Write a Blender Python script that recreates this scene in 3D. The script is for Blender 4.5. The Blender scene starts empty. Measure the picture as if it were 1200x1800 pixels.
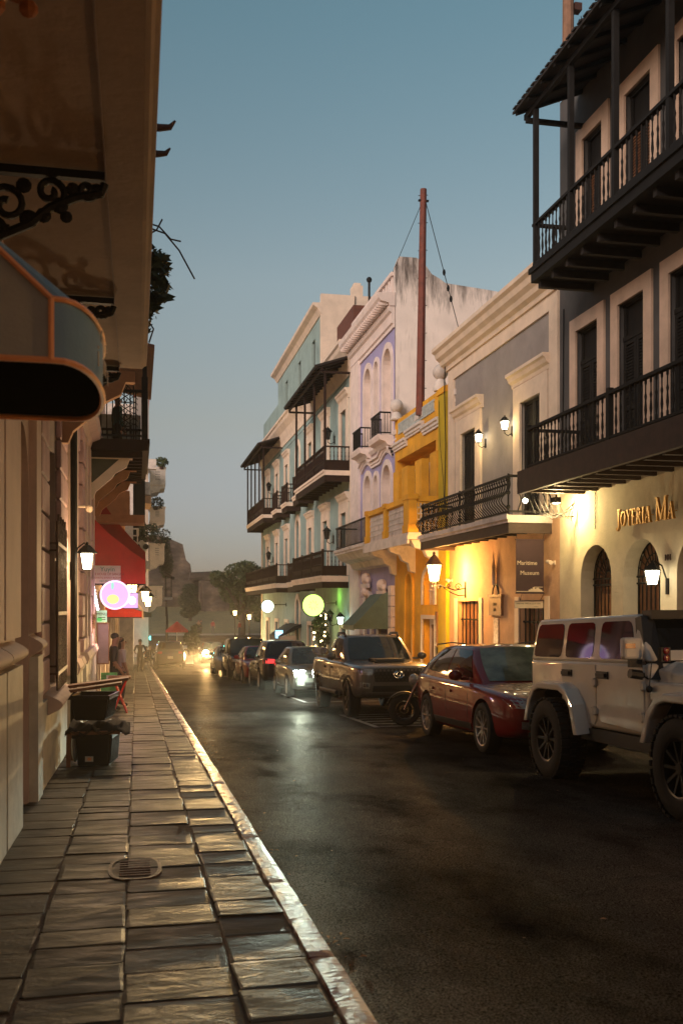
import bpy, bmesh, math, random
from mathutils import Vector, Matrix
from mathutils.bvhtree import BVHTree
R = random.Random(7)
scene = bpy.context.scene
COL = scene.collection
# ------------------------------------------------------------------ camera, sky, afterglow, exposure
F_PX, HZ, CZ = 1740.0, 1066.0, 1.5
ANG = math.atan(360 / F_PX)
CA, SA = math.cos(ANG), math.sin(ANG)
cam = bpy.data.cameras.new("camera"); camo = bpy.data.objects.new("camera", cam); COL.objects.link(camo)
camo.location = (0, 0, CZ); camo.rotation_euler = (math.radians(90), 0, -ANG)
cam.sensor_fit = 'HORIZONTAL'; cam.sensor_width = 24.0; cam.lens = 24.0 * F_PX / 1200
cam.shift_y = (HZ - 900) / 1200.0
cam.clip_start = 0.05; cam.clip_end = 3000
cam.dof.use_dof = True; cam.dof.focus_distance = 21.0; cam.dof.aperture_fstop = 3.6
scene.camera = camo
world = bpy.data.worlds.new("World"); scene.world = world; world.use_nodes = True
wn = world.node_tree.nodes; wl = world.node_tree.links
bg = wn["Background"]
SUN_AZ, SUN_EL = math.radians(228), math.radians(6.0)       # compass bearing the afterglow comes from (0 = +Y, clockwise)
sky = wn.new("ShaderNodeTexSky"); sky.sky_type = 'NISHITA'; sky.sun_disc = False
sky.sun_elevation = math.radians(6.0); sky.sun_rotation = SUN_AZ
sky.air_density = 1.0; sky.dust_density = 0.3; sky.ozone_density = 1.0
# the low belt of the dusk sky is dimmer and greyer than the model's: a tint by elevation, the same all the way round
tc = wn.new("ShaderNodeTexCoord"); sx = wn.new("ShaderNodeSeparateXYZ"); ramp = wn.new("ShaderNodeValToRGB")
wl.new(tc.outputs['Generated'], sx.inputs[0]); wl.new(sx.outputs[2], ramp.inputs[0])
el_ = ramp.color_ramp.elements
el_[0].position = 0.0; el_[0].color = (.36, .42, 1.1, 1)
el_[1].position = 0.515; el_[1].color = (.92, 1.06, .98, 1)
for p_, c_ in ((.03, (.46, .47, .94, 1)), (.066, (.56, .54, .86, 1)), (.179, (.95, .76, .75, 1)), (.31, (1.18, 1.02, .93, 1))):
    e_ = el_.new(p_); e_.color = c_
tint = wn.new("ShaderNodeMix"); tint.data_type = 'RGBA'; tint.blend_type = 'MULTIPLY'; tint.inputs[0].default_value = 1.0
wl.new(sky.outputs[0], tint.inputs[6]); wl.new(ramp.outputs[0], tint.inputs[7])
wl.new(tint.outputs[2], bg.inputs[0]); bg.inputs[1].default_value = 0.16
sun = bpy.data.lights.new("sun", 'SUN'); suno = bpy.data.objects.new("sun", sun); COL.objects.link(suno)
sun.energy = 3.0; sun.angle = math.radians(40); sun.color = (1.0, 0.78, 0.66)
SEL = math.radians(21)
sd = Vector((math.sin(SUN_AZ) * math.cos(SEL), math.cos(SUN_AZ) * math.cos(SEL), math.sin(SEL)))
suno.rotation_euler = sd.to_track_quat('Z', 'Y').to_euler()
vs = scene.view_settings
scene.display_settings.display_device = 'sRGB'
vs.view_transform = 'Standard'; vs.look = 'None'; vs.exposure = 0.0; vs.gamma = 1.0; vs.use_curve_mapping = False
scene.render.engine = 'CYCLES'
cy = scene.cycles
cy.use_denoising = True; cy.use_adaptive_sampling = True; cy.adaptive_threshold = 0.01
cy.max_bounces = 6; cy.diffuse_bounces = 3; cy.glossy_bounces = 4; cy.transmission_bounces = 6; cy.transparent_max_bounces = 12
cy.sample_clamp_indirect = 4.0; cy.sample_clamp_direct = 0.0; cy.caustics_reflective = False; cy.caustics_refractive = False
cy.blur_glossy = 0.5
# ------------------------------------------------------------------ survey helpers (photo column u -> distance along the street at a given plane)
def YU(u, x):
    t = (u - 600) / F_PX
    return x * (CA - t * SA) / (SA + t * CA)
def XU(u, y):
    t = (u - 600) / F_PX
    return y * (SA + t * CA) / (CA - t * SA)
def ZV(v, x, y):
    return CZ + (HZ - v) * (x * SA + y * CA) / F_PX
def gz(y):                                   # height of the pavement along the sloping street
    if y < 60: return -0.037 * y
    if y < 95: return -2.22 - 0.018 * (y - 60)
    if y < 120: return -2.85 + 0.045 * (y - 95)
    return -1.72
# ------------------------------------------------------------------ mesh + object helpers
ORG = {}
class M:
    def __init__(s): s.v = []; s.f = []
    def add(s, vs, fs):
        n = len(s.v); s.v += [tuple(p) for p in vs]; s.f += [tuple(i + n for i in f) for f in fs]; return s
    def box(s, x0, x1, y0, y1, z0, z1):
        if x0 > x1: x0, x1 = x1, x0
        if y0 > y1: y0, y1 = y1, y0
        if z0 > z1: z0, z1 = z1, z0
        return s.add([(x0,y0,z0),(x1,y0,z0),(x1,y1,z0),(x0,y1,z0),(x0,y0,z1),(x1,y0,z1),(x1,y1,z1),(x0,y1,z1)],
                     [(0,3,2,1),(4,5,6,7),(0,1,5,4),(1,2,6,5),(2,3,7,6),(3,0,4,7)])
    def obox(s, c, ax, ay, az):                 # oriented box from centre and half axes
        c, ax, ay, az = map(Vector, (c, ax, ay, az))
        vs = [c + i*ax + j*ay + k*az for k in (-1,1) for (i,j) in ((-1,-1),(1,-1),(1,1),(-1,1))]
        return s.add(vs, [(0,3,2,1),(4,5,6,7),(0,1,5,4),(1,2,6,5),(2,3,7,6),(3,0,4,7)])
    def quad(s, *p): return s.add(p, [tuple(range(len(p)))])
    def prism(s, poly, axis, a, b):             # polygon in the other two axes, extruded from a to b
        def P(q, h):
            return {'x': (h, q[0], q[1]), 'y': (q[0], h, q[1]), 'z': (q[0], q[1], h)}[axis]
        n = len(poly); vs = [P(q, a) for q in poly] + [P(q, b) for q in poly]
        fs = [tuple(range(n)), tuple(range(2*n-1, n-1, -1))] + [(i, n+i, n+(i+1)%n, (i+1)%n) for i in range(n)]
        return s.add(vs, fs)
    def tube(s, pts, r, n=6, cap=True):
        pts = [Vector(p) for p in pts]; rs = r if isinstance(r, (list, tuple)) else [r]*len(pts)
        vs, fs = [], []; prev = None
        for i, p in enumerate(pts):
            d = (pts[min(i+1, len(pts)-1)] - pts[max(i-1, 0)])
            if d.length < 1e-9: d = Vector((0,0,1))
            d.normalize()
            if prev is None:
                a = Vector((0,0,1)) if abs(d.z) < .9 else Vector((1,0,0))
                a = (a - d*a.dot(d)).normalized()
            else:
                a = prev - d*prev.dot(d)
                a = a.normalized() if a.length > 1e-6 else d.orthogonal().normalized()
            prev = a; b = d.cross(a)
            for k in range(n):
                t = 2*math.pi*(k+.5)/n
                vs.append(p + (a*math.cos(t) + b*math.sin(t))*rs[i])
        for i in range(len(pts)-1):
            for k in range(n):
                fs.append((i*n+k, i*n+(k+1)%n, (i+1)*n+(k+1)%n, (i+1)*n+k))
        if cap:
            fs.append(tuple(range(n-1, -1, -1))); fs.append(tuple((len(pts)-1)*n+k for k in range(n)))
        return s.add(vs, fs)
    def lathe(s, prof, c=(0,0,0), n=12, axis='z', cap=True):
        vs, fs = [], []
        for (r, h) in prof:
            for k in range(n):
                t = 2*math.pi*k/n; x, y = r*math.cos(t), r*math.sin(t)
                q = {'z': (x, y, h), 'x': (h, x, y), 'y': (x, h, y)}[axis]
                vs.append((c[0]+q[0], c[1]+q[1], c[2]+q[2]))
        m = len(prof)
        for i in range(m-1):
            for k in range(n): fs.append((i*n+k, i*n+(k+1)%n, (i+1)*n+(k+1)%n, (i+1)*n+k))
        if cap and prof[0][0] > 1e-5: fs.append(tuple(range(n-1, -1, -1)))
        if cap and prof[-1][0] > 1e-5: fs.append(tuple((m-1)*n+k for k in range(n)))
        return s.add(vs, fs)
    def ball(s, c, r, n=10, m=6, sq=(1,1,1)):
        vs, fs = [], []
        for i in range(m+1):
            a = math.pi*i/m
            for k in range(n):
                t = 2*math.pi*k/n
                vs.append((c[0]+r*sq[0]*math.sin(a)*math.cos(t), c[1]+r*sq[1]*math.sin(a)*math.sin(t), c[2]+r*sq[2]*math.cos(a)))
        for i in range(m):
            for k in range(n): fs.append((i*n+k, (i+1)*n+k, (i+1)*n+(k+1)%n, i*n+(k+1)%n))
        return s.add(vs, fs)
    def grid(s, rows):                          # rows of equal length of points
        n = len(rows[0]); vs = [p for r in rows for p in r]
        return s.add(vs, [(i*n+j, i*n+j+1, (i+1)*n+j+1, (i+1)*n+j) for i in range(len(rows)-1) for j in range(n-1)])
    def mesh(s, name, mat, org=(0,0,0), smooth=False, fix=True):
        me = bpy.data.meshes.new(name)
        o = Vector(org)
        me.from_pydata([tuple(Vector(p) - o) for p in s.v], [], s.f)
        if fix:
            bm = bmesh.new(); bm.from_mesh(me)
            bmesh.ops.remove_doubles(bm, verts=bm.verts, dist=1e-5)
            bmesh.ops.recalc_face_normals(bm, faces=bm.faces)
            bm.to_mesh(me); bm.free()
        if smooth:
            for p in me.polygons: p.use_smooth = True
            if smooth != 'all': me.set_sharp_from_angle(angle=math.radians(40))
        if mat: me.materials.append(mat)
        return me
    def build(s, name, mat, parent=None, label=None, smooth=False, bevel=0, kind=None, cat=None, group=None, seg=2):
        org = ORG[parent.name] if parent else Vector((0,0,0))
        me = s.mesh(name, mat, org, smooth)
        if bevel: bevel_mesh(me, bevel, seg)
        return link(name, me, parent, label, kind, cat, group)
def bevel_mesh(me, w, seg=2):
    bm = bmesh.new(); bm.from_mesh(me)
    ed = [e for e in bm.edges if len(e.link_faces) == 2 and e.calc_face_angle(0) > .5]
    bmesh.ops.bevel(bm, geom=ed, offset=w, segments=seg, affect='EDGES', profile=.5, clamp_overlap=True)
    bm.to_mesh(me); bm.free()
def link(name, me, parent=None, label=None, kind=None, cat=None, group=None, loc=None):
    o = bpy.data.objects.new(name, me); COL.objects.link(o)
    if parent:
        o.parent = parent; ORG[o.name] = ORG[parent.name]
        if loc is not None: o.location = Vector(loc) - ORG[parent.name]
    else:
        ORG[o.name] = Vector((0,0,0))
        if loc is not None: o.location = loc
    if label: o['label'] = label
    if kind: o['kind'] = kind
    if cat: o['category'] = cat
    if group: o['group'] = group
    return o
def thing(name, label, cat, loc=(0,0,0), group=None, rot=None):   # rot given: parts are built in local coordinates
    o = bpy.data.objects.new(name, None); COL.objects.link(o); o.empty_display_size = .2
    o.location = loc; o['label'] = label; o['category'] = cat
    if group: o['group'] = group
    if rot is not None:
        o.rotation_euler = rot if isinstance(rot, tuple) else (0,0,rot); ORG[o.name] = Vector((0,0,0))
    else: ORG[o.name] = Vector(loc)
    return o
def copy_tree(o, parent=None):
    c = o.copy(); COL.objects.link(c); ORG[c.name] = ORG[o.name]
    if parent: c.parent = parent
    for ch in list(o.children): copy_tree(ch, c)
    return c
# ------------------------------------------------------------------ materials
def mat(name, col, rough=.8, var=.25, scale=3.0, bump=.0, bscale=40.0, metal=0.0, stain=0.0, stain_col=None, spec=.5, emis=None, estr=0.0, coat=0.0, rnd=0.0, streak=0.0, trans=0.0):
    m = bpy.data.materials.new(name); m.use_nodes = True
    n, l = m.node_tree.nodes, m.node_tree.links
    b = n["Principled BSDF"]; b.inputs['Roughness'].default_value = rough; b.inputs['Metallic'].default_value = metal
    b.inputs['Specular IOR Level'].default_value = spec
    b.inputs['Base Color'].default_value = (*col, 1)
    if coat: b.inputs['Coat Weight'].default_value = coat; b.inputs['Coat Roughness'].default_value = .06
    if trans: b.inputs['Transmission Weight'].default_value = trans
    if emis: b.inputs['Emission Color'].default_value = (*emis, 1); b.inputs['Emission Strength'].default_value = estr
    geo = n.new("ShaderNodeNewGeometry"); pos = geo.outputs['Position']
    out = None
    if var > 0:
        t = n.new("ShaderNodeTexNoise"); t.inputs['Scale'].default_value = scale; t.inputs['Detail'].default_value = 6; t.inputs['Roughness'].default_value = .6
        l.new(pos, t.inputs['Vector'])
        mr = n.new("ShaderNodeMapRange"); mr.inputs[1].default_value = .3; mr.inputs[2].default_value = .7
        mr.inputs[3].default_value = 1 - var; mr.inputs[4].default_value = 1 + var*.6; l.new(t.outputs[0], mr.inputs[0])
        mx = n.new("ShaderNodeMix"); mx.data_type = 'RGBA'; mx.blend_type = 'MULTIPLY'; mx.inputs[0].default_value = 1; mx.inputs[6].default_value = (*col, 1)
        l.new(mr.outputs[0], mx.inputs[7]); out = mx.outputs[2]
    if rnd:
        oi = n.new("ShaderNodeObjectInfo"); mr = n.new("ShaderNodeMapRange"); mr.inputs[3].default_value = 1 - rnd; mr.inputs[4].default_value = 1 + rnd
        l.new(oi.outputs['Random'], mr.inputs[0]); mx = n.new("ShaderNodeMix"); mx.data_type = 'RGBA'; mx.blend_type = 'MULTIPLY'; mx.inputs[0].default_value = 1
        if out: l.new(out, mx.inputs[6])
        else: mx.inputs[6].default_value = (*col, 1)
        l.new(mr.outputs[0], mx.inputs[7]); out = mx.outputs[2]
    if stain > 0:
        t = n.new("ShaderNodeTexNoise"); t.inputs['Scale'].default_value = 1.3 if not streak else 2.0; t.inputs['Detail'].default_value = 8; t.inputs['Roughness'].default_value = .7
        if streak:
            mp = n.new("ShaderNodeMapping"); mp.inputs['Scale'].default_value = (3, 3, streak); l.new(pos, mp.inputs[0]); l.new(mp.outputs[0], t.inputs['Vector'])
        else: l.new(pos, t.inputs['Vector'])
        cr = n.new("ShaderNodeMapRange"); cr.inputs[1].default_value = .53; cr.inputs[2].default_value = .72; cr.inputs[3].default_value = 0; cr.inputs[4].default_value = stain
        l.new(t.outputs[0], cr.inputs[0])
        mx = n.new("ShaderNodeMix"); mx.data_type = 'RGBA'; l.new(cr.outputs[0], mx.inputs[0])
        if out: l.new(out, mx.inputs[6])
        else: mx.inputs[6].default_value = (*col, 1)
        sc = stain_col or tuple(c*.35 for c in col); mx.inputs[7].default_value = (*sc, 1); out = mx.outputs[2]
    if out: l.new(out, b.inputs['Base Color'])
    if bump:
        t = n.new("ShaderNodeTexNoise"); t.inputs['Scale'].default_value = bscale; t.inputs['Detail'].default_value = 5; l.new(pos, t.inputs['Vector'])
        bp = n.new("ShaderNodeBump"); bp.inputs['Strength'].default_value = bump; bp.inputs['Distance'].default_value = .02
        l.new(t.outputs[0], bp.inputs['Height']); l.new(bp.outputs[0], b.inputs['Normal'])
    return m
def glow(name, col, strength):
    m = bpy.data.materials.new(name); m.use_nodes = True
    n, l = m.node_tree.nodes, m.node_tree.links; b = n["Principled BSDF"]
    b.inputs['Base Color'].default_value = (*[.05*c for c in col], 1); b.inputs['Roughness'].default_value = .4
    b.inputs['Emission Color'].default_value = (*col, 1); b.inputs['Emission Strength'].default_value = strength
    return m
def lamp(parent, loc, watts, col, radius=.06, kind='POINT', target=None, size=60, blend=.4, name='lamp'):
    L = bpy.data.lights.new(name, kind); L.energy = watts; L.color = col; L.shadow_soft_size = radius
    o = bpy.data.objects.new(name, L); COL.objects.link(o)
    if parent: o.parent = parent; o.location = Vector(loc) - ORG[parent.name]
    else: o.location = loc
    if kind == 'SPOT':
        L.spot_size = math.radians(size); L.spot_blend = blend
        o.rotation_euler = (Vector(target) - Vector(loc)).to_track_quat('-Z', 'Y').to_euler()
    return o
BF = None
def text_mesh(txt, size, depth=.004, align='CENTER'):
    c = bpy.data.curves.new("lettering", 'FONT'); c.body = txt; c.size = size; c.extrude = depth; c.align_x = align; c.resolution_u = 3
    o = bpy.data.objects.new("lettering", c); COL.objects.link(o)
    dg = bpy.context.evaluated_depsgraph_get()
    me = bpy.data.meshes.new_from_object(o.evaluated_get(dg)); bpy.data.objects.remove(o); bpy.data.curves.remove(c)
    return me
def text(parent, txt, size, loc, xdir, mt, depth=.004, align='CENTER', sx=1.0, up=(0,0,1)):
    me = text_mesh(txt, size, depth, align); me.materials.clear(); me.materials.append(mt)
    X = Vector(xdir).normalized(); Z = Vector(up).normalized(); N = X.cross(Z)
    mw = Matrix((X*sx, Z, N)).transposed().to_4x4()
    me.transform(mw); me.transform(Matrix.Translation(Vector(loc) - (ORG[parent.name] if parent else Vector((0,0,0)))))
    return link("lettering", me, parent)
# ------------------------------------------------------------------ shared materials
def asphalt():
    m = bpy.data.materials.new("asphalt"); m.use_nodes = True
    n, l = m.node_tree.nodes, m.node_tree.links; b = n["Principled BSDF"]; b.inputs['Specular IOR Level'].default_value = .012
    pos = n.new("ShaderNodeNewGeometry").outputs['Position']
    def noise(sc, det=6, rough=.6, mp=None):
        t = n.new("ShaderNodeTexNoise"); t.inputs['Scale'].default_value = sc; t.inputs['Detail'].default_value = det; t.inputs['Roughness'].default_value = rough
        if mp:
            q = n.new("ShaderNodeMapping"); q.inputs['Scale'].default_value = mp; l.new(pos, q.inputs[0]); l.new(q.outputs[0], t.inputs['Vector'])
        else: l.new(pos, t.inputs['Vector'])
        return t.outputs[0]
    def rng(x, a, c, lo, hi):
        r = n.new("ShaderNodeMapRange"); r.inputs[1].default_value = a; r.inputs[2].default_value = c; r.inputs[3].default_value = lo; r.inputs[4].default_value = hi; l.new(x, r.inputs[0]); return r.outputs[0]
    big = noise(.55, 5, .55, (1.0, .45, 1)); fine = noise(90, 3)
    cr = n.new("ShaderNodeValToRGB"); cr.color_ramp.elements[0].position = .34; cr.color_ramp.elements[1].position = .72
    cr.color_ramp.elements[0].color = (.006, .0038, .0028, 1); cr.color_ramp.elements[1].color = (.022, .0145, .0105, 1); l.new(big, cr.inputs[0])
    mx = n.new("ShaderNodeMix"); mx.data_type = 'RGBA'; mx.blend_type = 'MULTIPLY'; mx.inputs[0].default_value = 1
    l.new(cr.outputs[0], mx.inputs[6]); l.new(rng(fine, .32, .68, .25, 2.1), mx.inputs[7])
    spots = noise(1.5, 5, .6, (1, .55, 1)); sp = rng(spots, .60, .76, 0, .7)
    m2 = n.new("ShaderNodeMix"); m2.data_type = 'RGBA'; l.new(sp, m2.inputs[0]); l.new(mx.outputs[2], m2.inputs[6]); m2.inputs[7].default_value = (.006, .005, .004, 1)
    vo = n.new("ShaderNodeTexVoronoi"); vo.feature = 'DISTANCE_TO_EDGE'; vo.inputs['Scale'].default_value = .34
    wv = n.new("ShaderNodeTexNoise"); wv.inputs['Scale'].default_value = 1.6; wv.inputs['Detail'].default_value = 6; l.new(pos, wv.inputs['Vector'])
    mw_ = n.new("ShaderNodeVectorMath"); mw_.operation = 'MULTIPLY_ADD'; l.new(wv.outputs['Color'], mw_.inputs[0]); mw_.inputs[1].default_value = (1.2, 1.2, 0); l.new(pos, mw_.inputs[2]); l.new(mw_.outputs[0], vo.inputs['Vector'])
    ck = rng(vo.outputs['Distance'], .0, .012, .75, 0)
    m3 = n.new("ShaderNodeMix"); m3.data_type = 'RGBA'; l.new(ck, m3.inputs[0]); l.new(m2.outputs[2], m3.inputs[6]); m3.inputs[7].default_value = (.003, .003, .003, 1)
    ro = n.new("ShaderNodeMath"); ro.operation = 'ADD'; l.new(rng(big, .35, .7, .40, .52), ro.inputs[0]); l.new(rng(spots, .62, .70, 0, .25), ro.inputs[1])
    b1 = n.new("ShaderNodeBump"); b1.inputs['Strength'].default_value = 1.0; b1.inputs['Distance'].default_value = .03; l.new(noise(75, 3), b1.inputs['Height'])
    b2 = n.new("ShaderNodeBump"); b2.inputs['Strength'].default_value = .6; b2.inputs['Distance'].default_value = .05; l.new(noise(2.2, 5), b2.inputs['Height']); l.new(b1.outputs[0], b2.inputs['Normal'])
    df = n.new("ShaderNodeBsdfDiffuse"); gs = n.new("ShaderNodeBsdfGlossy"); ms = n.new("ShaderNodeMixShader")
    l.new(m3.outputs[2], df.inputs[0]); l.new(b2.outputs[0], df.inputs['Normal']); l.new(b2.outputs[0], gs.inputs['Normal'])
    l.new(ro.outputs[0], gs.inputs['Roughness']); gs.inputs[0].default_value = (1, .93, .84, 1)
    fm = n.new("ShaderNodeMath"); fm.operation = 'MULTIPLY'; l.new(rng(big, .3, .7, .010, .058), fm.inputs[0]); l.new(rng(fine, .38, .64, .25, 2.1), fm.inputs[1])
    sm = n.new('ShaderNodeMath'); sm.operation = 'MULTIPLY'; l.new(fm.outputs[0], sm.inputs[0]); l.new(rng(spots, .48, .72, 1.15, .3), sm.inputs[1])
    l.new(sm.outputs[0], ms.inputs[0]); l.new(df.outputs[0], ms.inputs[1]); l.new(gs.outputs[0], ms.inputs[2]); l.new(ms.outputs[0], n["Material Output"].inputs[0]); n.remove(b)
    return m
def slate():
    m = bpy.data.materials.new("slate_paving"); m.use_nodes = True
    n, l = m.node_tree.nodes, m.node_tree.links; b = n["Principled BSDF"]; b.inputs["Specular IOR Level"].default_value = .13
    geo = n.new("ShaderNodeNewGeometry"); pos = geo.outputs['Position']; oi = n.new("ShaderNodeObjectInfo")
    ad = n.new("ShaderNodeVectorMath"); l.new(pos, ad.inputs[0])
    sc = n.new("ShaderNodeVectorMath"); sc.operation = 'SCALE'; l.new(oi.outputs['Location'], sc.inputs[0]); sc.inputs['Scale'].default_value = 7.0; l.new(sc.outputs[0], ad.inputs[1])
    def noise(s, det, mp, dist=0):
        q = n.new("ShaderNodeMapping"); q.inputs['Scale'].default_value = mp; l.new(ad.outputs[0], q.inputs[0])
        t = n.new("ShaderNodeTexNoise"); t.inputs['Scale'].default_value = s; t.inputs['Detail'].default_value = det; t.inputs['Roughness'].default_value = .6; t.inputs['Distortion'].default_value = dist; l.new(q.outputs[0], t.inputs['Vector']); return t.outputs[0]
    def rng(x, a, c, lo, hi):
        r = n.new("ShaderNodeMapRange"); r.inputs[1].default_value = a; r.inputs[2].default_value = c; r.inputs[3].default_value = lo; r.inputs[4].default_value = hi; l.new(x, r.inputs[0]); return r.outputs[0]
    lay = noise(3.6, 9, (.8, 3.2, 1), .6)
    cr = n.new("ShaderNodeValToRGB"); e = cr.color_ramp.elements
    e[0].position = .28; e[0].color = (.014, .010, .006, 1); e[1].position = .72; e[1].color = (.085, .074, .050, 1)
    x = e.new(.5); x.color = (.040, .034, .022, 1); l.new(lay, cr.inputs[0])
    mx = n.new("ShaderNodeMix"); mx.data_type = 'RGBA'; mx.blend_type = 'MULTIPLY'; mx.inputs[0].default_value = 1; l.new(cr.outputs[0], mx.inputs[6])
    l.new(rng(oi.outputs['Random'], 0, 1, .45, 1.45), mx.inputs[7]); l.new(mx.outputs[2], b.inputs['Base Color'])
    l.new(rng(lay, .3, .7, .36, .72), b.inputs['Roughness'])
    st = n.new("ShaderNodeValToRGB"); st.color_ramp.interpolation = 'EASE'; l.new(lay, st.inputs[0])      # flaked ledges
    se = st.color_ramp.elements; se[0].position = .40; se[0].color = (0,0,0,1); se[1].position = .60; se[1].color = (1,1,1,1)
    for p_, v_ in ((.455, .38), (.475, .45), (.53, .55), (.545, .8)): q_ = se.new(p_); q_.color = (v_, v_, v_, 1)
    b1 = n.new("ShaderNodeBump"); b1.inputs['Strength'].default_value = .8; b1.inputs['Distance'].default_value = .008; l.new(noise(7, 11, (.8, 1.5, 1), 1.4), b1.inputs['Height'])
    b2 = n.new("ShaderNodeBump"); b2.inputs['Strength'].default_value = .5; b2.inputs['Distance'].default_value = .003; l.new(noise(60, 6, (.8, 1.5, 1)), b2.inputs['Height']); l.new(b1.outputs[0], b2.inputs['Normal'])
    l.new(b2.outputs[0], b.inputs['Normal'])
    return m
def kerb_mat():
    m = bpy.data.materials.new("worn_kerb_paint"); m.use_nodes = True
    n, l = m.node_tree.nodes, m.node_tree.links; b = n["Principled BSDF"]
    pos = n.new("ShaderNodeNewGeometry").outputs['Position']
    def noise(s, det, mp=(1,1,1)):
        q = n.new("ShaderNodeMapping"); q.inputs['Scale'].default_value = mp; l.new(pos, q.inputs[0])
        t = n.new("ShaderNodeTexNoise"); t.inputs['Scale'].default_value = s; t.inputs['Detail'].default_value = det; l.new(q.outputs[0], t.inputs['Vector']); return t.outputs[0]
    wear = noise(7, 8, (1.0, .45, 1))
    cr = n.new("ShaderNodeValToRGB"); e = cr.color_ramp.elements
    e[0].position = .475; e[0].color = (.16, .030, .008, 1); e[1].position = .535; e[1].color = (.74, .62, .48, 1); x = e.new(.50); x.color = (.40, .19, .09, 1); l.new(wear, cr.inputs[0]); l.new(cr.outputs[0], b.inputs['Base Color'])
    b.inputs['Roughness'].default_value = .42; b.inputs['Specular IOR Level'].default_value = .55
    b1 = n.new("ShaderNodeBump"); b1.inputs['Strength'].default_value = .8; b1.inputs['Distance'].default_value = .012; l.new(noise(26, 6, (.6, 1.5, 1)), b1.inputs['Height']); l.new(b1.outputs[0], b.inputs['Normal'])
    return m
MT = {}
MT['asphalt'] = asphalt(); MT['slate'] = slate(); MT['kerb'] = kerb_mat()
MT['mortar'] = mat("mortar", (.075, .040, .022), .85, .4, 12, .5, 60)
MT['grass'] = mat("grass", (.125, .110, .045), .9, .4, .8, .4, 20)
MT['concrete'] = mat("concrete", (.20, .18, .16), .8, .3, 2, .3, 30)
MT['iron'] = mat("black_iron", (.009, .0085, .0085), .6, .2, 8, spec=.2)
MT['darkwood'] = mat("dark_wood", (.022, .012, .008), .75, .4, 9, .2, 30, spec=.2)
MT['rust'] = mat("rusty_iron", (.065, .022, .012), .6, .5, 20, .4, 40)
MT['glass'] = mat("dark_glass", (.010, .012, .014), .06, 0, spec=.6)
MT['paint_white'] = mat("road_paint", (.22, .21, .19), .6, .45, 7, stain=.95, stain_col=(.05,.045,.04))
# ------------------------------------------------------------------ ground
ys = [-60, -30, -10, 0, 10, 20, 30, 40, 50, 60, 65, 70, 75, 80, 85, 90, 95, 100, 105, 110, 115, 120, 130]
def strip(x0, x1, dz, yy, nx=1):
    return M().grid([[(x0 + (x1-x0)*i/nx, y, gz(y) + dz) for i in range(nx+1)] for y in yy])
strip(-40, 60, -.12, ys, 1).build("road", MT['asphalt'], kind='structure')
M().grid([[(x, y, -1.86 - .02*max(0, y-130)*.0) for x in (-1500, 1500)] for y in (129.9, 2500)]).build("ground", MT['grass'], kind='structure')
# lawn rising to the old fort
rows = []
for y, h in ((120, -1.86), (121, -1.70), (130, -1.1), (142, -.35), (155, .6), (170, 2.2), (200, 6), (260, 8)):
    rows.append([(x, y, h + .35*math.sin(x*.21 + y*.1) * min(1, (y-120)/20) + max(0, (12 - x))*.035*max(0, min(1, (y-120)/30))) for x in range(-60, 71, 5)])
M().grid(rows).build("lawn", MT['grass'], kind='structure', smooth='all')
M().grid([[(-60, 117.5, gz(117.5)-.09), (70, 117.5, gz(117.5)-.09)], [(-60, 120.2, gz(119.9)-.05), (70, 120.2, gz(119.9)-.05)]]).build("footpath", MT['concrete'], kind='structure')
# left pavement: mortar bed, kerb stones, slate slabs
yy = [-50, -6, 0, 10, 20, 30, 40, 50, 60, 66]
sw = M(); sw.grid([[(-1.6, y, gz(y)-.0085), (.80, y, gz(y)-.0085)] for y in yy]); sw.grid([[(.80, y, gz(y)-.0085), (.80, y, gz(y)-.2)] for y in yy])
pav = sw.build("pavement", MT['mortar'], kind='structure')
cols = [-1.03, -.50, -.06, .43, .795]
def stone_mesh(w, l, seed):
    r = random.Random(seed); g = .006; m = M(); nx, ny = 3, 3
    c_ = .012; xs = [-w/2+g, -w/2+g+c_, w/2-g-c_, w/2-g]; yl = [-l/2+g, -l/2+g+c_, l/2-g-c_, l/2-g]
    top = [[(x + r.uniform(-.011, .011), y + r.uniform(-.011, .011), r.uniform(-.0018, .0018) - (.0038 if i in (0, 3) or j in (0, 3) else 0)) for i, x in enumerate(xs)] for j, y in enumerate(yl)]
    m.grid(top)
    ring = [top[0][i] for i in range(4)] + [top[j][3] for j in range(1, 4)] + [top[3][i] for i in (2, 1, 0)] + [top[j][0] for j in (2, 1)]
    low = [(p[0]*1.012, p[1]*1.015, -.05) for p in ring]; k = len(ring)
    m.add(ring + low, [(i, (i+1) % k, k+(i+1) % k, k+i) for i in range(k)])
    return m.mesh("paving_stone", MT['slate'])
var = {c: [stone_mesh(cols[c+1]-cols[c], .345, 31*c+s) for s in range(7)] for c in range(4)}
stones_far = M(); count = 0
rr = random.Random(3)
y = 3.1; rowi = 0
far_rows = []
cell = []
for c in range(4):
    y = 3.0 + rr.uniform(0, .3)
    while y < 65.6:
        l = rr.choice((.30, .34, .36, .38, .44)); cell.append((y + l/2, c, l)); y += l
cell.sort()
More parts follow.
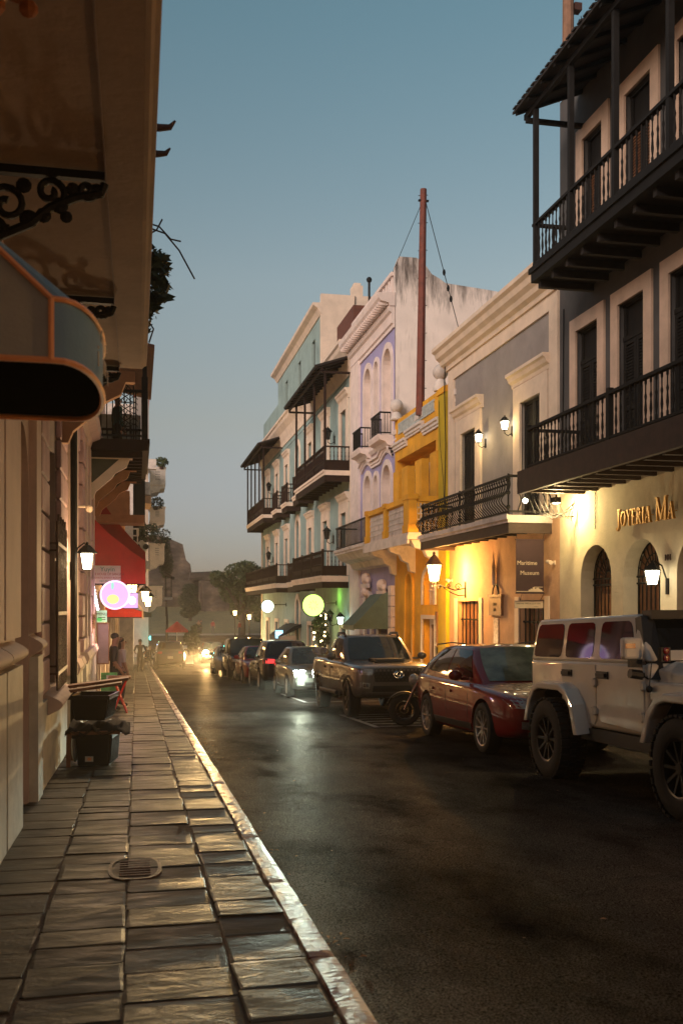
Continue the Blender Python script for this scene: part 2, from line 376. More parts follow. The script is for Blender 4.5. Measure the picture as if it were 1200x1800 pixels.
for (yc, c, l) in cell:
    xc = (cols[c]+cols[c+1])/2 + rr.uniform(-.004, .004)
    if 6.35 < yc < 7.1 and c == 1: pass
    if abs(xc) < .32 and False: continue
    if count < 298:
        o = link("paving_stone", var[c][rr.randrange(7)], pav, loc=(xc, yc, gz(yc) + rr.uniform(-.007, .004)))
        o.scale = (1, l/.345, 1); o.rotation_euler = (-.037 + rr.gauss(0, .004), rr.gauss(0, .004), rr.gauss(0, .009)); count += 1
    else:
        h = rr.uniform(-.006, .004); w2 = (cols[c+1]-cols[c])/2 - .012; l2 = l/2 - .012
        z0, z1 = gz(yc-l2)+h, gz(yc+l2)+h; e = .012
        stones_far.add([(xc-w2, yc-l2, z0-e), (xc+w2, yc-l2, z0-e), (xc+w2, yc+l2, z1-e), (xc-w2, yc+l2, z1-e), (xc-w2+e, yc-l2+e, z0), (xc+w2-e, yc-l2+e, z0+rr.gauss(0,.002)), (xc+w2-e, yc+l2-e, z1), (xc-w2+e, yc+l2-e, z1)],
                       [(4,5,6,7), (0,1,5,4), (1,2,6,5), (2,3,7,6), (3,0,4,7)])
stones_far.build("paving_stone", MT['slate'], pav, kind='stuff')
def kerb_mesh(seed, l):
    r = random.Random(seed); m = M(); n = 19; rows = []; w0 = 0
    for j in range(n):
        e_ = (j == 0) + (j == n-1); y = -l/2 + l*j/(n-1) + (.004 if j == 0 else -.004 if j == n-1 else 0); e = .003*e_; w0 = .7*w0 + r.uniform(-.003, .003)
        rows.append([(-.070, y, -.17), (-.068+r.uniform(-.004,.004), y, -.010-e), (-.060+w0*.5, y, -e+r.uniform(-.001,.001)), (-.02, y, .002-e+r.uniform(-.001,.001)), (.025, y, .001-e+r.uniform(-.001,.001)), (.055+w0, y, -.003-e+r.uniform(-.001,.001)), (.068+w0*.6, y, -.022-e), (.076, y, -.20)])
    m.grid(rows); m.add(rows[0], [tuple(range(8))]); m.add(rows[-1], [tuple(range(7, -1, -1))])
    return m.mesh("kerb_stone", MT['kerb'])
kv = [kerb_mesh(s, 1.5) for s in range(8)]
for i in range(43):
    yk = 2.4 + i*1.5
    if yk > 65.2: break
    o = link("kerb_stone", kv[rr.randrange(8)], pav, loc=(.872 + rr.uniform(-.003, .003), yk, gz(yk) + rr.uniform(-.003, .002))); o.rotation_euler = (-.037 if yk < 60 else -.018, 0, rr.gauss(0, .002))
# right pavement
ry = [-50, -6, 0, 10, 20, 30, 40, 50, 60, 72]
r2 = M(); r2.grid([[(7.1, y, gz(y)), (8.9, y, gz(y))] for y in ry]); r2.grid([[(7.1, y, gz(y)), (7.09, y, gz(y)-.2)] for y in ry])
r2.build("right_pavement", MT['concrete'], kind='structure')
# raised plaza at the far end on the left
py_ = [66.2, 70, 75, 80, 85, 90, 95]
p3 = M(); p3.grid([[(-3, y, gz(y)+.02), (3.7 + (y-66)*.05, y, gz(y)+.02)] for y in py_]); p3.grid([[(3.7 + (y-66)*.05, y, gz(y)+.02), (3.72 + (y-66)*.05, y, gz(y)-.2)] for y in py_])
p3.add([(-3, 66.2, gz(66.2)+.02), (3.71, 66.2, gz(66.2)+.02), (3.71, 66.2, gz(66.2)-.2), (-3, 66.2, gz(66.2)-.2)], [(0,1,2,3)])
p3.build("plaza", MT['concrete'], kind='structure')
# utility cover in the pavement
cov = None
uc = thing("utility_cover", "rusty oval iron cover set in the slate pavement", "cover", (-.01, 6.75, gz(6.75)))
def oval(w, l, n=28): return [(w*math.copysign(abs(math.cos(2*math.pi*k/n))**.7, math.cos(2*math.pi*k/n)) - .01, l*math.copysign(abs(math.sin(2*math.pi*k/n))**.7, math.sin(2*math.pi*k/n)) + 6.75) for k in range(n)]
def sl(pts, dz): return [(x, y, gz(y) + dz) for x, y in pts]
m = M(); a, b_ = sl(oval(.175, .33), .005), sl(oval(.150, .30), .005); c_ = sl(oval(.175, .33), -.04); n_ = len(a)
m.add(a + b_ + c_, [(i, (i+1) % n_, n_+(i+1) % n_, n_+i) for i in range(n_)] + [(2*n_+i, 2*n_+(i+1) % n_, (i+1) % n_, i) for i in range(n_)])
m.build("frame", MT['rust'], uc)
m = M(); m.add(sl(oval(.150, .30), -.003), [tuple(range(n_))])
for k in range(7): yk = 6.75 - .21 + k*.07; m.box(-.11, .09, yk-.012, yk+.012, gz(yk)-.003, gz(yk)+.005)
m.build("lid", MT['rust'], uc)
# painted bay lines on the road
pl = M()
def road_line(x0, x1, y0, y1):
    pl.add([(x0, y0, gz(y0)-.116), (x1, y0, gz(y0)-.116), (x1, y1, gz(y1)-.116), (x0, y1, gz(y1)-.116)], [(0,1,2,3)])
for k in range(6): road_line(4.55, 6.9, 18.3 + k*.62, 18.42 + k*.62)
road_line(4.40, 4.52, 18.2, 21.6); road_line(4.42, 4.52, 26.4, 31); road_line(4.42, 6.9, 26.3, 26.4)
pl.build("road_marking", MT['paint_white'], kind='structure')

# fallen leaves and grit on the asphalt and along the kerb
lf = M(); rl_ = random.Random(77)
for k in range(150):
    x = .99 + abs(rl_.gauss(0, .10)) if k % 3 else rl_.uniform(1.0, 6.5); y = rl_.uniform(3.2, 26); z = gz(y)-.112; s = rl_.uniform(.008, .026); a = rl_.uniform(0, 6.3); c, d = s*math.cos(a), s*math.sin(a)
    lf.add([(x-c, y-d, z), (x+d*.4, y-c*.4, z+.006), (x+c, y+d, z+.003), (x-d*.4, y+c*.4, z+.007)], [(0,1,2,3)])
lf.build("fallen_leaves", mat("dry_leaf", (.28, .13, .05), .7, .5, 20), kind='stuff')
# ------------------------------------------------------------------ architecture kit (xf = facade plane, ox = outward direction along X: -1 right-hand houses, +1 left-hand houses)
def facade(m, xf, ox, y0, y1, z0, z1, holes=(), rev=.25):
    hs = [dict(y0=h[0], y1=h[1], z0=h[2], z1=h[3], arch=(len(h) > 4 and h[4])) for h in holes]
    ysn = sorted({y0, y1, *[h['y0'] for h in hs], *[h['y1'] for h in hs]}); zs = sorted({z0, z1, *[h['z0'] for h in hs], *[h['z1'] for h in hs]})
    ysn = [y for y in ysn if y0 <= y <= y1]; zs = [z for z in zs if z0 <= z <= z1]
    for a, b in zip(ysn, ysn[1:]):
        for c, d in zip(zs, zs[1:]):
            ym, zm = (a+b)/2, (c+d)/2
            if any(h['y0'] < ym < h['y1'] and h['z0'] < zm < h['z1'] for h in hs): continue
            m.quad((xf, a, c), (xf, b, c), (xf, b, d), (xf, a, d))
    xi = xf - ox*rev
    for h in hs:
        a, b, c, d = h['y0'], h['y1'], h['z0'], h['z1']
        if h['arch']:
            hw = (b-a)/2; rz = hw * (h['arch'] if h['arch'] is not True else 1.0); sp = d - rz; n = 12
            arc = [((a+b)/2 - hw*math.cos(math.pi*k/n), sp + rz*math.sin(math.pi*k/n)) for k in range(n+1)]
            for k in range(n):
                p, q = arc[k], arc[k+1]
                m.quad((xf, p[0], p[1]), (xf, q[0], q[1]), (xf, q[0], d), (xf, p[0], d)) if True else None
                m.quad((xf, p[0], p[1]), (xf, q[0], q[1]), (xi, q[0], q[1]), (xi, p[0], p[1]))
            top = sp
        else:
            m.quad((xf, a, d), (xf, b, d), (xi, b, d), (xi, a, d)); top = d
        m.quad((xf, a, c), (xf, a, top), (xi, a, top), (xi, a, c)); m.quad((xf, b, c), (xf, b, top), (xi, b, top), (xi, b, c))
        m.quad((xf, a, c), (xf, b, c), (xi, b, c), (xi, a, c))
    return m
def shell(m, xf, ox, dep, y0, y1, z0, z1, roof=True):
    xb = xf - ox*dep
    for y in (y0, y1): m.quad((xf, y, z0), (xb, y, z0), (xb, y, z1), (xf, y, z1))
    m.quad((xb, y0, z0), (xb, y1, z0), (xb, y1, z1), (xb, y0, z1))
    if roof: m.quad((xf, y0, z1), (xf, y1, z1), (xb, y1, z1), (xb, y0, z1))
    return m
def surround(b, xf, ox, y0, y1, z0, z1, w, mt, proud=.05, head=None, sill=False, name="door_surround", arch=0, keystone=False):
    """frame round an opening y0..y1, z0..z1; head = moulded pediment (overhang, height)"""
    m = M(); xo = xf + ox*proud; xi = xf - ox*.02
    if arch:
        hw = (y1-y0)/2; rz = hw*arch; sp = z1 - rz; n = 14; yc = (y0+y1)/2
        m.box(xi, xo, y0-w, y0, z0, sp); m.box(xi, xo, y1, y1+w, z0, sp)
        for k in range(n):
            a0, a1 = math.pi*k/n, math.pi*(k+1)/n
            P = lambda a, r, rzz: (yc - r*math.cos(a), sp + rzz*math.sin(a))
            q = [P(a0, hw, rz), P(a1, hw, rz), P(a1, hw+w, rz+w), P(a0, hw+w, rz+w)]
            m.prism(q, 'x', xi, xo)
    else:
        m.box(xi, xo, y0-w, y0, z0, z1); m.box(xi, xo, y1, y1+w, z0, z1); m.box(xi, xo, y0-w, y1+w, z1, z1+w)
        if head:
            ov, hh = head; za = z1+w
            prof = [(0, 0), (.06, .02), (.08, hh*.3), (.14, hh*.45), (.18, hh*.7), (.23, hh*.8), (.23, hh), (0, hh)]
            m.prism([(xi + ox*p, za+q) for p, q in prof], 'y', y0-w-ov, y1+w+ov)
    if sill: m.box(xi, xf+ox*(proud+.06), y0-w-.04, y1+w+.04, z0-.1, z0)
    return m.build(name, mt, b)
def reveal(b, xf, ox, h, rev, mt):
    a, c, z0, z1 = h[:4]; e = .004; a += e; c -= e; z1 -= e; m = M(); xi = xf - ox*rev; hw = (c-a)/2; sp = z1-hw if len(h) > 4 else z1; xf = xf - ox*.002
    for y in (a, c): m.quad((xf, y, z0), (xi, y, z0), (xi, y, sp), (xf, y, sp))
    if len(h) > 4:
        q = [((a+c)/2-hw*math.cos(math.pi*k/12), sp+hw*math.sin(math.pi*k/12)) for k in range(13)]
        for (ya, za), (yb, zb) in zip(q, q[1:]): m.quad((xf, ya, za), (xi, ya, za), (xi, yb, zb), (xf, yb, zb))
    m.quad((xf, a, z0+e), (xi, a, z0+e), (xi, c, z0+e), (xf, c, z0+e))
    return m.build("window_reveal", mt, b)
def cornice(b, xf, ox, y0, y1, z, prof, mt, name="cornice"):
    return M().prism([(xf + ox*p, z+q) for p, q in prof], 'y', y0, y1).build(name, mt, b)
def shutter(b, xf, ox, y0, y1, z0, z1, mt, transom=0.0, nsl=22, leaves=2, name="shutter_door", inset=.12, solid=False, mt2=None):
    """louvred double door standing inside the opening"""
    x0 = xf - ox*(inset+.05); x1 = xf - ox*inset
    fr = M(); zt = z1 - transom; st = .075
    fr.box(x0 - ox*.02, x0 - ox*.01, y0, y1, z0, z1)
    if transom:
        fr.box(x0, x1+ox*.01, y0, y1, zt-.05, zt+.03); fr.box(x0, x1, y0, y1, z1-.05, z1)
        fr.box(x0, x1-ox*.012, y0, y0+.06, zt+.03, z1-.05); fr.box(x0, x1-ox*.012, y1-.06, y1, zt+.03, z1-.05)
    lw = (y1-y0)/leaves; sl = M()
    for k in range(leaves):
        a, c = y0+k*lw+.008, y0+(k+1)*lw-.008; top = zt - (.055 if transom else .01)
        fr.box(x0, x1, a, a+st, z0+.01, top); fr.box(x0, x1, c-st, c, z0+.01, top)
        mid = z0 + (top-z0)*.42
        for zz in (z0+.01, mid, top-st): fr.box(x0, x1-ox*.004, a+st, c-st, zz, zz+st)
        for (p, q) in ((z0+.01+st, mid), (mid+st, top-st)):
            if solid: sl.box(x0+ox*.012, x0+ox*.026, a+st, c-st, p, q); continue
            n = max(2, int(nsl*(q-p)/(top-z0)))
            for i in range(n):
                zc = p + (q-p)*(i+.5)/n; h = (q-p)/n*.62
                sl.add([(x1-ox*.008, a+st, zc-h), (x1-ox*.008, c-st, zc-h), (x0+ox*.006, c-st, zc+h), (x0+ox*.006, a+st, zc+h),
                        (x1-ox*.018, a+st, zc-h), (x1-ox*.018, c-st, zc-h), (x0-ox*.004, c-st, zc+h), (x0-ox*.004, a+st, zc+h)],
                       [(0,1,2,3), (4,7,6,5), (0,4,5,1), (2,6,7,3)])
    d = fr.build(name, mt, b)
    s = sl.build("louvre" if not solid else "panel", mt2 or mt, d, kind='stuff' if not solid else None)
    return d
BAL = {}
def baluster_mesh(key, h, mt, kind):
    k = (key, round(h, 3))
    if k in BAL: return BAL[k]
    m = M()
    if kind == 'turned':
        m.lathe([(.022, 0), (.022, h*.1), (.012, h*.14), (.026, h*.3), (.014, h*.52), (.024, h*.6), (.012, h*.68), (.012, h*.86), (.022, h*.9), (.022, h)], n=6)
    elif kind == 'bar': m.tube([(0,0,0), (0,0,h)], .012, 5)
    elif kind == 'bombe':
        pts = []
        for i in range(11):
            t = i/10; x = -.17*math.sin(math.pi*min(1, t*1.65))**1.5*(1 if t < .61 else 0) + .03*math.sin(math.pi*max(0, (t-.6)/.4)); pts.append((x, 0, h*t))
        m.tube(pts, .014, 5); m.ball((.0, 0, h*.80), .026, 6, 4); m.ball((.0, 0, h*.93), .022, 6, 4)
    elif kind == 'square': m.box(-.02, .02, -.03, .03, 0, h)
    BAL[k] = m.mesh("baluster", mt, smooth=True); return BAL[k]
def balcony(b, xf, ox, dep, y0, y1, z0, z1, rail, mt_slab, mt_rail, sp=.15, kind='turned', posts=(), post_top=None, joists=0, mt_j=None, post_w=.09, low_gap=.10, ends=(True, True), fascia=0, mt_f=None, label=None, rail_w=.05):
    xo = xf + ox*dep
    s = M(); s.box(xf - ox*.02, xo, y0, y1, z0, z1)
    s.box(xo, xo + ox*.04, y0-.04, y1+.04, z1-.09, z1+.012)
    bc = s.build("balcony", mt_slab, b, label)
    if fascia:
        f = M(); f.box(xo - ox*.10, xo - ox*.03, y0+.03, y1-.03, z0-fascia, z0-.002)
        for y in (y0+.03, y1-.09): f.box(xf - ox*.02, xo - ox*.102, y, y+.06, z0-fascia, z0-.002)
        f.build("fascia", mt_f or mt_rail, bc)
    if joists:
        n = max(2, int((y1-y0)/joists))
        jm = M().box(xf - ox*.02, xo - ox*.104, -.05, .05, -.13, -.003).mesh("joist", mt_j or mt_rail)
        for i in range(n+1):
            link("joist", jm, bc, loc=(0, y0+.16+(y1-y0-.32)*i/n, z0))
    xr = xo - ox*.06; rl = M(); zt = z1 + rail
    def seg(p, q):
        if abs(p[0]-q[0]) < 1e-6:
            for (zz, w, h) in ((zt-.05, rail_w, .05), (z1+low_gap-.04, rail_w*.7, .04)): rl.box(p[0]-w, p[0]+w, p[1], q[1], zz, zz+h)
        else:
            for (zz, w, h) in ((zt-.05, rail_w, .05), (z1+low_gap-.04, rail_w*.7, .04)): rl.box(p[0], q[0], p[1]-w, p[1]+w, zz, zz+h)
    seg((xr, y0+.02), (xr, y1-.02))
    xa = xf + ox*.01; xe = xr - ox*(rail_w+.001)
    if ends[0]: seg((xa, y0+.06), (xe, y0+.06))
    if ends[1]: seg((xa, y1-.06), (xe, y1-.06))
    rl.build("rail", mt_rail, bc)
    h = rail - low_gap - .05; bm_ = baluster_mesh((mt_rail.name, kind), h, mt_rail, kind)
    def put(x, y, rz=0):
        if any(abs(y-p) < post_w*.8 for p in posts) and abs(x-xr) < .05: return
        o = link("baluster", bm_, bc, loc=(x, y, z1+low_gap)); o.rotation_euler = (0, 0, rz)
    n = int((y1-y0-.2)/sp)
    for i in range(n+1): put(xr, y0+.1+(y1-y0-.2)*i/n, 0 if ox < 0 else math.pi)
    for e, yy in ((ends[0], y0+.06), (ends[1], y1-.06)):
        if e:
            n = max(2, int((dep-.12)/sp))
            for i in range(n): put(xf + ox*(.08+(dep-.2)*i/n), yy, math.pi/2 if yy < (y0+y1)/2 else -math.pi/2)
    for p in posts:
        M().box(xr-post_w/2, xr+post_w/2, p-post_w/2, p+post_w/2, z1+.013, (post_top or zt+.06)).build("post", mt_rail, bc)
    return bc
def canopy(b, xf, ox, dep, y0, y1, z_eave, z_wall, mt, mt_under):
    """lean-to roof over a balcony: boards, rafters, plate"""
    xo = xf + ox*dep; m = M()
    m.prism([(xf, z_wall), (xo, z_eave), (xo, z_eave-.05), (xf, z_wall-.05)], 'y', y0, y1)
    n = int((y1-y0)/.22)
    for i in range(n): m.prism([(xf, z_wall+.03), (xo+ox*.03, z_eave+.03), (xo+ox*.03, z_eave+.001), (xf, z_wall+.001)], 'y', y0+(y1-y0)*i/n, y0+(y1-y0)*(i+.62)/n)
    r = m.build("canopy_roof", mt, b)
    pl = M().box(xo-ox*.22, xo-ox*.30, y0+.05, y1-.05, z_eave-.16, z_eave-.055); 
    for yy in (y0+.12, y1-.2): pl.box(xf, xo-ox*.22, yy, yy+.08, z_eave-.25, z_eave-.165)
    pl.build("plate", mt_under, r)
    rm = M().prism([(xf, z_wall-.051), (xo-ox*.04, z_eave-.051), (xo-ox*.04, z_eave-.10), (xf, z_wall-.13)], 'y', -.035, .035)
    me = rm.mesh("rafter", mt_under)
    n = max(3, int((y1-y0)/.6))
    for i in range(n+1): link("rafter", me, r, loc=(0, y0+.1+(y1-y0-.2)*i/n, 0))
    return r
def wall_lantern(label, xf, ox, y, z, s=1.0, group=None, mt=None, mtg=None, arm=.32, watts=20, col=(1,.75,.4), up=True):
    t = thing("wall_lantern", label, "lantern", (xf, y, z), group); mt = mt or MT['iron']
    xl = xf + ox*arm*s; m = M()
    m.box(xf+ox*.001, xf+ox*.03*s, y-.04*s, y+.04*s, z-.16*s, z+.12*s)
    if up: m.tube([(xf+ox*.03*s, y, z-.1*s), (xl-ox*.1*s, y, z-.16*s), (xl, y, z-.10*s), (xl, y, z+.005*s)], .014*s, 6)
    else: m.tube([(xf+ox*.03*s, y, z+.1*s), (xf+ox*.12*s, y, z+.34*s), (xl-ox*.04*s, y, z+.42*s), (xl, y, z+.33*s)], .014*s, 6)
    m.build("bracket", mt, t)
    c = M(); zb, zt = z+.01*s, z+.26*s
    for sx in (-1, 1):
        for sy in (-1, 1): c.tube([(xl+sx*.065*s, y+sy*.065*s, zb), (xl+sx*.10*s, y+sy*.10*s, zt)], .008*s, 4)
    c.box(xl-.07*s, xl+.07*s, y-.07*s, y+.07*s, zb-.015*s, zb)
    c.lathe([(.165*s, zt), (.10*s, zt+.07*s), (.05*s, zt+.12*s), (.02*s, zt+.13*s), (.025*s, zt+.16*s), (.0, zt+.18*s)], (xl, y, 0), 4)
    c.build("cage", mt, t)
    g = M(); q = [(.055, zb+.004), (.092, zt-.012*s)]
    lo = [(xl+sx*.055*s, y+sy*.055*s, zb+.004*s) for sx, sy in ((-1,-1),(1,-1),(1,1),(-1,1))]; hi = [(xl+sx*.09*s, y+sy*.09*s, zt-.012*s) for sx, sy in ((-1,-1),(1,-1),(1,1),(-1,1))]
    g.add(lo+hi, [(0,1,5,4),(1,2,6,5),(2,3,7,6),(3,0,4,7),(3,2,1,0),(4,5,6,7)])
    g.build("lamp_glass", mtg or MT['glow_warm'], t)
    if watts: lamp(t, (xl+ox*.22*s, y, z+.1*s), watts, col, .10*s)
    return t
MT['glow_warm'] = glow("lit_glass_warm", (1.0, .72, .38), 9)
MT['glow_white'] = glow("lit_glass_white", (1.0, .88, .62), 12)
MT['glow_orange'] = glow("lit_glass_orange", (1.0, .66, .26), 14)
MT['glow_cool'] = glow("lit_glass_cool", (.78, 1.0, .92), 10)
# ------------------------------------------------------------------ right side, nearest: dark grey three-storey house with a jeweller's on the ground floor
MT['charcoal'] = mat("charcoal_paint", (.080, .076, .074), .8, .25, 1.5, .15, 30, stain=.35)
MT['tan'] = mat("tan_trim", (.64, .46, .34), .75, .2, 2, .1, 30, stain=.25)
MT['shop_cream'] = mat("cream_render", (.60, .52, .36), .85, .16, 2.5, .3, 25, stain=.3, stain_col=(.36, .30, .20))
MT['deepbrown'] = mat("brown_board", (.040, .020, .013), .7, .35, 6, .2, 30)
MT['blackgreen'] = mat("black_green_paint", (.017, .0155, .0145), .8, .25, 6, spec=.2)
MT['roof_dark'] = mat("dark_roof", (.022, .016, .013), .8, .4, 6, .3, 20)
MT['gold'] = mat("gilt", (.62, .36, .10), .38, .2, 6, metal=.75)
MT['oldwood'] = mat("brown_timber", (.20, .085, .035), .6, .35, 5, .3, 30)
XR = 8.6
B = thing("building", "dark charcoal house with tan door frames and two black balconies", "building", (XR, 10, gz(10)))
arches = [(16.93, 18.22), (15.18, 16.47), (13.36, 14.66), (11.5, 12.8), (9.6, 10.9)]
m = M(); facade(m, XR, -1, -3.0, 19.2, -.9, 3.93, [(a, c, -.7, 2.68, 1.0) for a, c in arches], .31)
m.build("shop_wall", MT['shop_cream'], B)
d2 = [(17.43, 18.38), (15.68, 16.62), (13.92, 14.86), (12.16, 13.1), (10.4, 11.34), (8.6, 9.5)]
d3 = [(17.25, 18.09), (15.45, 16.37), (13.66, 14.6), (11.9, 12.8), (10.1, 11.0), (8.3, 9.2)]
m = M(); facade(m, XR, -1, -3.0, 19.2, 3.93, 11.95, [(a, c, 4.12, 6.98) for a, c in d2] + [(a, c, 7.99, 10.67) for a, c in d3], .2)
shell(m, XR, -1, 9, -3.0, 19.2, -1.2, 11.95)
m.build("wall", MT['charcoal'], B)
for a, c in d2:
    surround(B, XR, -1, a, c, 4.1, 6.98, .27, MT['tan'], .045); shutter(B, XR, -1, a, c, 4.12, 6.98, MT['blackgreen'], .62, 40, inset=.08)
for a, c in d3:
    surround(B, XR, -1, a, c, 7.985, 10.67, .27, MT['tan'], .045); shutter(B, XR, -1, a, c, 7.99, 10.67, MT['blackgreen'], .62, 36, inset=.08, mt2=MT['oldwood'])
def fan_grille(b, xf, ox, a, c, z0, z1, inset):
    x = xf - ox*inset; yc, hw = (a+c)/2, (c-a)/2; sp = z1 - hw
    back = M(); n = 16
    arc = [(yc - hw*math.cos(math.pi*k/n), sp + hw*math.sin(math.pi*k/n)) for k in range(n+1)]
    back.add([(x - ox*.06, a, z0), *[(x - ox*.06, p, q) for p, q in arc], (x - ox*.06, c, z0)], [tuple(range(n+3))])
    w = back.build("door_panel", MT['oldwood'], b)
    g = M()
    for k in range(9): yy = a+.05+(c-a-.1)*k/8; g.tube([(x, yy, z0), (x, yy, sp)], .013, 5)
    for zz in (sp, sp-.12, z0+.9): g.box(x-.012, x+.012, a, c, zz-.018, zz+.018)
    for k in range(1, 12):
        t = math.pi*k/12; g.tube([(x, yc-.14*math.cos(t), sp+.14*math.sin(t)), (x, yc-hw*.97*math.cos(t), sp+hw*.97*math.sin(t))], .011, 5)
    for r in (.14, hw*.62, hw*.96): g.tube([(x+.004, yc-r*math.cos(math.pi*k/14), sp+r*math.sin(math.pi*k/14)) for k in range(15)], .013, 5)
    g.build("window_grille", MT['iron'], b)
for a, c in arches: fan_grille(B, XR, -1, a, c, -.75, 2.68, .27)
# upper storey balcony with roof, lower balcony
bc = balcony(B, XR, -1, 1.2, 1.0, 17.85, 7.70, 7.96, .86, MT['blackgreen'], MT['blackgreen'], .155, 'turned', posts=(17.75, 16.2, 14.55, 12.9, 11.25, 9.6, 7.95, 6.3), post_top=11.02, joists=.62, mt_j=MT['roof_dark'], label="upper balcony under a lean-to roof")
canopy(B, XR, -1, 1.42, .8, 18.25, 11.15, 11.75, MT['roof_dark'], MT['blackgreen'])
bc = balcony(B, XR, -1, 1.2, 1.0, 18.22, 3.84, 4.08, .88, MT['deepbrown'], MT['blackgreen'], .155, 'turned', posts=(18.12, 14.74, 11.3, 7.9), joists=.55, mt_j=MT['deepbrown'], fascia=.0, low_gap=.16)
m = M().box(7.30, 7.396, .9, 18.3, 3.70, 4.14); m.build("fascia", MT['deepbrown'], bc)
m = M().prism([(XR-.02, 11.96), (XR-.14, 12.02), (XR-.2, 12.2), (XR, 12.2)], 'y', -3, 19.2); m.build("cornice", MT['tan'], B)
# letters of the jeweller's sign: thick and thin strokes with serifs
LET = {  # strokes as (x0,z0,x1,z1,width); the unit box is 1 high
 'J': (.42, [(.26, .08, .26, 1, .13), (.13, 1, .39, 1, .05), (.26, .10, .14, .0, .10), (.14, 0, .04, .10, .10)]),
 'O': (.74, [(.37+.29*math.cos(t-.03), .5+.47*math.sin(t-.03), .37+.29*math.cos(t+.48), .5+.47*math.sin(t+.48), .07+.06*abs(math.cos(t+.22))) for t in [k*math.pi/7 for k in range(14)]]),
 'Y': (.66, [(.10, 1, .33, .48, .12), (.56, 1, .33, .48, .06), (.33, .5, .33, 0, .12), (0, 1, .2, 1, .05), (.46, 1, .66, 1, .05), (.22, 0, .44, 0, .05)]),
 'E': (.56, [(.13, 0, .13, 1, .13), (.04, 1, .50, 1, .06), (.04, 0, .52, 0, .06), (.13, .52, .42, .52, .06), (.50, 1, .50, .82, .05), (.52, 0, .52, .2, .05)]),
 'R': (.66, [(.13, 0, .13, 1, .13), (.04, 1, .36, 1, .06), (.36, 1, .50, .76, .11), (.50, .76, .34, .50, .11), (.13, .5, .36, .5, .05), (.32, .5, .60, 0, .12), (.03, 0, .24, 0, .05), (.52, 0, .68, 0, .05)]),
 'I': (.32, [(.16, 0, .16, 1, .13), (.05, 1, .27, 1, .05), (.05, 0, .27, 0, .05)]),
 'A': (.72, [(.08, 0, .36, 1, .06), (.36, 1, .62, 0, .13), (.18, .34, .52, .34, .05), (0, 0, .18, 0, .05), (.52, 0, .74, 0, .05)]),
 'M': (.98, [(.13, 0, .13, 1, .07), (.13, 1, .48, .05, .12), (.48, .05, .82, 1, .06), (.84, 0, .84, 1, .13), (.02, 0, .24, 0, .05), (.02, 1, .2, 1, .05), (.72, 0, .96, 0, .05), (.78, 1, .96, 1, .05)]),
}
sg = thing("shop_sign", "gilt raised letters JOYERIA MA above the arched shop windows", "sign", (XR, 15.6, 3))
yl = 16.52
for ch, h in (('J', .36), ('O', .27), ('Y', .27), ('E', .27), ('R', .27), ('I', .27), ('A', .27), (' ', .2), ('M', .38), ('A', .27)):
    if ch == ' ': yl -= .14; continue
    if not h: break
    wid, st = LET[ch]; mm = M(); zb = 2.93 if h < .3 or ch == 'M' else 2.87; k_ = 1.0
    for i, (xa, za, xb, zb2, w) in enumerate(st):
        p = Vector((0, yl-xa*h*k_, zb+za*h)); q = Vector((0, yl-xb*h*k_, zb+zb2*h)); dv = q-p; L = dv.length; dv.normalize(); nv = Vector((1,0,0)).cross(dv)
        mm.obox(Vector((XR-.10-.0007*i, 0, 0)) + (p+q)/2, Vector((.022, 0, 0)), dv*(L/2+.004), nv*(w*h/2))
    mm.box(XR-.085, XR-.001, *(yl-(wid*.5 if ch != 'O' else .08)*h*k_+q_ for q_ in (-.008, .008)), zb+h*.45, zb+h*.45+.016)
    mm.build("letter", MT['gold'], sg, kind='stuff' if False else None); yl -= (wid*k_+.05)*h
n0 = thing("house_number", "small rust red number 101 beside the arched doors", "number", (XR, 14.85, 2.3))
text(n0, "101", .15, (XR-.012, 14.92, 2.26), (0,-1,0), MT['rust'], .01)
wall_lantern("lit lantern on the cream shop wall beside the arched grilles", XR, -1, 14.93, 1.85, .95, mtg=MT['glow_white'], watts=26, col=(1,.80,.50), up=False, arm=.30)
# floodlight under the lower balcony
fl = thing("floodlight", "bare bulb floodlight clamped to the end of the black balcony", "lamp", (7.55, 18.4, 3.75))
M().box(7.52, 7.58, 18.32, 18.36, 3.62, 3.78).tube([(7.55, 18.36, 3.70), (7.55, 18.45, 3.66), (7.55, 18.52, 3.58)], .012).build("bracket", MT['iron'], fl)
M().ball((7.55, 18.5, 3.60), .055, 10, 6).build("bulb", MT['glow_white'], fl)
f2 = thing("floodlight", "small black floodlight fixed under the balcony joists against the cream wall", "lamp", (8.2, 18.0, 3.6))
M().box(8.05, 8.2, 18.25, 18.4, 3.55, 3.66).tube([(8.12, 18.3, 3.66), (8.12, 18.3, 3.71)], .02).build("housing", MT['iron'], f2)
M().box(8.07, 8.18, 18.27, 18.38, 3.538, 3.5485).build("bulb", MT['glow_white'], f2)
lamp(f2, (8.12, 18.3, 3.50), 190, (1, .74, .34), .05)
# hanging cables under the balcony
cb = M()
for k in range(7):
    a = rr.uniform(0, .5); cb.tube([(7.6+.1*k, 18.42, 3.62), (7.75+.1*k, 18.45+a*.1, 3.40-rr.uniform(0,.12)), (8.0+.08*k, 18.4, 3.30-rr.uniform(0, .1)), (8.5, 18.3, 3.62-rr.uniform(0,.35))], .006, 4)
c_o = cb.build("cable_bundle", MT['iron'], cat="cables", label="tangle of loose cables hanging below the black balcony end")
cl_ = [(XR-.02, 17.55, 3.7 - .045*k) for k in range(17)]
M().tube([(p[0], p[1]+.012*(-1)**i, p[2]) for i, p in enumerate(cl_)], .008, 4).build("chain", MT['iron'], cat="chain", label="thin chain hanging on the cream wall above the arches")
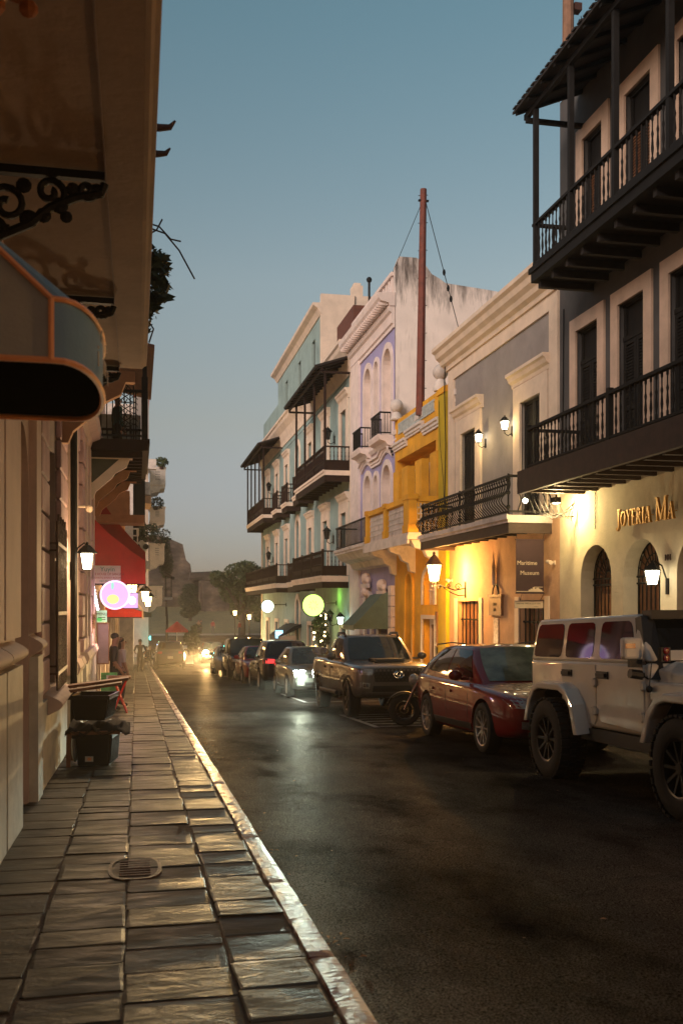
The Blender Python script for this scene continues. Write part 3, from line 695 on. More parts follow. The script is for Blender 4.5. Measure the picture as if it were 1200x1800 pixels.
# ------------------------------------------------------------------ museum house
MT['taupe'] = mat("taupe_render", (.29, .255, .23), .85, .15, 1.5, .2, 25, stain=.25)
MT['ivory'] = mat("ivory_trim", (.72, .57, .43), .7, .15, 2, .1, 30, stain=.2)
MT['peach_render'] = mat("peach_render", (.56, .33, .185), .85, .25, 1.6, .4, 18, stain=.45, stain_col=(.33, .19, .12))
MT['whitewash'] = mat("white_slab", (.66, .58, .52), .8, .2, 3, .3, 30, stain=.55, stain_col=(.12, .09, .08))
B = thing("building", "taupe museum house with ivory cornice and two pedimented doors", "building", (XR, 22.8, gz(22.8)))
dd = [(20.13, 21.28), (24.33, 25.5)]; dg = [(19.95, 21.42), (24.12, 25.87)]
m = M(); facade(m, XR, -1, 19.21, 26.6, 3.4, 8.15, [(a, c, 3.44, 6.14) for a, c in dd], .2); shell(m, XR, -1, 9, 19.21, 26.6, -1.4, 8.15); m.build("wall", MT['taupe'], B)
m = M(); facade(m, XR, -1, 19.21, 26.6, -1.4, 3.4, [(a, c, -1.2, 1.64) for a, c in dg], .28); m.build("ground_floor_wall", MT['peach_render'], B)
m = M(); 
for a, c in ((19.22, 19.66), (26.1, 26.59)): m.box(XR-.05, XR+.02, a, c, 3.42, 7.77)
m.box(XR-.05, XR+.02, 19.22, 26.59, 7.77, 8.12); m.build("pilaster_frame", MT['ivory'], B)
cornice(B, XR, -1, 19.21, 26.75, 8.1, [(0, 0), (.10, .0), (.12, .10), (.22, .16), (.26, .26), (.36, .34), (.40, .46), (.48, .52), (.48, .62), (0, .66)], MT['ivory'])
m = M().box(XR+.15, XR+.45, 19.3, 26.5, 8.16, 9.02); m.build("parapet", MT['taupe'], B)
M().box(XR+.10, XR+.50, 19.25, 26.55, 9.02, 9.14).build("coping", MT['ivory'], B)
for a, c in dd:
    surround(B, XR, -1, a, c, 3.43, 6.14, .40, MT['ivory'], .06, head=(.12, .34)); shutter(B, XR, -1, a, c, 3.44, 6.14, MT['blackgreen'], 0, 44, inset=.06)
for a, c in dg:
    m = M(); n = 7
    for k in range(n): m.box(XR+.22, XR+.25, a+(c-a)*k/n+.004, a+(c-a)*(k+1)/n-.004, -1.2, 1.64)
    m.build("door", MT['oldwood'], B)
    g = M()
    for k in range(6): yy = a+.12+(c-a-.24)*k/5; g.tube([(XR+.10, yy, -1.1), (XR+.10, yy, 1.62)], .018, 6)
    for zz in (1.15, -.15): g.box(XR+.085, XR+.115, a, c, zz-.02, zz+.02); 
    for k in range(6): g.ball((XR+.10, a+.12+(c-a-.24)*k/5, 1.15), .04, 6, 4)
    g.build("grille", MT['iron'], B)
    M().box(XR-.03, XR+.02, a-.24, a, -1.3, 1.72).box(XR-.03, XR+.02, c, c+.24, -1.3, 1.72).build("door_surround", MT['ivory'], B)
bc = balcony(B, XR, -1, 1.0, 19.58, 26.2, 3.26, 3.42, .85, MT['whitewash'], MT['iron'], .145, 'bombe', fascia=.22, mt_f=MT['deepbrown'], joists=.62, mt_j=MT['darkwood'], label="white balcony slab with bulging black iron railing", rail_w=.025)
for y in (19.7, 22.9, 26.05):
    m = M().tube([(7.66, y, 3.42), (7.66, y, 4.30)], .02, 6)
    for zz in (3.6, 3.9, 4.2): m.ball((7.66, y, zz), .05, 6, 4)
    m.build("post", MT['iron'], bc)
G = "small lit lanterns on the taupe museum wall"
for y, side in ((22.75, "right of the far pedimented door"), (22.0, "left of the near pedimented door")):
    yy = y + (.9 if side[0] == 'r' else -.15)
    wall_lantern("small lit white lantern on the taupe wall " + side, XR, -1, yy, 5.62, .8, G, mtg=MT['glow_white'], watts=24, col=(1, .72, .30), arm=.24)
# banner, plaques and small fittings
MT['plum'] = mat("plum_cloth", (.045, .022, .026), .85, .2, 4, .2, 60)
MT['offwhite'] = mat("off_white_print", (.62, .50, .36), .7, .1, 5)
bn = thing("banner", "dark plum banner reading Maritime Museum hung below the balcony", "banner", (8.12, 19.62, 2.3))
m = M(); m.box(7.80, 8.42, 19.617, 19.623, 1.78, 2.90); m.box(7.79, 8.43, 19.605, 19.635, 2.89, 2.92).box(7.79, 8.43, 19.605, 19.635, 1.765, 1.79)
m.build("cloth", MT['plum'], bn)
M().tube([(7.82, 19.62, 2.92), (7.76, 19.66, 3.25)], .006, 4).tube([(8.40, 19.62, 2.92), (8.50, 19.66, 3.25)], .006, 4).build("rope", MT['iron'], bn)
for tx, sz, px_, pz, ax in (("Maritime", .125, 7.82, 2.375, 'LEFT'), ("Museum", .125, 7.89, 2.165, 'LEFT')):
    text(bn, tx, sz, (px_, 19.614, pz), (1,0,0), MT['offwhite'], .002, ax)
m = M(); m.box(7.805, 8.41, 19.611, 19.6155, 1.806, 1.822)
for k, (x, w, z, h) in enumerate(((8.08, .30, 1.822, .03), (8.12, .22, 1.852, .02), (8.17, .05, 1.872, .03), (8.25, .06, 1.872, .02), (8.2, .2, 1.90, .012))): m.box(x, x+w, 19.611-.0005*k, 19.6155, z, z+h)
m.prism([(8.06, 1.822), (8.14, 1.86), (8.12, 1.822)], 'y', 19.6095, 19.6155)
m.build("ship_drawing", MT['offwhite'], bn)
sg = thing("sign_board", "long cream sign board with small dark print over the museum door", "sign", (8.1, 19.75, 1.5))
M().box(7.82, 8.46, 19.74, 19.77, 1.46, 1.62).build("board", MT['offwhite'], sg)
text(sg, "MARITIME TIMES MUSEUM INDO", .038, (8.13, 19.738, 1.545), (1,0,0), MT['plum'], .0012)
text(sg, "SAN JUAN", .02, (8.30, 19.738, 1.487), (1,0,0), MT['rust'], .0012)
M().tube([(7.95, 19.76, 1.62), (8.0, 19.78, 1.78)], .006, 4).tube([(8.4, 19.76, 1.62), (8.5, 19.78, 1.78)], .006, 4).build("hanger", MT['iron'], sg)
sg = thing("wall_plaque", "brown shopping bag shaped plaque with handle on the museum wall", "plaque", (XR, 22.85, 1.45))
m = M(); m.box(XR-.07, XR-.002, 22.42, 23.25, 1.28, 1.72); m.box(XR-.09, XR-.002, 22.38, 23.29, 1.72, 1.79); m.build("plate", MT['oldwood'], sg)
M().tube([(XR-.05, 22.84-.2*math.cos(math.pi*k/10), 1.79+.24*math.sin(math.pi*k/10)) for k in range(11)], .022, 6).build("handle", MT['iron'], sg)
text(sg, "CASA", .10, (XR-.073, 22.84, 1.52), (0,-1,0), MT['darkwood'], .003); text(sg, "1521", .10, (XR-.073, 22.84, 1.38), (0,-1,0), MT['darkwood'], .003)
sg = thing("wall_lamp", "pale candle shaped wall lamp above the brown plaque", "lamp", (XR, 22.95, 2.3))
M().lathe([(.03, 2.0), (.045, 2.04), (.045, 2.30), (.05, 2.34)], (XR-.055, 22.95, 0), 10).build("stem", MT['ivory'], sg)
M().lathe([(.045, 2.341), (.053, 2.42), (.03, 2.58), (.012, 2.78), (0, 2.85)], (XR-.055, 22.95, 0), 10).build("flame_glass", mat("frosted", (.8, .62, .36), .4, .1), sg)
M().box(XR-.02, XR-.001, 22.74, 23.06, .35, 1.22).build("tile_strip", mat("mosaic_strip", (.50, .30, .20), .5, .7, 18), cat="tile panel", label="narrow mosaic tile strip below the brown plaque")
for (lab, y, z) in (("white security camera by the museum corner near the banner", 19.45, 2.42), ("white security camera beside the orange street lantern", 26.35, 2.22)):
    cm = thing("security_camera", lab, "camera", (XR, y, z), "white security cameras")
    M().box(XR-.03, XR-.001, y-.04, y+.04, z-.04, z+.04).tube([(XR-.03, y, z), (XR-.14, y, z+.01)], .015).build("mount", MT['ivory'], cm)
    M().tube([(XR-.14, y+.06, z+.02), (XR-.15, y-.14, z-.01)], .045, 8).build("camera_body", MT['ivory'], cm)
# big street lanterns on their scrolled arms
def street_lantern(label, yl, w1, w2, col=(1, .47, .115)):
    xl = 7.72; sl_ = thing("street_lantern", label, "lantern", (XR, yl, 2.2), "orange street lanterns on scrolled brackets")
    m = M(); m.box(XR-.03, XR-.001, yl-.03, yl+.03, 1.72, 2.16)
    m.tube([(XR-.03, yl, 1.98), (8.3, yl, 1.93), (8.0, yl, 2.02), (7.85, yl, 2.07), (xl, yl, 2.05), (xl, yl, 2.14)], .018, 6)
    for (cx_, cz_, r_, s_) in ((8.38, 2.02, .10, 1), (8.12, 2.06, .055, -1), (7.86, 2.0, .05, 1)):
        m.tube([(cx_ + r_*(1-k/22)*math.cos(s_*k*.42), yl, cz_ + r_*(1-k/22)*math.sin(s_*k*.42)) for k in range(20)], .013, 5)
    m.tube([(XR-.03, yl, 1.80), (8.42, yl, 1.78), (8.2, yl, 1.86), (7.98, yl, 2.0)], .014, 5)
    m.build("scroll_bracket", MT['iron'], sl_)
    m = M(); zb, zt = 2.17, 2.60
    for k in range(6):
        a = math.pi*k/3; m.tube([(xl+.125*math.cos(a), yl+.125*math.sin(a), zb), (xl+.20*math.cos(a), yl+.20*math.sin(a), zt)], .011, 4)
    m.lathe([(.0, zb-.03), (.11, zb-.03), (.135, zb-.002)], (xl, yl, 0), 6)
    m.lathe([(.245, zt), (.20, zt+.06), (.10, zt+.20), (.085, zt+.22), (.05, zt+.25), (.03, zt+.28), (.045, zt+.32), (.0, zt+.36)], (xl, yl, 0), 6)
    m.build("cage", MT['rust'], sl_)
    M().lathe([(.0, zb), (.118, zb), (.19, zt-.006), (0, zt-.005)], (xl, yl, 0), 6).build("lamp_glass", MT['glow_orange'], sl_)
    lamp(sl_, (xl, yl, 2.0), w1, col, .08); lamp(sl_, (xl+.30, yl, 2.4), w2, col, .1)
street_lantern("large glowing orange street lantern on a scrolled bracket beside the museum", 25.2, 260, 400)
street_lantern("orange street lantern on the charcoal house nearer than the arched doors", 2.2, 330, 50, (1, .56, .25))

# the street goes on behind the camera: plain house fronts on both sides
for (lab, x0, x1, y0, y1, h, m_) in (("ochre house front behind the camera on the right", 8.6, 16, -24, -3.05, 11.5, 'tan'), ("grey house front far behind the camera on the right", 8.6, 16, -48, -24.05, 10.5, 'taupe')):
    t = thing("building", lab, "building", (x0, y0, 0)); m = M(); hs = [(y0+2+k*4, y0+3.2+k*4, z, z+2.4) for k in range(5) for z in (-.0+.9, 5.0)]
    facade(m, x0, -1, y0, y1, -1, h, hs, .25); shell(m, x0, -1, x1-x0, y0, y1, -1, h); m.build("wall", MT[m_], t)
    for q in hs: shutter(t, x0, -1, q[0], q[1], q[2], q[3], MT['darkwood'], 0, 6)
# ------------------------------------------------------------------ yellow house
MT['yellow'] = mat("yellow_render", (.74, .36, .022), .8, .25, 1, .2, 25, stain=.45, stain_col=(.36, .17, .03))
MT['olive_yellow'] = mat("olive_yellow_render", (.52, .36, .012), .8, .15, 2, .2, 25)
MT['pale_blue'] = mat("pale_openwork", (.42, .46, .44), .8, .3, 8)
Y0, Y1 = 26.61, 32.6
B = thing("building", "deep yellow house with columned loggia and solid yellow balcony", "building", (XR, 29.6, gz(29.6)))
lg = (27.9, 32.35, 3.60, 6.40)
gdoors = [(27.95, 29.2, -1.3, 1.12), (27.95, 29.2, 1.55, 2.62, .75), (30.35, 31.15, -1.3, 2.55, 1.0)]
m = M(); facade(m, XR, -1, Y0, Y1, -1.5, 7.78, [lg] + gdoors, .35); shell(m, XR, -1, 9, Y0, Y1, -1.5, 7.45); m.quad((XR+.3, Y0, 7.40), (XR+.3, Y1, 7.40), (XR+.3, Y1, 7.78), (XR+.3, Y0, 7.78)); m.quad((XR, Y0, 7.78), (XR, Y1, 7.78), (XR+.3, Y1, 7.78), (XR+.3, Y0, 7.78))
m.build("wall", MT['yellow'], B)
m = M(); m.quad((XR+.50, 27.9, 3.4), (XR+.50, 32.35, 3.4), (XR+.50, 32.35, 6.5), (XR+.50, 27.9, 6.5)); m.quad((XR+.35, 27.9, 6.4), (XR+.35, 32.35, 6.4), (XR+.50, 32.35, 6.4), (XR+.50, 27.9, 6.4)); m.quad((XR+.35, 27.9, 3.5), (XR+.35, 27.9, 6.4), (XR+.50, 27.9, 6.4), (XR+.50, 27.9, 3.5)); m.quad((XR+.35, 32.35, 3.5), (XR+.35, 32.35, 6.4), (XR+.50, 32.35, 6.4), (XR+.50, 32.35, 3.5))
m.build("loggia", MT['yellow'], B)
for y in (28.42, 30.0, 31.5):
    shutter(B, XR+.44, -1, y, y+.80, 3.6, 6.05, MT['ivory'], .5, 26, inset=.0)
me1 = M().box(-.10, .14, -.36, .36, 3.6, 6.05).box(-.13, .15, -.39, .39, 3.6, 3.9).mesh("column", MT['yellow'])
cap = M().box(-.13, .16, -.39, .39, 6.05, 6.12).box(-.10, .15, -.37, .37, 6.12, 6.24).box(-.16, .17, -.42, .42, 6.24, 6.398).mesh("capital", MT['whitewash'])
for y in (28.02, 29.62, 31.22, 32.32):
    c = link("column", me1, B, loc=(XR+.06, y, 0)); link("capital", cap, c, loc=(XR+.06, y, 0))
m = M().box(XR-.10, XR+.02, 26.62, 27.35, -1.4, 7.55); m.build("pier", MT['olive_yellow'], B)
M().box(XR-.14, XR+.06, 26.62, 27.40, 7.551, 7.72).build("pier_cap", MT['yellow'], B)
for y in (27.42, 32.35):
    f = M(); f.lathe([(.20, 7.72 if y < 30 else 7.781), (.22, 7.82), (.13, 8.02), (.11, 8.06)], (XR-.01, y, 0), 12); f.ball((XR-.01, y, 8.27), .23, 14, 10); f.build("ball_finial", MT['whitewash'], B, smooth=True)
op = M(); op.box(XR-.03, XR-.001, 28.0, 32.1, 7.26, 7.32).box(XR-.03, XR-.001, 28.0, 32.1, 7.56, 7.62)
for k in range(34): y = 28.06 + k*.12; op.box(XR-.025, XR-.001, y, y+.07, 7.32, 7.56)
op.build("openwork_band", MT['pale_blue'], B)
for (a, c, z) in ((27.4, 29.1, 6.72), (29.1, 31.0, 6.92), (31.0, 32.59, 6.72)):
    cornice(B, XR, -1, a+.002, c-.002, z, [(0, 0), (.06, 0), (.06, .06), (.10, .08), (.10, .15), (.15, .18), (.15, .26), (0, .27)], MT['whitewash'])
# solid balcony with pierced panels
b0, b1 = 27.3, 32.9; xo = 7.6
bm = M(); bm.box(XR-.02, xo, b0, b1, 3.42, 3.62); bm.box(xo-.04, xo-.001, b0-.04, b1+.03, 3.30, 3.55)
bc = bm.build("balcony", MT['whitewash'], B, "solid yellow balcony with pierced panels")
for y in (27.62, 30.2, 32.7):
    w = .30 if y < 28 else .14
    M().box(xo+.02, xo+.26, y-w, y+w, 3.63, 4.70).box(xo-.01, xo+.29, y-w-.03, y+w+.03, 3.63, 3.86).box(xo-.01, xo+.29, y-w-.03, y+w+.03, 4.58, 4.72).build("post", MT['yellow'], bc)
rl = M().box(xo+.03, xo+.25, 27.95, 30.02, 4.52, 4.68).box(xo+.03, xo+.25, 30.38, 32.52, 4.52, 4.68).box(xo+.291, XR, 27.34, 27.54, 4.52, 4.68); rl.build("rail", MT['yellow'], bc)
for (a, c) in ((27.95, 30.02), (30.38, 32.52)):
    p = M(); n = int((c-a)/.17)
    for i in range(n):
        for j in range(5): y = a+(c-a)*(i+.5)/n; zc = 3.72+j*.17; p.box(xo+.10, xo+.18, y-.06, y-.022, zc-.075, zc+.075); p.box(xo+.10, xo+.18, y-.022, y+.06, zc-.075, zc-.035)
    p.build("pierced_panel", MT['whitewash'], bc, kind='stuff')
p = M()
for i in range(6):
    for j in range(5): x = xo+.32+i*.115; zc = 3.72+j*.17; p.box(x-.05, x-.02, 27.40, 27.48, zc-.075, zc+.075); p.box(x-.02, x+.05, 27.40, 27.48, zc-.075, zc-.035)
p.build("pierced_panel", MT['whitewash'], bc, kind='stuff')
for y in (27.5, 30.2, 32.5):   # scrolled corbels under the slab
    pr = [(XR, 2.55), (XR-.18, 2.62), (XR-.22, 2.85), (XR-.42, 2.95), (XR-.50, 3.12), (XR-.80, 3.20), (XR-.90, 3.41), (XR, 3.41)]
    M().prism(pr, 'y', y-.14, y+.14).build("corbel", MT['whitewash'], B)
a, c = 27.95, 29.2
surround(B, XR, -1, a, c, 1.55, 2.62, .10, MT['whitewash'], .05, arch=.75, name="window_surround"); surround(B, XR, -1, a, c, -1.3, 1.12, .12, MT['ivory'], .05)
m = M().quad((XR+.3, a, 1.5), (XR+.3, c, 1.5), (XR+.3, c, 2.65), (XR+.3, a, 2.65)); w = m.build("window_pane", MT['oldwood'], B)
g = M()
for k in range(8): y = a+.06+(c-a-.12)*k/7; g.tube([(XR+.2, y, 1.55), (XR+.2, y, 2.45)], .018, 5)
g.box(XR+.18, XR+.22, a, c, 1.95, 2.0); g.build("grille", MT['ivory'], B)
d = M(); 
for y in (a+.01, (a+c)/2-.06, c-.13):
    d.box(XR+.2, XR+.26, y, y+.12, -1.3, 1.1)
d.box(XR+.202, XR+.258, a+.131, c-.131, .95, 1.1).box(XR+.202, XR+.258, a+.131, c-.131, -.25, -.1); dr = d.build("door", MT['ivory'], B); M().quad((XR+.24, a, -1.3), (XR+.24, c, -1.3), (XR+.24, c, 1.1), (XR+.24, a, 1.1)).build("pane", mat("amber_pane", (.16, .06, .02), .15, .2, 4), dr)
shutter(B, XR+.2, -1, 30.35, 31.15, -1.3, 2.55, MT['tan'], 0, 20, inset=.0, solid=True); surround(B, XR, -1, 30.35, 31.15, -1.3, 2.55, .12, MT['yellow'], .06, arch=1.0)
sg = thing("vertical_sign", "narrow vertical shop sign with small writing on the yellow wall", "sign", (XR, 27.25, 1))
M().box(XR-.14, XR-.101, 27.36, 27.52, .35, 1.35).build("board", MT['oldwood'], sg); text(sg, "GALERIA", .17, (XR-.143, 27.44, .44), (0,0,1), MT['offwhite'], .002, 'LEFT', up=(0,1,0))
M().box(XR-.13, XR-.101, 27.38, 27.5, -.9, .32).build("lower_board", MT['darkwood'], sg)
# tall rust coloured pole with guy wires standing on the yellow roof
MT['polered'] = mat("red_brown_pole", (.16, .035, .018), .6, .35, 6, .2, 20)
po = thing("pole", "tall red brown pole standing on the yellow house roof", "pole", (9.55, 29.4, 7.45))
xp, yp = 9.55, 29.4; 
xt = XU(744, 29.2); zt = ZV(332, xt, 29.2); xb = XU(738, 29.4)
M().tube([(xb, 29.4, 7.40), (xt, 29.2, zt)], [.135, .10], 10).build("shaft", MT['polered'], po)
hw = M()
for k in range(8): zz = 8.2+k*.85; f_ = (zz-7.4)/(zt-7.4); hw.tube([(xb+(xt-xb)*f_-.12, 29.35, zz), (xb+(xt-xb)*f_+.17, 29.3, zz+.02)], .012, 4)
hw.box(xt-.16, xt+.16, 29.16, 29.24, zt-.38, zt-.33); hw.build("step", MT['iron'], po)
def wire(label, pts, r=.008, cat="wire", group=None):
    o = M().tube(pts, r, 4).build("cable", MT['iron'], cat=cat, label=label, group=group); return o
def sag(p, q, s, n=10):
    p, q = Vector(p), Vector(q); return [p.lerp(q, k/n) - Vector((0, 0, s*4*(k/n)*(1-k/n))) for k in range(n+1)]
def PXW(u, v, y): x = XU(u, y); return (x, y, ZV(v, x, y))
g1 = PXW(690, 478, 33.0); wire("guy wire from the red brown pole down to the lavender house parapet", [(xt, 29.2, zt-.3), *[Vector((xt, 29.2, zt-.3)).lerp(Vector(g1), k/4) for k in (1, 2, 3)], g1], .010)
g2 = PXW(806, 578, 27.2); wire("guy wire with insulators from the red brown pole down to the museum roof", [(xt+.05, 29.2, zt-.3), g2], .012)
for k in (.58, .70, .78): q = Vector((xt+.05, 29.2, zt-.3)).lerp(Vector(g2), k); M().ball(q, .05, 6, 4, (1,1,2)).build("insulator", MT['iron'], po)
# ------------------------------------------------------------------ lavender house
MT['lavender'] = mat("lavender_render", (.33, .30, .50), .8, .2, .9, .2, 25, stain=.4)
MT['rosewhite'] = mat("rose_white_trim", (.74, .62, .57), .75, .15, 2.5, .1, 25, stain=.2)
MT['stained_white'] = mat("stained_white_wall", (.82, .72, .66), .85, .1, 1.5, .3, 12, stain=.6, stain_col=(.36, .30, .26), streak=.5)
def top_grime(m, z0, z1):
    n, l = m.node_tree.nodes, m.node_tree.links; b = n["Principled BSDF"]; pos = n.new("ShaderNodeNewGeometry").outputs['Position']
    sx = n.new("ShaderNodeSeparateXYZ"); l.new(pos, sx.inputs[0]); r1 = n.new("ShaderNodeMapRange"); r1.inputs[1].default_value = z0; r1.inputs[2].default_value = z1; l.new(sx.outputs[2], r1.inputs[0])
    mp = n.new("ShaderNodeMapping"); mp.inputs['Scale'].default_value = (2.2, 2.2, .35); l.new(pos, mp.inputs[0]); t = n.new("ShaderNodeTexNoise"); t.inputs['Scale'].default_value = 1.6; t.inputs['Detail'].default_value = 9; t.inputs['Roughness'].default_value = .7; l.new(mp.outputs[0], t.inputs['Vector'])
    ad = n.new("ShaderNodeMath"); ad.operation = 'MULTIPLY_ADD'; l.new(r1.outputs[0], ad.inputs[0]); ad.inputs[1].default_value = .42; l.new(t.outputs[0], ad.inputs[2])
    r2 = n.new("ShaderNodeMapRange"); r2.inputs[1].default_value = .78; r2.inputs[2].default_value = 1.02; r2.inputs[4].default_value = .92; l.new(ad.outputs[0], r2.inputs[0])
    mx = n.new("ShaderNodeMix"); mx.data_type = 'RGBA'; src = b.inputs['Base Color'].links[0].from_socket; l.new(r2.outputs[0], mx.inputs[0]); l.new(src, mx.inputs[6]); mx.inputs[7].default_value = (.075, .06, .052, 1); l.new(mx.outputs[2], b.inputs['Base Color'])
top_grime(MT['stained_white'], 10.6, 12.7)
MT['grime'] = mat("grimy_white_wall", (.40, .34, .30), .85, .5, 2, .3, 12, stain=1.0, stain_col=(.07, .055, .05), streak=.7)
Y0, Y1 = 32.61, 39.25
B = thing("building", "lavender house with white arched windows and heavy white cornice", "building", (XR, 36, gz(36)))
up = [(32.98, 34.12, 7.4, 10.5, 1.0), (34.85, 35.45, 7.4, 10.45, 1.0), (35.98, 37.1, 7.4, 10.5, 1.0)]
mi = [(33.05, 34.2, 3.75, 6.45, 1.0), (34.9, 35.5, 3.75, 6.3, 1.0), (36.0, 37.1, 3.75, 6.45, 1.0)]
gf = [(33.2, 34.6, -1.4, 1.55, 1.0), (35.9, 36.8, -1.4, 1.85, 1.0)]
m = M(); facade(m, XR, -1, Y0, Y1, -1.6, 11.7, up + mi + gf, .40); m.build("wall", MT['lavender'], B)
# white gable wall towards the camera, with a swept parapet
m = M(); gw = [(XR+.02, -1.5), (13.2, -1.5), (13.2, 12.35), (11.8, 12.5), (10.4, 12.62), (10.2, 12.75), (9.9, 12.9), (9.6, 13.3), (9.35, 13.42), (8.75, 13.42), (8.68, 13.25), (XR+.02, 13.1)]
m.add([(x, Y0-.02, z) for x, z in gw], [tuple(range(len(gw)))]); m.add([(x, Y0+.25, z) for x, z in gw], [tuple(range(len(gw)))])
for i in range(2, 11): (xa, za), (xc, zc) = gw[i], gw[i+1]; m.quad((xa, Y0-.02, za), (xc, Y0-.02, zc), (xc, Y0+.25, zc), (xa, Y0+.25, za))
m.quad((XR+.02, Y0-.02, -1.5), (XR+.02, Y0+.25, -1.5), (XR+.02, Y0+.25, 13.1), (XR+.02, Y0-.02, 13.1))
m.build("gable_wall", MT['stained_white'], B)
m = M(); m.quad((XR, Y1, -1.5), (13, Y1, -1.5), (13, Y1, 12.5), (XR, Y1, 12.5)); m.quad((XR, Y0+.25, 12.2), (XR, Y1, 12.2), (13, Y1, 12.2), (13, Y0+.25, 12.2)); m.quad((13.1, Y0, -1.5), (13.1, Y1, -1.5), (13.1, Y1, 12.3), (13.1, Y0, 12.3)); m.build("rear_wall", MT['stained_white'], B)
M().box(XR-.10, XR+.02, 37.85, 39.24, -1.5, 11.69).build("pilaster", MT['rosewhite'], B)
cornice(B, XR, -1, Y0-.02, Y1, 11.0, [(0, 0), (.06, 0), (.06, .12), (.12, .16), (.12, .5), (.20, .56), (.24, .70), (0, .72)], MT['rosewhite'], "architrave")
cornice(B, XR, -1, Y0-.05, Y1, 11.725, [(0, 0), (.18, 0), (.22, .10), (.50, .16), (.58, .26), (.62, .42), (0, .46)], MT['rosewhite'])
dm = M().box(XR-.56, XR-.23, -.04, .04, 11.76, 11.86).mesh("dentil", MT['rosewhite'])
for k in range(24): link("dentil", dm, B, loc=(0, Y0+.1+k*.275, 0))
m = M(); m.box(XR-.04, XR+.2, Y0+.26, Y1, 12.19, 12.5); m.box(XR-.07, XR+.23, Y0+.26, Y1, 12.85, 12.98)
for k in range(16): y = Y0+.35+k*.41; m.box(XR, XR+.12, y, y+.2, 12.5, 12.85)
m.build("parapet", MT['rosewhite'], B)
for hs, w in ((up, .22), (mi, .20)):
    for h in hs:
        surround(B, XR, -1, h[0], h[1], h[2], h[3], w if h[1]-h[0] > .8 else .16, MT['rosewhite'], .06, arch=1.0, name="window_surround")
        reveal(B, XR, -1, h, .36, MT['rosewhite']); x = XR+.36; m = M()
        m.box(x, x+.05, h[0], h[1], h[2], h[3]); wdw = m.build("window", MT['ivory'], B)
        yc = (h[0]+h[1])/2; M().box(x-.012, x-.001, h[0]+.1, yc+.12, h[2]+.1, h[3]-.30).build("pane", MT['glass'], wdw)
# wavy hood over the middle windows and balconette slab
pts = []
for k in range(41):
    y = 32.75+(37.5-32.75)*k/40; z = 6.72 + .26*max(0, math.sin((y-32.75)/(34.45-32.75)*math.pi) if y < 34.45 else 0) + .26*max(0, math.sin((y-35.8)/(37.5-35.8)*math.pi) if y > 35.8 else 0); pts.append((y, z))
m = M()
for (ya, za), (yb, zb) in zip(pts, pts[1:]):
    for (x, e0, e1) in ((XR-.12, 0, .12), (XR-.2, .12, .22), (XR-.08, -.10, 0)): m.add([(XR, ya, za+e0), (x, ya, za+e0), (x, ya, za+e1), (XR, ya, za+e1), (XR, yb, zb+e0), (x, yb, zb+e0), (x, yb, zb+e1), (XR, yb, zb+e1)], [(0,1,5,4), (1,2,6,5), (2,3,7,6)])
m.build("window_hood", MT['rosewhite'], B)
for (a, c) in ((32.85, 34.3), (35.85, 37.3)):
    pf = [(XR, 6.98), (XR-.2, 7.02), (XR-.3, 7.14), (XR-.5, 7.2), (XR-.55, 7.36), (XR, 7.36)]
    M().prism(pf, 'y', a-.1, c+.1).build("sill_slab", MT['rosewhite'], B)
    balcony(B, XR, -1, .5, a, c, 7.362, 7.38, .80, MT['rosewhite'], MT['iron'], .10, 'bar', rail_w=.02, label="small iron balconette")
cornice(B, XR, -1, 34.41, 35.74, 7.06, [(0, 0), (.12, .03), (.2, .14), (.2, .28), (0, .3)], MT['rosewhite'])
bc = balcony(B, XR, -1, 1.0, 32.95, 38.1, 3.48, 3.66, .9, MT['whitewash'], MT['iron'], .14, 'bar', rail_w=.025, label="black iron balcony on a moulded white slab")
M().prism([(XR, 2.9), (XR-.3, 2.95), (XR-.4, 3.15), (XR-.75, 3.25), (XR-.95, 3.478), (XR, 3.478)], 'y', 33.0, 38.05).build("slab_moulding", MT['whitewash'], bc)
for h in gf:
    surround(B, XR, -1, h[0], h[1], h[2], h[3], .28, MT['rosewhite'], .10, arch=1.0, keystone=True)
    M().box(XR+.3, XR+.36, h[0], h[1], h[2], h[3]).build("door", MT['darkwood'], B)
    yc = (h[0]+h[1])/2
    M().box(XR-.22, XR-.1, yc-.5, yc+.5, h[3]+.35, h[3]+.5).ball((XR-.12, yc, h[3]+.2), .2, 10, 6).ball((XR-.12, yc-.3, h[3]+.62), .13, 8, 5).ball((XR-.12, yc+.3, h[3]+.62), .13, 8, 5).ball((XR-.13, yc, h[3]+.72), .2, 8, 6).build("carved_keystone", MT['rosewhite'], B)
cq = M().box(XR-.14, XR+.02, -.2, .2, -.17, .17).mesh("quoin", MT['rosewhite'])
for k in range(10):
    for y in (32.83, 37.6): link("quoin", cq, B, loc=(0, y, -1.2+k*.36))
MT['awning_green'] = mat("grey_green_canvas", (.10, .16, .13), .75, .2, 4, .2, 50)
aw = thing("awning", "grey green canvas awning over the lavender house doorway", "awning", (XR, 34, 1.2))
a, c = 33.0, 34.8; m = M(); pr = [(XR-.01, 2.0), (XR-.35, 1.9), (XR-.9, 1.3), (XR-1.35, .85), (XR-1.35, .68), (XR-1.32, .68), (XR-1.32, .83), (XR-.01, 1.80)]
m.prism(pr, 'y', a, c); m.prism([(XR-.01, 1.8), (XR-1.33, .83), (XR-1.33, .72), (XR-.01, .72)], 'y', a, a+.02); m.build("canvas", MT['awning_green'], aw)
M().tube([(XR-1.33, a+.03, .76), (XR-.02, a+.03, .76)], .015).tube([(XR-1.33, c-.03, .76), (XR-.02, c-.03, .76)], .015).build("frame", MT['iron'], aw)
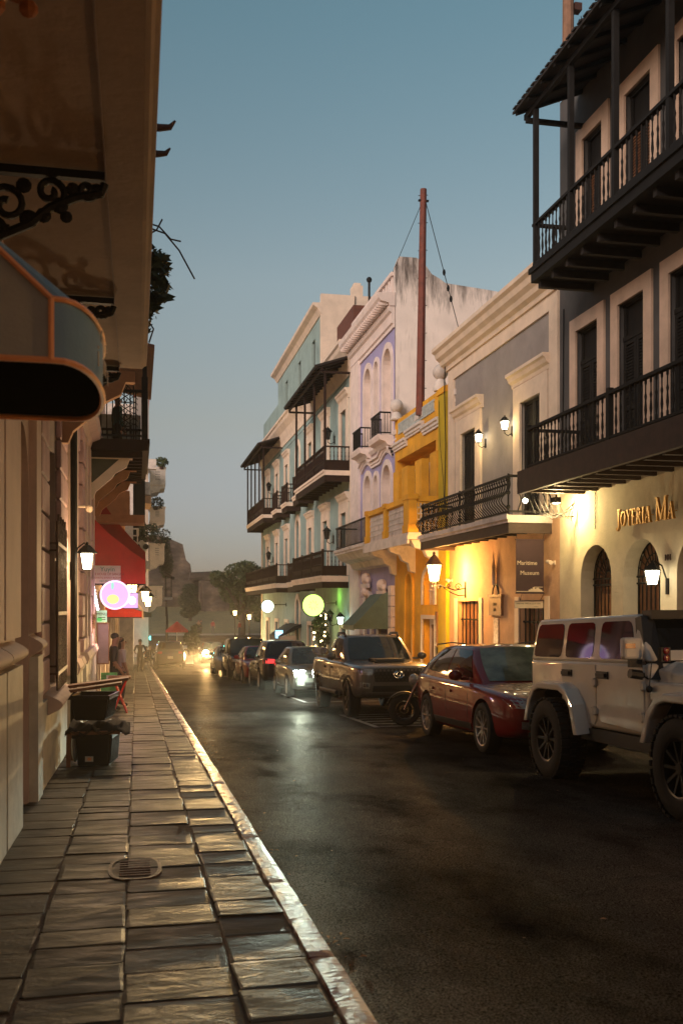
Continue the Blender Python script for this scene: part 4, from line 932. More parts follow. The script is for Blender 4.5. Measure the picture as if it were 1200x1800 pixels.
# ------------------------------------------------------------------ teal house with wooden balconies
MT['teal'] = mat("pale_teal_render", (.27, .38, .37), .8, .22, .8, .2, 25, stain=.45)
MT['creamtrim'] = mat("cream_trim", (.74, .60, .48), .75, .15, 2, .1, 25, stain=.2)
MT['brownwood'] = mat("chocolate_wood", (.022, .0105, .0075), .75, .3, 6, .2, 30, spec=.2)
Y0, Y1 = 39.26, 69.0
B = thing("building", "long pale teal house with chocolate wooden balconies and cream cornice", "building", (XR, 54, gz(54)))
bays = [40.95, 45.1, 49.2, 53.2, 57.2, 61.3, 65.6]
t3, t2, t1 = [], [], []
for i, y in enumerate(bays):
    ar = (1.0,) if i == 3 else ()
    t3.append((y-.55, y+.55, 7.08, 9.75 if i != 3 else 10.3) + ar); t2.append((y-.55, y+.55, 2.78, 5.45 if i != 3 else 6.2) + ar)
    t1.append((y-.55, y+.55, -2.6, .55 if i != 3 else 1.9) + ar)
t1[0] = (40.3, 41.5, -2.6, .55)
m = M(); facade(m, XR, -1, Y0, Y1, -3.2, 11.4, t3+t2+t1, .3); shell(m, XR, -1, 10, Y0, Y1, -3.2, 12.1); m.build("wall", MT['teal'], B)
cornice(B, XR, -1, Y0, Y1+.3, 11.05, [(0, 0), (.05, 0), (.08, .25), (.22, .65), (.45, .95), (.50, 1.10), (.58, 1.16), (.58, 1.28), (0, 1.30)], MT['creamtrim'])
for y in (Y0+.18, Y1-.25): M().box(XR-.06, XR+.02, y-.17, y+.25, -3.1, 11.04).build("pilaster", MT['creamtrim'], B)
for hs, lev in ((t3, 3), (t2, 2), (t1, 1)):
    for i, h in enumerate(hs):
        if len(h) > 4: surround(B, XR, -1, h[0], h[1], h[2], h[3], .30, MT['creamtrim'], .06, arch=1.0)
        else: surround(B, XR, -1, h[0], h[1], h[2], h[3], .38 if lev > 1 else .2, MT['creamtrim'], .08, head=(.10, .42) if lev > 1 else None)
        shutter(B, XR, -1, h[0], h[1], h[2], h[3], MT['brownwood'] if not (lev == 1 and i == 0) else mat("red_door", (.28, .015, .012), .6, .2, 5), .6 if lev > 1 and len(h) < 5 else 0, 14, inset=.16)
def wood_balcony(y0, y1, z0, z1, rail, roof=False, dep=1.14, posts=4, panel=True):
    bc = balcony(B, XR, -1, dep, y0, y1, z0, z1, rail, MT['creamtrim'], MT['brownwood'], .16, 'turned', posts=[y0+.07+(y1-y0-.14)*k/(posts-1) for k in range(posts)], post_top=11.18 if roof else None, joists=.9, mt_j=MT['brownwood'], fascia=.26, mt_f=MT['brownwood'], low_gap=.42 if panel else .1, label="wooden balcony")
    if panel:
        xo = XR-dep+.05; p = M(); p.box(xo, xo+.04, y0+.05, y1-.05, z1+.24, z1+.40); p.box(xo, xo+.04, y0+.05, y1-.05, z1+.013, z1+.07)
        n = int((y1-y0)/.34)
        for k in range(n): y = y0+.06+(y1-y0-.3)*k/max(1, n-1); p.box(xo, xo+.04, y, y+.14, z1+.07, z1+.24)
        p.box(xo+.042, XR, y0+.05, y0+.09, z1+.013, z1+.40); p.build("panel", MT['brownwood'], bc)
    return bc
wood_balcony(39.6, 47.1, 6.86, 7.06, 1.0, True); canopy(B, XR, -1, 1.5, 39.4, 48.3, 11.25, 11.75, MT['roof_dark'], MT['brownwood'])
wood_balcony(59.5, 68.4, 6.86, 7.06, 1.0, True, posts=5); canopy(B, XR, -1, 1.5, 58.9, 69.1, 11.25, 11.75, MT['roof_dark'], MT['brownwood'])
for y in (49.2, 53.2, 57.0): wood_balcony(y-.95, y+.95, 6.86, 7.06, 1.0, False, .8, 2, False)
wood_balcony(40.1, 48.0, 2.52, 2.76, 1.05); wood_balcony(53.8, 69.2, 2.52, 2.76, 1.05, posts=6)
wood_balcony(49.4, 52.6, 2.52, 2.76, 1.0, False, .7, 2, False)
# set-back top storey with a white end wall
U0, U1 = 46.2, 61.0; tw = [(48.0, 48.9), (52.3, 53.2), (57.0, 57.9)]
m = M(); facade(m, XR, -1, U0, U1, 12.1, 15.6, [(a, c, 12.6, 14.7) for a, c in tw], .2); m.quad((XR, U1, 12), (14, U1, 12), (14, U1, 15.6), (XR, U1, 15.6)); m.build("top_storey_wall", MT['teal'], B)
for a, c in tw: M().box(XR+.12, XR+.17, a, c, 12.6, 14.7).build("shutter", MT['brownwood'], B)
M().box(XR-.04, 13.5, U0-.06, U0+.2, 12.1, 16.35).build("end_wall", MT['creamtrim'], B)
m = M().quad((XR, U0, 15.6), (XR, U1, 15.6), (14, U1, 15.6), (14, U0, 15.6)); m.build("top_roof", MT['creamtrim'], B)
cornice(B, XR, -1, U0-.07, U1+.2, 15.4, [(0, 0), (.05, .0), (.2, .25), (.42, .38), (.45, .5), (0, .52)], MT['creamtrim'])
M().box(8.7, 13, 61.001, 68.9, 12.11, 14.2).build("rear_block", MT['teal'], B)
for (x, w) in ((10.2, .5), (12.5, .5)): M().box(x, x+w, 46.6, 47.2, 16.35, 17.0).box(x+.08, x+w-.08, 46.7, 47.1, 17.0, 17.15).build("chimney", MT['creamtrim'], B)
m = M().tube([(10.9, 46.15, 14.8), (10.9, 46.15, 17.1)], .06); m.ball((10.9, 46.15, 17.15), .14, 8, 6); m.build("vent_pipe", MT['iron'], B)
cnv = M().prism([(9.0, 12.75), (9.0, 14.3), (11.1, 14.3), (11.1, 14.0), (9.25, 12.75)], 'y', 41.0, 44.5); cnv.build("roof_hatch", mat("weathered_red_wood", (.14, .045, .025), .7, .4, 6), B)
M().box(8.95, 13, 40.5, 45.5, 12.1, 13.3).build("stair_head", MT['whitewash'], B)
# signs and lights of the teal house
def disc_sign(label, y, z, r, xc, mtf, mtr, watts, col, mtx=None):
    t = thing("round_sign", label, "sign", (XR, y, z)); n = 40
    M().lathe([(0, -.06), (r, -.06), (r, .06), (0, .06)], (xc, y, z), n, 'y').build("light_box", mtf, t)
    M().lathe([(r+.002, -.075), (r+.03, -.075), (r+.03, .075), (r+.002, .075), (r+.002, -.075)], (xc, y, z), n, 'y', False).build("rim", mtr, t)
    M().tube([(xc+r+.03, y, z+.1), (XR-.002, y, z+.1)], .02).box(XR-.03, XR-.001, y-.05, y+.05, z, z+.2).build("arm", MT['iron'], t)
    if watts: lamp(t, (xc+.1, y-.25, z-r-.05), watts, col, .2)
    return t
s1 = disc_sign("large glowing yellow green round sign on the teal house", 42.6, ZV(1064, 7.6, 42.6), .47, XU(550, 42.6), glow("green_yellow_light", (.62, 1.0, .18), 2.6), MT['iron'], 18, (.5, 1, .15))
md = M(); xs_ = XU(550, 42.6); zs_ = ZV(1064, xs_, 42.6)
for k in range(9): a = 2*math.pi*k/9; md.tube([(xs_+.12*math.cos(a), 42.53, zs_+.1*math.sin(a)), (xs_+.22*math.cos(a+.25), 42.53, zs_+.22*math.sin(a+.25))], .012, 4)
md.build("emblem", glow("olive_light", (.55, .62, .06), 1.2), s1)
disc_sign("white glowing round sign at the far end of the teal house", 57.5, ZV(1066, 7.0, 57.5), .36, XU(470, 57.5), glow("soft_white_light", (.9, 1.0, .78), 3.5), MT['iron'], 10, (.8, 1, .8))
lamp(s1, (8.25, 42.0, 1.9), 14, (.45, 1, .1), .15)
wall_lantern("cool white lit lantern beside the red door of the teal house", XR, -1, 40.05, .75, 1.2, mtg=MT['glow_cool'], watts=22, col=(.75, 1, .92), arm=.3)
wall_lantern("unlit black lantern on the green lit wall under the balcony", XR, -1, 42.3, .85, 1.2, watts=0, mtg=MT['glass'], arm=.3)
aw = thing("awning", "small dark striped awning over a shop door of the teal house", "awning", (XR, 54.6, .2))
M().prism([(XR-.01, .55), (XR-.4, .45), (XR-1.2, -.1), (XR-1.2, -.35), (XR-1.16, -.35), (XR-1.16, -.14), (XR-.01, .38)], 'y', 52.0, 56.0).build("canvas", MT['roof_dark'], aw)
M().prism([(XR-.3, -.04), (XR-1.18, -.1), (XR-1.18, -.34), (XR-.3, -.34)], 'y', 51.96, 51.99).build("valance", MT['tan'], aw)
sc_ = thing("lit_menu_screen", "small blue lit menu board under the dark awning", "sign", (8.0, 52.6, -.7))
xa, xb_ = XU(484, 52.5), XU(497, 52.5); M().box(xa, xb_, 52.5, 52.56, ZV(1122, 8, 52.5), ZV(1108, 8, 52.5)).build("screen", glow("blue_white_light", (.35, .75, 1.0), 2.2), sc_)
M().tube([((xa+xb_)/2, 52.57, ZV(1108, 8, 52.5)), ((xa+xb_)/2, 52.7, -.36)], .015, 4).build("hanger", MT['iron'], sc_)
M().box(xa, xb_, 52.499, 52.4995, ZV(1114, 8, 52.5), ZV(1112.5, 8, 52.5)).build("print", glow("white_print", (.9, .95, 1), 3), sc_)
for i, (y, z) in enumerate(((43.0, 8.9), (62.9, 8.9), (43.2, 4.5), (63.0, 4.5))):
    wall_lantern("black unlit wall lantern " + ("by the upper balcony doors near the cornice end" if i == 0 else "on the far upper storey of the teal house" if i == 1 else "between the near middle storey doors" if i == 2 else "between the far middle storey doors"), XR, -1, y, z, 1.3, "unlit lanterns of the teal house", mtg=MT['glass'], watts=0, arm=.25)
pot = thing("wall_lantern", "tiny porch light by the far doors of the teal house", "lantern", (XR, 47, 0)) if False else None
# utility pole beside the dark house
up_ = thing("utility_pole", "weathered wooden utility pole beside the dark grey house", "pole", (9.2, 20.3, 8.0))
xq = XU(997, 20.3)
M().tube([(xq, 20.3, 7.9), (xq+.02, 20.3, 15.5)], [.15, .12], 10).build("shaft", mat("grey_brown_pole", (.24, .13, .08), .8, .35, 5, .3, 15), up_)
m = M()
for k in range(5):
    a = k*1.3; m.tube([(xq+.2+.05*math.cos(a+j*.7)+.1*(j % 3)*.4, 20.15+.1*math.sin(a+j), 13.2+j*.11) for j in range(12)], .010, 4)
m.tube([(xq+.15, 20.2, 8.3), (xq+.10, 20.15, 9.5), (xq-.16, 20.15, 10.4), (xq-.15, 20.2, 13.0)], .02, 5); m.build("cable_coil", MT['iron'], up_)
for k, z in enumerate((14.6, 14.0)): M().box(xq+.13, xq+.3, 20.2, 20.4, z, z+.16).build("insulator", MT['rust'], up_)
wire("thin cable running from the utility pole up behind the dark roof", sag((xq+.2, 20.3, 14.0), (12.2, 17.5, 15.2), .1), .012)
wire("sagging cable over the museum roof behind the parapet", sag((xq, 20.3, 9.6), (13.0, 33.2, 11.9), .5), .012)
wire("drop cable down the corner of the charcoal house", [(XR-.03, 18.95, 7.6), (XR-.03, 18.98, 6.0), (XR-.03, 19.02, 4.3)], .012)

wire("dark cables running down the seam between the yellow and museum houses", [(8.46, 26.55, 8.6), (8.44, 26.57, 7.6), (8.47, 26.56, 6.0), (8.45, 26.58, 4.6), (8.48, 26.5, 3.6)], .016)
wire("loose cable looping over the yellow house pier", [(8.47, 27.2, 7.4), (8.44, 27.0, 6.2), (8.45, 26.7, 5.0), (8.46, 26.62, 4.0)], .009)
wire("thin cable hanging down the cream end wall above the teal house", [(10.2, 46.1, 16.3), (10.18, 46.11, 14.8), (10.3, 46.1, 13.2)], .02)
wire("cable strung along the teal house under the top cornice", sag((8.5, 39.4, 10.9), (8.5, 68.5, 10.7), .12, 12), .012)
# ------------------------------------------------------------------ left side: near house with deep slab and iron brackets
XL = -1.0
MT['beige'] = mat("beige_render", (.56, .42, .35), .8, .15, 2, .25, 20, stain=.25)
MT['dado'] = mat("pale_dado_render", (.58, .55, .46), .8, .2, 3, .35, 18, stain=.5, stain_col=(.22, .17, .12))
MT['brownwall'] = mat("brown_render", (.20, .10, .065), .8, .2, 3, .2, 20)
MT['slab'] = mat("tan_plaster_slab", (.30, .22, .165), .85, .2, 1.2, .25, 15, stain=.3)
MT['pinkstone'] = mat("mauve_pink_block", (.46, .29, .28), .8, .25, 4, .5, 22, rnd=.14, stain=.3)
MT['taupeflat'] = mat("taupe_infill", (.27, .21, .185), .85, .2, 3, .3, 20)
B = thing("building", "beige near house with arched niche under a deep overhanging slab", "building", (XL, 6, gz(6)))
m = M(); facade(m, XL, 1, -4, 10.3, -1.0, 4.3, [(8.7, 9.75, -.6, 3.15, 1.0), (5.4, 6.6, -.6, 3.15, 1.0)], .35); shell(m, XL, 1, 9, -4, 10.3, -1, 10.5); m.quad((XL, -4, 4.3), (XL, 10.3, 4.3), (XL, 10.3, 10.5), (XL, -4, 10.5)); m.build("wall", MT['beige'], B)
for a, c in ((8.7, 9.75), (5.4, 6.6)):
    M().quad((XL-.34, a-.05, -.9), (XL-.34, c+.05, -.9), (XL-.34, c+.05, 3.2), (XL-.34, a-.05, 3.2)).build("niche_wall", MT['brownwall'], B)  # niche back coloured darker brown for the shade in the recess
for a, c in ((7.55, 8.5), (9.82, 10.28), (6.75, 7.45)):
    M().box(XL+.001, XL+.07, a, c, 1.25, 3.95).build("pilaster", MT['beige'], B)
    M().box(XL+.001, XL+.085, a-.01, c+.01, -.9, 1.02).build("pedestal", MT['dado'], B)
    m = M(); n = 9
    pr = [(XL+.001, 1.001)] + [(XL+.02+.11*math.sin(math.pi*k/n), 1.03+.18*k/n) for k in range(n+1)] + [(XL+.001, 1.221)]
    m.prism(pr, 'y', a-.03, c+.03); m.build("torus_moulding", MT['beige'], B, smooth=True)
m = M(); sx1 = .04
m.box(XL-.02, sx1, -4, 11.9, 4.30, 4.50); b2 = m.build("overhang_slab", MT['slab'], B)
m = M().prism([(sx1+.001, 4.31), (sx1+.03, 4.315), (sx1+.05, 4.34), (sx1+.075, 4.35), (sx1+.085, 4.50), (sx1+.001, 4.52)], 'y', -4, 11.95); m.build("edge_moulding", MT['slab'], B)
M().box(-.20, -.19, -4, 11.88, 4.288, 4.2995).build("drip_groove", MT['taupeflat'], B)
MT['light_tinted_iron'] = mat('orange_light_tinted_iron', (.34, .11, .03), .5, .4, 20, .3, 40)  # orange lamp light put into the iron's colour, nearest bracket only
def scroll_bracket(y, mt, label):
    def P(a, c): return (XL+a, y, 4.29-c)
    m = M(); m.box(XL+.001, XL+.80, y-.03, y+.03, 4.235, 4.287)
    def spiral(cx, cz, r, a0, turns, sg, w=.024):
        n = 26; m.tube([P(cx+r*(1-.85*k/n)*math.cos(a0+sg*2*math.pi*turns*k/n), cz+r*(1-.85*k/n)*math.sin(a0+sg*2*math.pi*turns*k/n)) for k in range(n)], w, 6)
    m.tube([P(.03, .48), P(.18, .44), P(.34, .36), P(.46, .25), P(.62, .17), P(.78, .13), P(.80, .07)], .03, 6)
    spiral(.20, .25, .15, 1.5, 1.6, 1); spiral(.46, .15, .10, 1.2, 1.4, -1); spiral(.69, .12, .06, 0, 1.3, 1); spiral(.12, .40, .08, 2, 1.2, -1)
    for (a, c, r) in ((.33, .33, .06), (.42, .30, .05), (.52, .23, .055), (.60, .12, .045), (.75, .12, .05), (.30, .12, .05), (.05, .30, .05), (.56, .30, .04)): m.ball(P(a, c), r, 8, 5, (1, .5, 1))
    m.box(XL+.001, XL+.035, y-.035, y+.035, 3.72, 4.234)
    return m.build("scroll_bracket", mt, B, label)
for y in (4.3, 6.55, 9.2, 11.8): scroll_bracket(y, MT['iron'] if y > 5 else MT['light_tinted_iron'], 'scroll bracket with orange lamp light painted in' if y < 5 else None)
# dome awning with piped seams and lettering
MT['canvas_grey'] = mat("grey_canvas", (.34, .33, .27), .75, .1, 5, .15, 60)
MT['canvas_blue'] = mat("blue_grey_canvas", (.14, .25, .36), .7, .15, 4, .15, 60)
MT['piping'] = mat("orange_piping", (.80, .33, .13), .5, .1, 5)
MT['matt_black'] = mat("matt_black_fill", (.006, .0055, .0055), .95, .2, 5, spec=.0)  # matt black, also for sheets standing in for shade in openings
aw = thing("awning", "blue grey dome awning with orange piping over the near pavement", "awning", (XL, 4.6, 2.5))
z0, z1, z2 = 2.44, 2.675, 3.20
YC, HL, ST, BU = 4.53, .61, .682, .17
def dome(t, zz):      # outline in plan: straight ends, bowed front
    if t <= 0: return (XL + (1+t)*ST, YC-HL)
    if t >= 1: return (XL + (2-t)*ST, YC+HL)
    a = -math.pi/2 + math.pi*t; return (XL + ST + BU*math.cos(a)**.8, YC + HL*math.sin(a))
ts = [-1, -.5, 0] + [k/16 for k in range(1, 16)] + [1, 1.5, 2]
near = [t for t in ts if t <= 0]; fr = [t for t in ts if 0 <= t <= 1]; far = [t for t in ts if t >= 1]
def ring(tt, z, k=0): return [(*((lambda q: (q[0], q[1]))(dome(t, z))), z) for t in tt]
def crown(tt):        # swept top: straight from valance top to the wall line
    out = []
    for s_ in (0, .33, .66, 1):
        row = []
        for t in tt:
            a = dome(t, z1); yv = a[1]; row.append((a[0] + (XL+.002-a[0])*s_, yv, z1 + (z2-z1)*(1-(1-s_)**1.25)))
        out.append(row)
    return out
M().grid([ring(near, z0), ring(near, z1)]).build("side_panel", MT['canvas_grey'], aw); M().grid([ring(far, z0), ring(far, z1)]).build("side_panel", MT['canvas_grey'], aw)
M().grid([ring(fr, z0), ring(fr, z1)]).build("valance", MT['canvas_blue'], aw, smooth=True)
M().grid(crown(fr)).build("crown_panel", MT['canvas_blue'], aw)
for yq in (YC-HL, YC+HL):
    c_ = [(XL+ST+(XL+.002-XL-ST)*s_, yq, z1+(z2-z1)*(1-(1-s_)**1.25)) for s_ in (0, .33, .66, 1)]
    M().add([(XL+.002, yq, z1), *c_], [(0,1,2,3,4)]).build("gable_panel", MT['canvas_grey'], aw)
M().tube([(p[0], p[1], z0) for p in ring(ts, z0)], .013, 6).build("piping", MT['piping'], aw); M().tube([(p[0]+.003, p[1], z1) for p in ring(fr, z1)], .012, 6).build("piping", MT['piping'], aw)
q = dome(0, z1); M().tube([(q[0], q[1]-.003, z0), (q[0], q[1]-.003, z1)], .012, 6).tube([(XL+ST-ST*s_, YC-HL-.003, z1+(z2-z1)*(1-(1-s_)**1.25)) for s_ in (0, .33, .66, 1)], .012, 6).build("piping", MT['piping'], aw)
lin = M(); lin.add([(p[0], YC+(p[1]-YC)*.985, z0+.014) for p in ring(ts, z0)], [tuple(range(len(ts)))]); lin.build("shade_sheet", MT['matt_black'], aw)  # flat black sheet at the rim stands in for shade inside the dome
for i, (tx, h, zz) in enumerate((("de", .075, 2.60), ("ima", .13, 2.485))):     # letters wrapped along the curved valance
    for k, ch in enumerate(tx):
        t = .30 + .10*k + (.04 if i == 0 else 0); p = dome(t, z0); a = -math.pi/2 + math.pi*t; nrm = Vector((math.cos(a)/BU, math.sin(a)/HL, 0)).normalized(); tan = Vector((-nrm.y, nrm.x, 0))
        text(aw, ch, h, (p[0]+nrm.x*.022, p[1]+nrm.y*.022, zz), tan, MT['offwhite'], .002)
# ------------------------------------------------------------------ mauve stone house
B = thing("building", "mauve pink house of rusticated stone blocks with barred window", "building", (XL, 15, gz(15)))
wn_ = (11.35, 12.85, .55, 3.4)
m = M(); facade(m, XL, 1, 10.31, 22.0, -1.2, 9.5, [wn_, (14.25, 14.75, -1, 3.0), (16.6, 17.6, -1, 3.2)], .25); shell(m, XL, 1, 9, 10.31, 22.0, -1.2, 9.5); m.build("wall", MT['taupeflat'], B)
sb = {}
def block(y0, y1, z0, z1, x=.07):
    k = (round(y1-y0, 3), x)
    if k not in sb:
        w = y1-y0; mm = M().box(XL+.001, XL+x, -w/2+.012, w/2-.012, -.175, .175); me = mm.mesh("stone_block", MT['pinkstone'], (0, 0, 0)); bevel_mesh(me, .018, 2); sb[k] = me
    link("stone_block", sb[k], B, loc=(0, (y0+y1)/2, (z0+z1)/2))
for r in range(11):
    za = .57 + r*.38; zb = za + .38
    for (a, c) in ((10.38, 11.28), (12.92, 14.2)):
        if r % 2: block(a, c, za, zb)
        else: block(a, c, za, zb)
for r in range(11):
    za = .57 + r*.38; zb = za+.38
    for (a, c) in ((15.9, 16.55), (17.65, 18.6), (19.0, 19.7), (20.4, 21.4)): block(a, c, za, zb, .09 if r % 3 else .11)
for (a, c) in ((14.8, 15.8), (18.65, 18.95), (19.75, 20.35), (21.45, 21.95)): 
    M().box(XL+.001, XL+.12, a, c, .56, 4.6).build("pilaster", MT['beige'], B)
M().box(XL+.001, XL+.06, 10.32, 14.2, -1.1, .50).build("dado", MT['dado'], B)
for (a, c) in ((14.8, 15.8), (15.9, 16.55), (17.65, 18.6), (18.65, 19.7), (19.75, 21.95)): 
    M().box(XL+.001, XL+.15, a, c, -1.1, .50).build("dado", MT['dado'], B); M().prism([(XL+.001, .502), (XL+.17, .502), (XL+.21, .60), (XL+.17, .70), (XL+.001, .72)], 'y', a-.01, c+.01).build("dado_cap", MT['beige'], B)
pr = [(XL+.001, .32)] + [(XL+.06+.16*math.sin(math.pi*k/8), .32+.22*k/8) for k in range(9)] + [(XL+.001, .54)]
M().prism(pr, 'y', 11.1, 13.1).build("sill", MT['beige'], B, smooth=True)
g = M()
for k in range(9): y = 11.42+k*.17; g.tube([(XL+.14, y, .56), (XL+.14, y, 2.45+.09*(k % 2))], .014, 5)
for zz in (.75, 1.42, 2.2): g.box(XL+.127, XL+.153, 11.38, 12.84, zz-.02, zz+.02); 
for zz in (.75, 2.2):
    for y in (11.4, 12.82): g.box(XL-.1, XL+.126, y-.012, y+.012, zz-.012, zz+.012)
g.build("window_grille", MT['rust'], B)
shutter(B, XL, 1, 11.35, 12.85, .55, 3.4, MT['taupeflat'], 0, 20, inset=.15); M().box(XL-.24, XL-.2, 14.25, 14.75, -1, 3).build("door", MT['darkwood'], B); M().box(XL-.24, XL-.2, 16.6, 17.6, -1, 3.2).build("door", MT['darkwood'], B)
M().tube([(XL+.13, 14.5, -.6), (XL+.13, 14.5, 4.2)], .05, 8).build("downpipe", MT['iron'], B)
cornice(B, XL, 1, 12.0, 22.0, 4.6, [(0, 0), (.1, 0), (.15, .15), (.3, .22), (.32, .38), (0, .42)], MT['beige'])
cm = thing("security_camera", "small pale camera on the mauve stone wall near the lantern", "camera", (XL, 15.9, 3.1))
M().tube([(XL+.1, 15.9, 3.05), (XL+.25, 15.9, 3.05)], .02).ball((XL+.28, 15.88, 3.02), .06, 8, 6).build("camera_body", MT['ivory'], cm)
wall_lantern("lit black wall lantern on the mauve stone house beside the red awning", XL+.07, 1, 14.55, 2.02, .92, mtg=MT['glow_white'], watts=150, col=(1, .66, .34), up=False, arm=.26)
# timber corbels and a second storey with iron balcony
MT['peachwood'] = mat("peach_timber", (.42, .22, .11), .75, .2, 4, .2, 25)
MT['darkgreen'] = mat("dull_green_panel", (.075, .078, .050), .8, .2, 4)
B2 = thing("building", "orange lit house with stepped corbels and dark iron balcony", "building", (XL, 26, gz(26)))
m = M(); facade(m, XL, 1, 22.01, 33, -1.6, 9.0, [(24.2, 25.3, -1.4, 1.75), (27.3, 28.3, -1.4, 1.75), (30.2, 31.2, -1.4, 1.75)], .25); shell(m, XL, 1, 8, 22.01, 33, -1.6, 9.0); m.build("wall", mat("rose_render", (.50, .33, .27), .8, .15, 2, .2, 25, stain=.2), B2)
for a in (24.2, 27.3, 30.2): surround(B2, XL, 1, a, a+(1.1 if a < 25 else 1.0), -1.4, 1.75, .16, MT['ivory'], .06); M().box(XL-.2, XL-.15, a, a+1.1, -1.4, 1.75).build("door", MT['ivory'] if a > 25 else MT['darkwood'], B2)
def corbel(bld, y, zt, L=1.1, mt=None, t=.14):
    mt = mt or MT['peachwood']; m = M()
    m.prism([(XL, zt-.14), (XL+L, zt-.14), (XL+L, zt), (XL, zt)], 'y', y-t/2, y+t/2)
    pr = [(XL, zt-.95), (XL+.14, zt-.95), (XL+.20, zt-.80), (XL+.52, zt-.52), (XL+.58, zt-.42), (XL+.80, zt-.30), (XL+.86, zt-.141), (XL+.66, zt-.141), (XL+.14, zt-.62), (XL, zt-.64)]
    m.prism(pr, 'y', y-t/2, y+t/2); c = m.build("corbel", mt, bld)
    M().prism([(XL, zt-.63), (XL+.14, zt-.61), (XL+.65, zt-.142), (XL, zt-.142)], 'y', y-t/4, y+t/4).build("infill", MT['darkgreen'], c)
corbel(B, 13.2, 4.55, .98)
corbel(B2, 20.5, 4.61, .92, MT['ivory'])
for y in (22.3, 24.3): corbel(B2, y, 4.61, 1.0)
for i, (u0, v0, u1, v1, y) in enumerate(((192, 862, 228, 915, 27), (206, 915, 219, 935, 31))):
    xa, xb_ = XU(u0, y), XU(u1, y); M().box(min(xa, XL), xb_, y, y+1.2, ZV(v1, xa, y), ZV(v0, xa, y)).build('timber_fascia', MT['peachwood'], B2)
M().box(XL, XL+1.2, 19.9, 24.6, 4.62, 4.86).build("timber_floor", MT['brownwood'], B2) if False else None
bc = balcony(B2, XL, 1, 1.22, 20.2, 24.8, 4.62, 4.84, 1.0, MT['brownwood'], MT['iron'], .12, 'bar', posts=(20.28, 24.7), post_top=6.6, joists=.5, mt_j=MT['brownwood'], rail_w=.03, label="dark balcony with floral ironwork")
fl_ = M()                   # lacy iron panel on the balcony end
for j in range(4):
    zz = 4.98+j*.24
    for sx in (-1, 1): fl_.tube([(-.22+sx*.14*math.sin(k*math.pi/8)*(1-.3*(k/8)), 20.24, zz+.24*k/8) for k in range(9)], .012, 4)
    for k in range(6): a = k*math.pi/3; fl_.tube([(-.22, 20.24, zz+.12), (-.22+.08*math.cos(a), 20.24, zz+.12+.08*math.sin(a))], .012, 4)
for j in range(8): fl_.tube([(-.05+.07*math.cos(k*.5), 20.24, 4.98+j*.11+.05*math.sin(k*.5)) for k in range(12)], .009, 4)
for sx in (-.38, -.06): fl_.tube([(sx, 20.24, 4.84), (sx, 20.24, 6.0)], .014, 4)
fl_.build("lace_panel", MT['iron'], bc)
M().box(.10, .22, 20.22, 20.5, 4.86, 6.1).build("post", MT['iron'], bc); M().box(XL+.001, .1, 24.83, 24.9, 4.86, 6.2).build("screen", MT['pale_blue'], bc)
rf = M().prism([(XL, 7.0), (.35, 6.7), (.35, 6.62), (XL, 6.92)], 'y', 20, 25); rf.build("canopy_roof", MT['brownwall'], B2)
M().box(XL+.001, .2, 25.4, 26.4, 3.6, 3.8).build("beam", MT['peachwood'], B2)
# red awnings
MT['redcanvas'] = mat("red_canvas", (.62, .018, .014), .65, .15, 4, .15, 60)
MT['darkred'] = mat("dark_red_canvas", (.34, .012, .010), .7, .2, 4, .15, 60)
def red_awning(label, y0, y1, zt, zv, zb, xo, mt, mv):
    t = thing("awning", label, "awning", (XL, (y0+y1)/2, zb)); m = M()
    prof = [(XL+.002, zt), (XL+(xo-XL)*.35, zt-(zt-zv)*.42), (XL+(xo-XL)*.75, zt-(zt-zv)*.80), (xo, zv)]
    m.grid([[(x, y0, z), (x, y1, z)] for x, z in prof]); m.add([(x, y0, z) for x, z in prof] + [(XL+.002, y0, zv)], [(0,1,2,3,4)]); m.add([(x, y1, z) for x, z in prof] + [(XL+.002, y1, zv)], [(0,1,2,3,4)])
    m.build("canvas", mt, t)
    m = M(); m.add([(XL+.002, y0-.004, zv-.001), (xo, y0-.004, zv-.001), (xo, y0-.004, zb), (XL+.002, y0-.004, zb)], [(0,1,2,3)]); m.add([(xo, y0-.004, zv-.001), (xo, y1, zv-.001), (xo+.02, y1, zb), (xo+.02, y0-.004, zb)], [(0,1,2,3)]); m.build("valance", mv, t)
    M().tube([(XL+.02, y0, zb+.01), (xo, y0, zb+.01), (xo, y1, zb+.01)], .018).build("frame", MT['iron'], t)
    return t
za = lambda v, y: ZV(v, 0, y)
red_awning("bright red canvas awning with white sangria sign board", 22.0, 25.6, za(905, 22), za(985, 22), za(1028, 22), .18, MT['redcanvas'], MT['redcanvas'])
red_awning("dark red awning rising behind the bright red awning", 26.0, 29.6, za(868, 26), za(970, 26), za(1005, 26), .22, MT['darkred'], MT['darkred'])
t = red_awning("small red awning with white trim over the far door", 33.5, 36.0, za(1048, 33.5), za(1076, 33.5), za(1086, 33.5), .20, MT['redcanvas'], MT['redcanvas'])
M().tube([(XL+.9, 33.48, za(1050, 33.5)), (.2, 33.48, za(1074, 33.5)), (.2, 33.48, za(1088, 33.5))], .03, 5).build("white_trim", MT['ivory'], t)
sg = thing("sign_board", "cream sign board with red writing THE HOUSE OF SANGRIA", "sign", (-.7, 21.95, 2))
xa, xb_ = XU(166, 21.9), XU(212, 21.9); zt, zb = za(993, 21.4), za(1025, 21.4)
M().box(xa, xb_, 21.93, 21.96, zb, zt).build("board", MT['offwhite'], sg)
xm = (xa+xb_)/2; h = zt-zb; MT['signred'] = mat("red_print", (.35, .03, .03), .7, 0); MT['signgreen'] = mat("green_print", (.03, .20, .12), .7, 0)
text(sg, "Yuyin", h*.36, (xm, 21.927, zb+h*.68), (1,0,0), MT['signgreen'], .001)
text(sg, "THE HOUSE OF SANGRIA", h*.20, (xm, 21.927, zb+h*.46), (1,0,0), MT['signred'], .001, sx=.80)
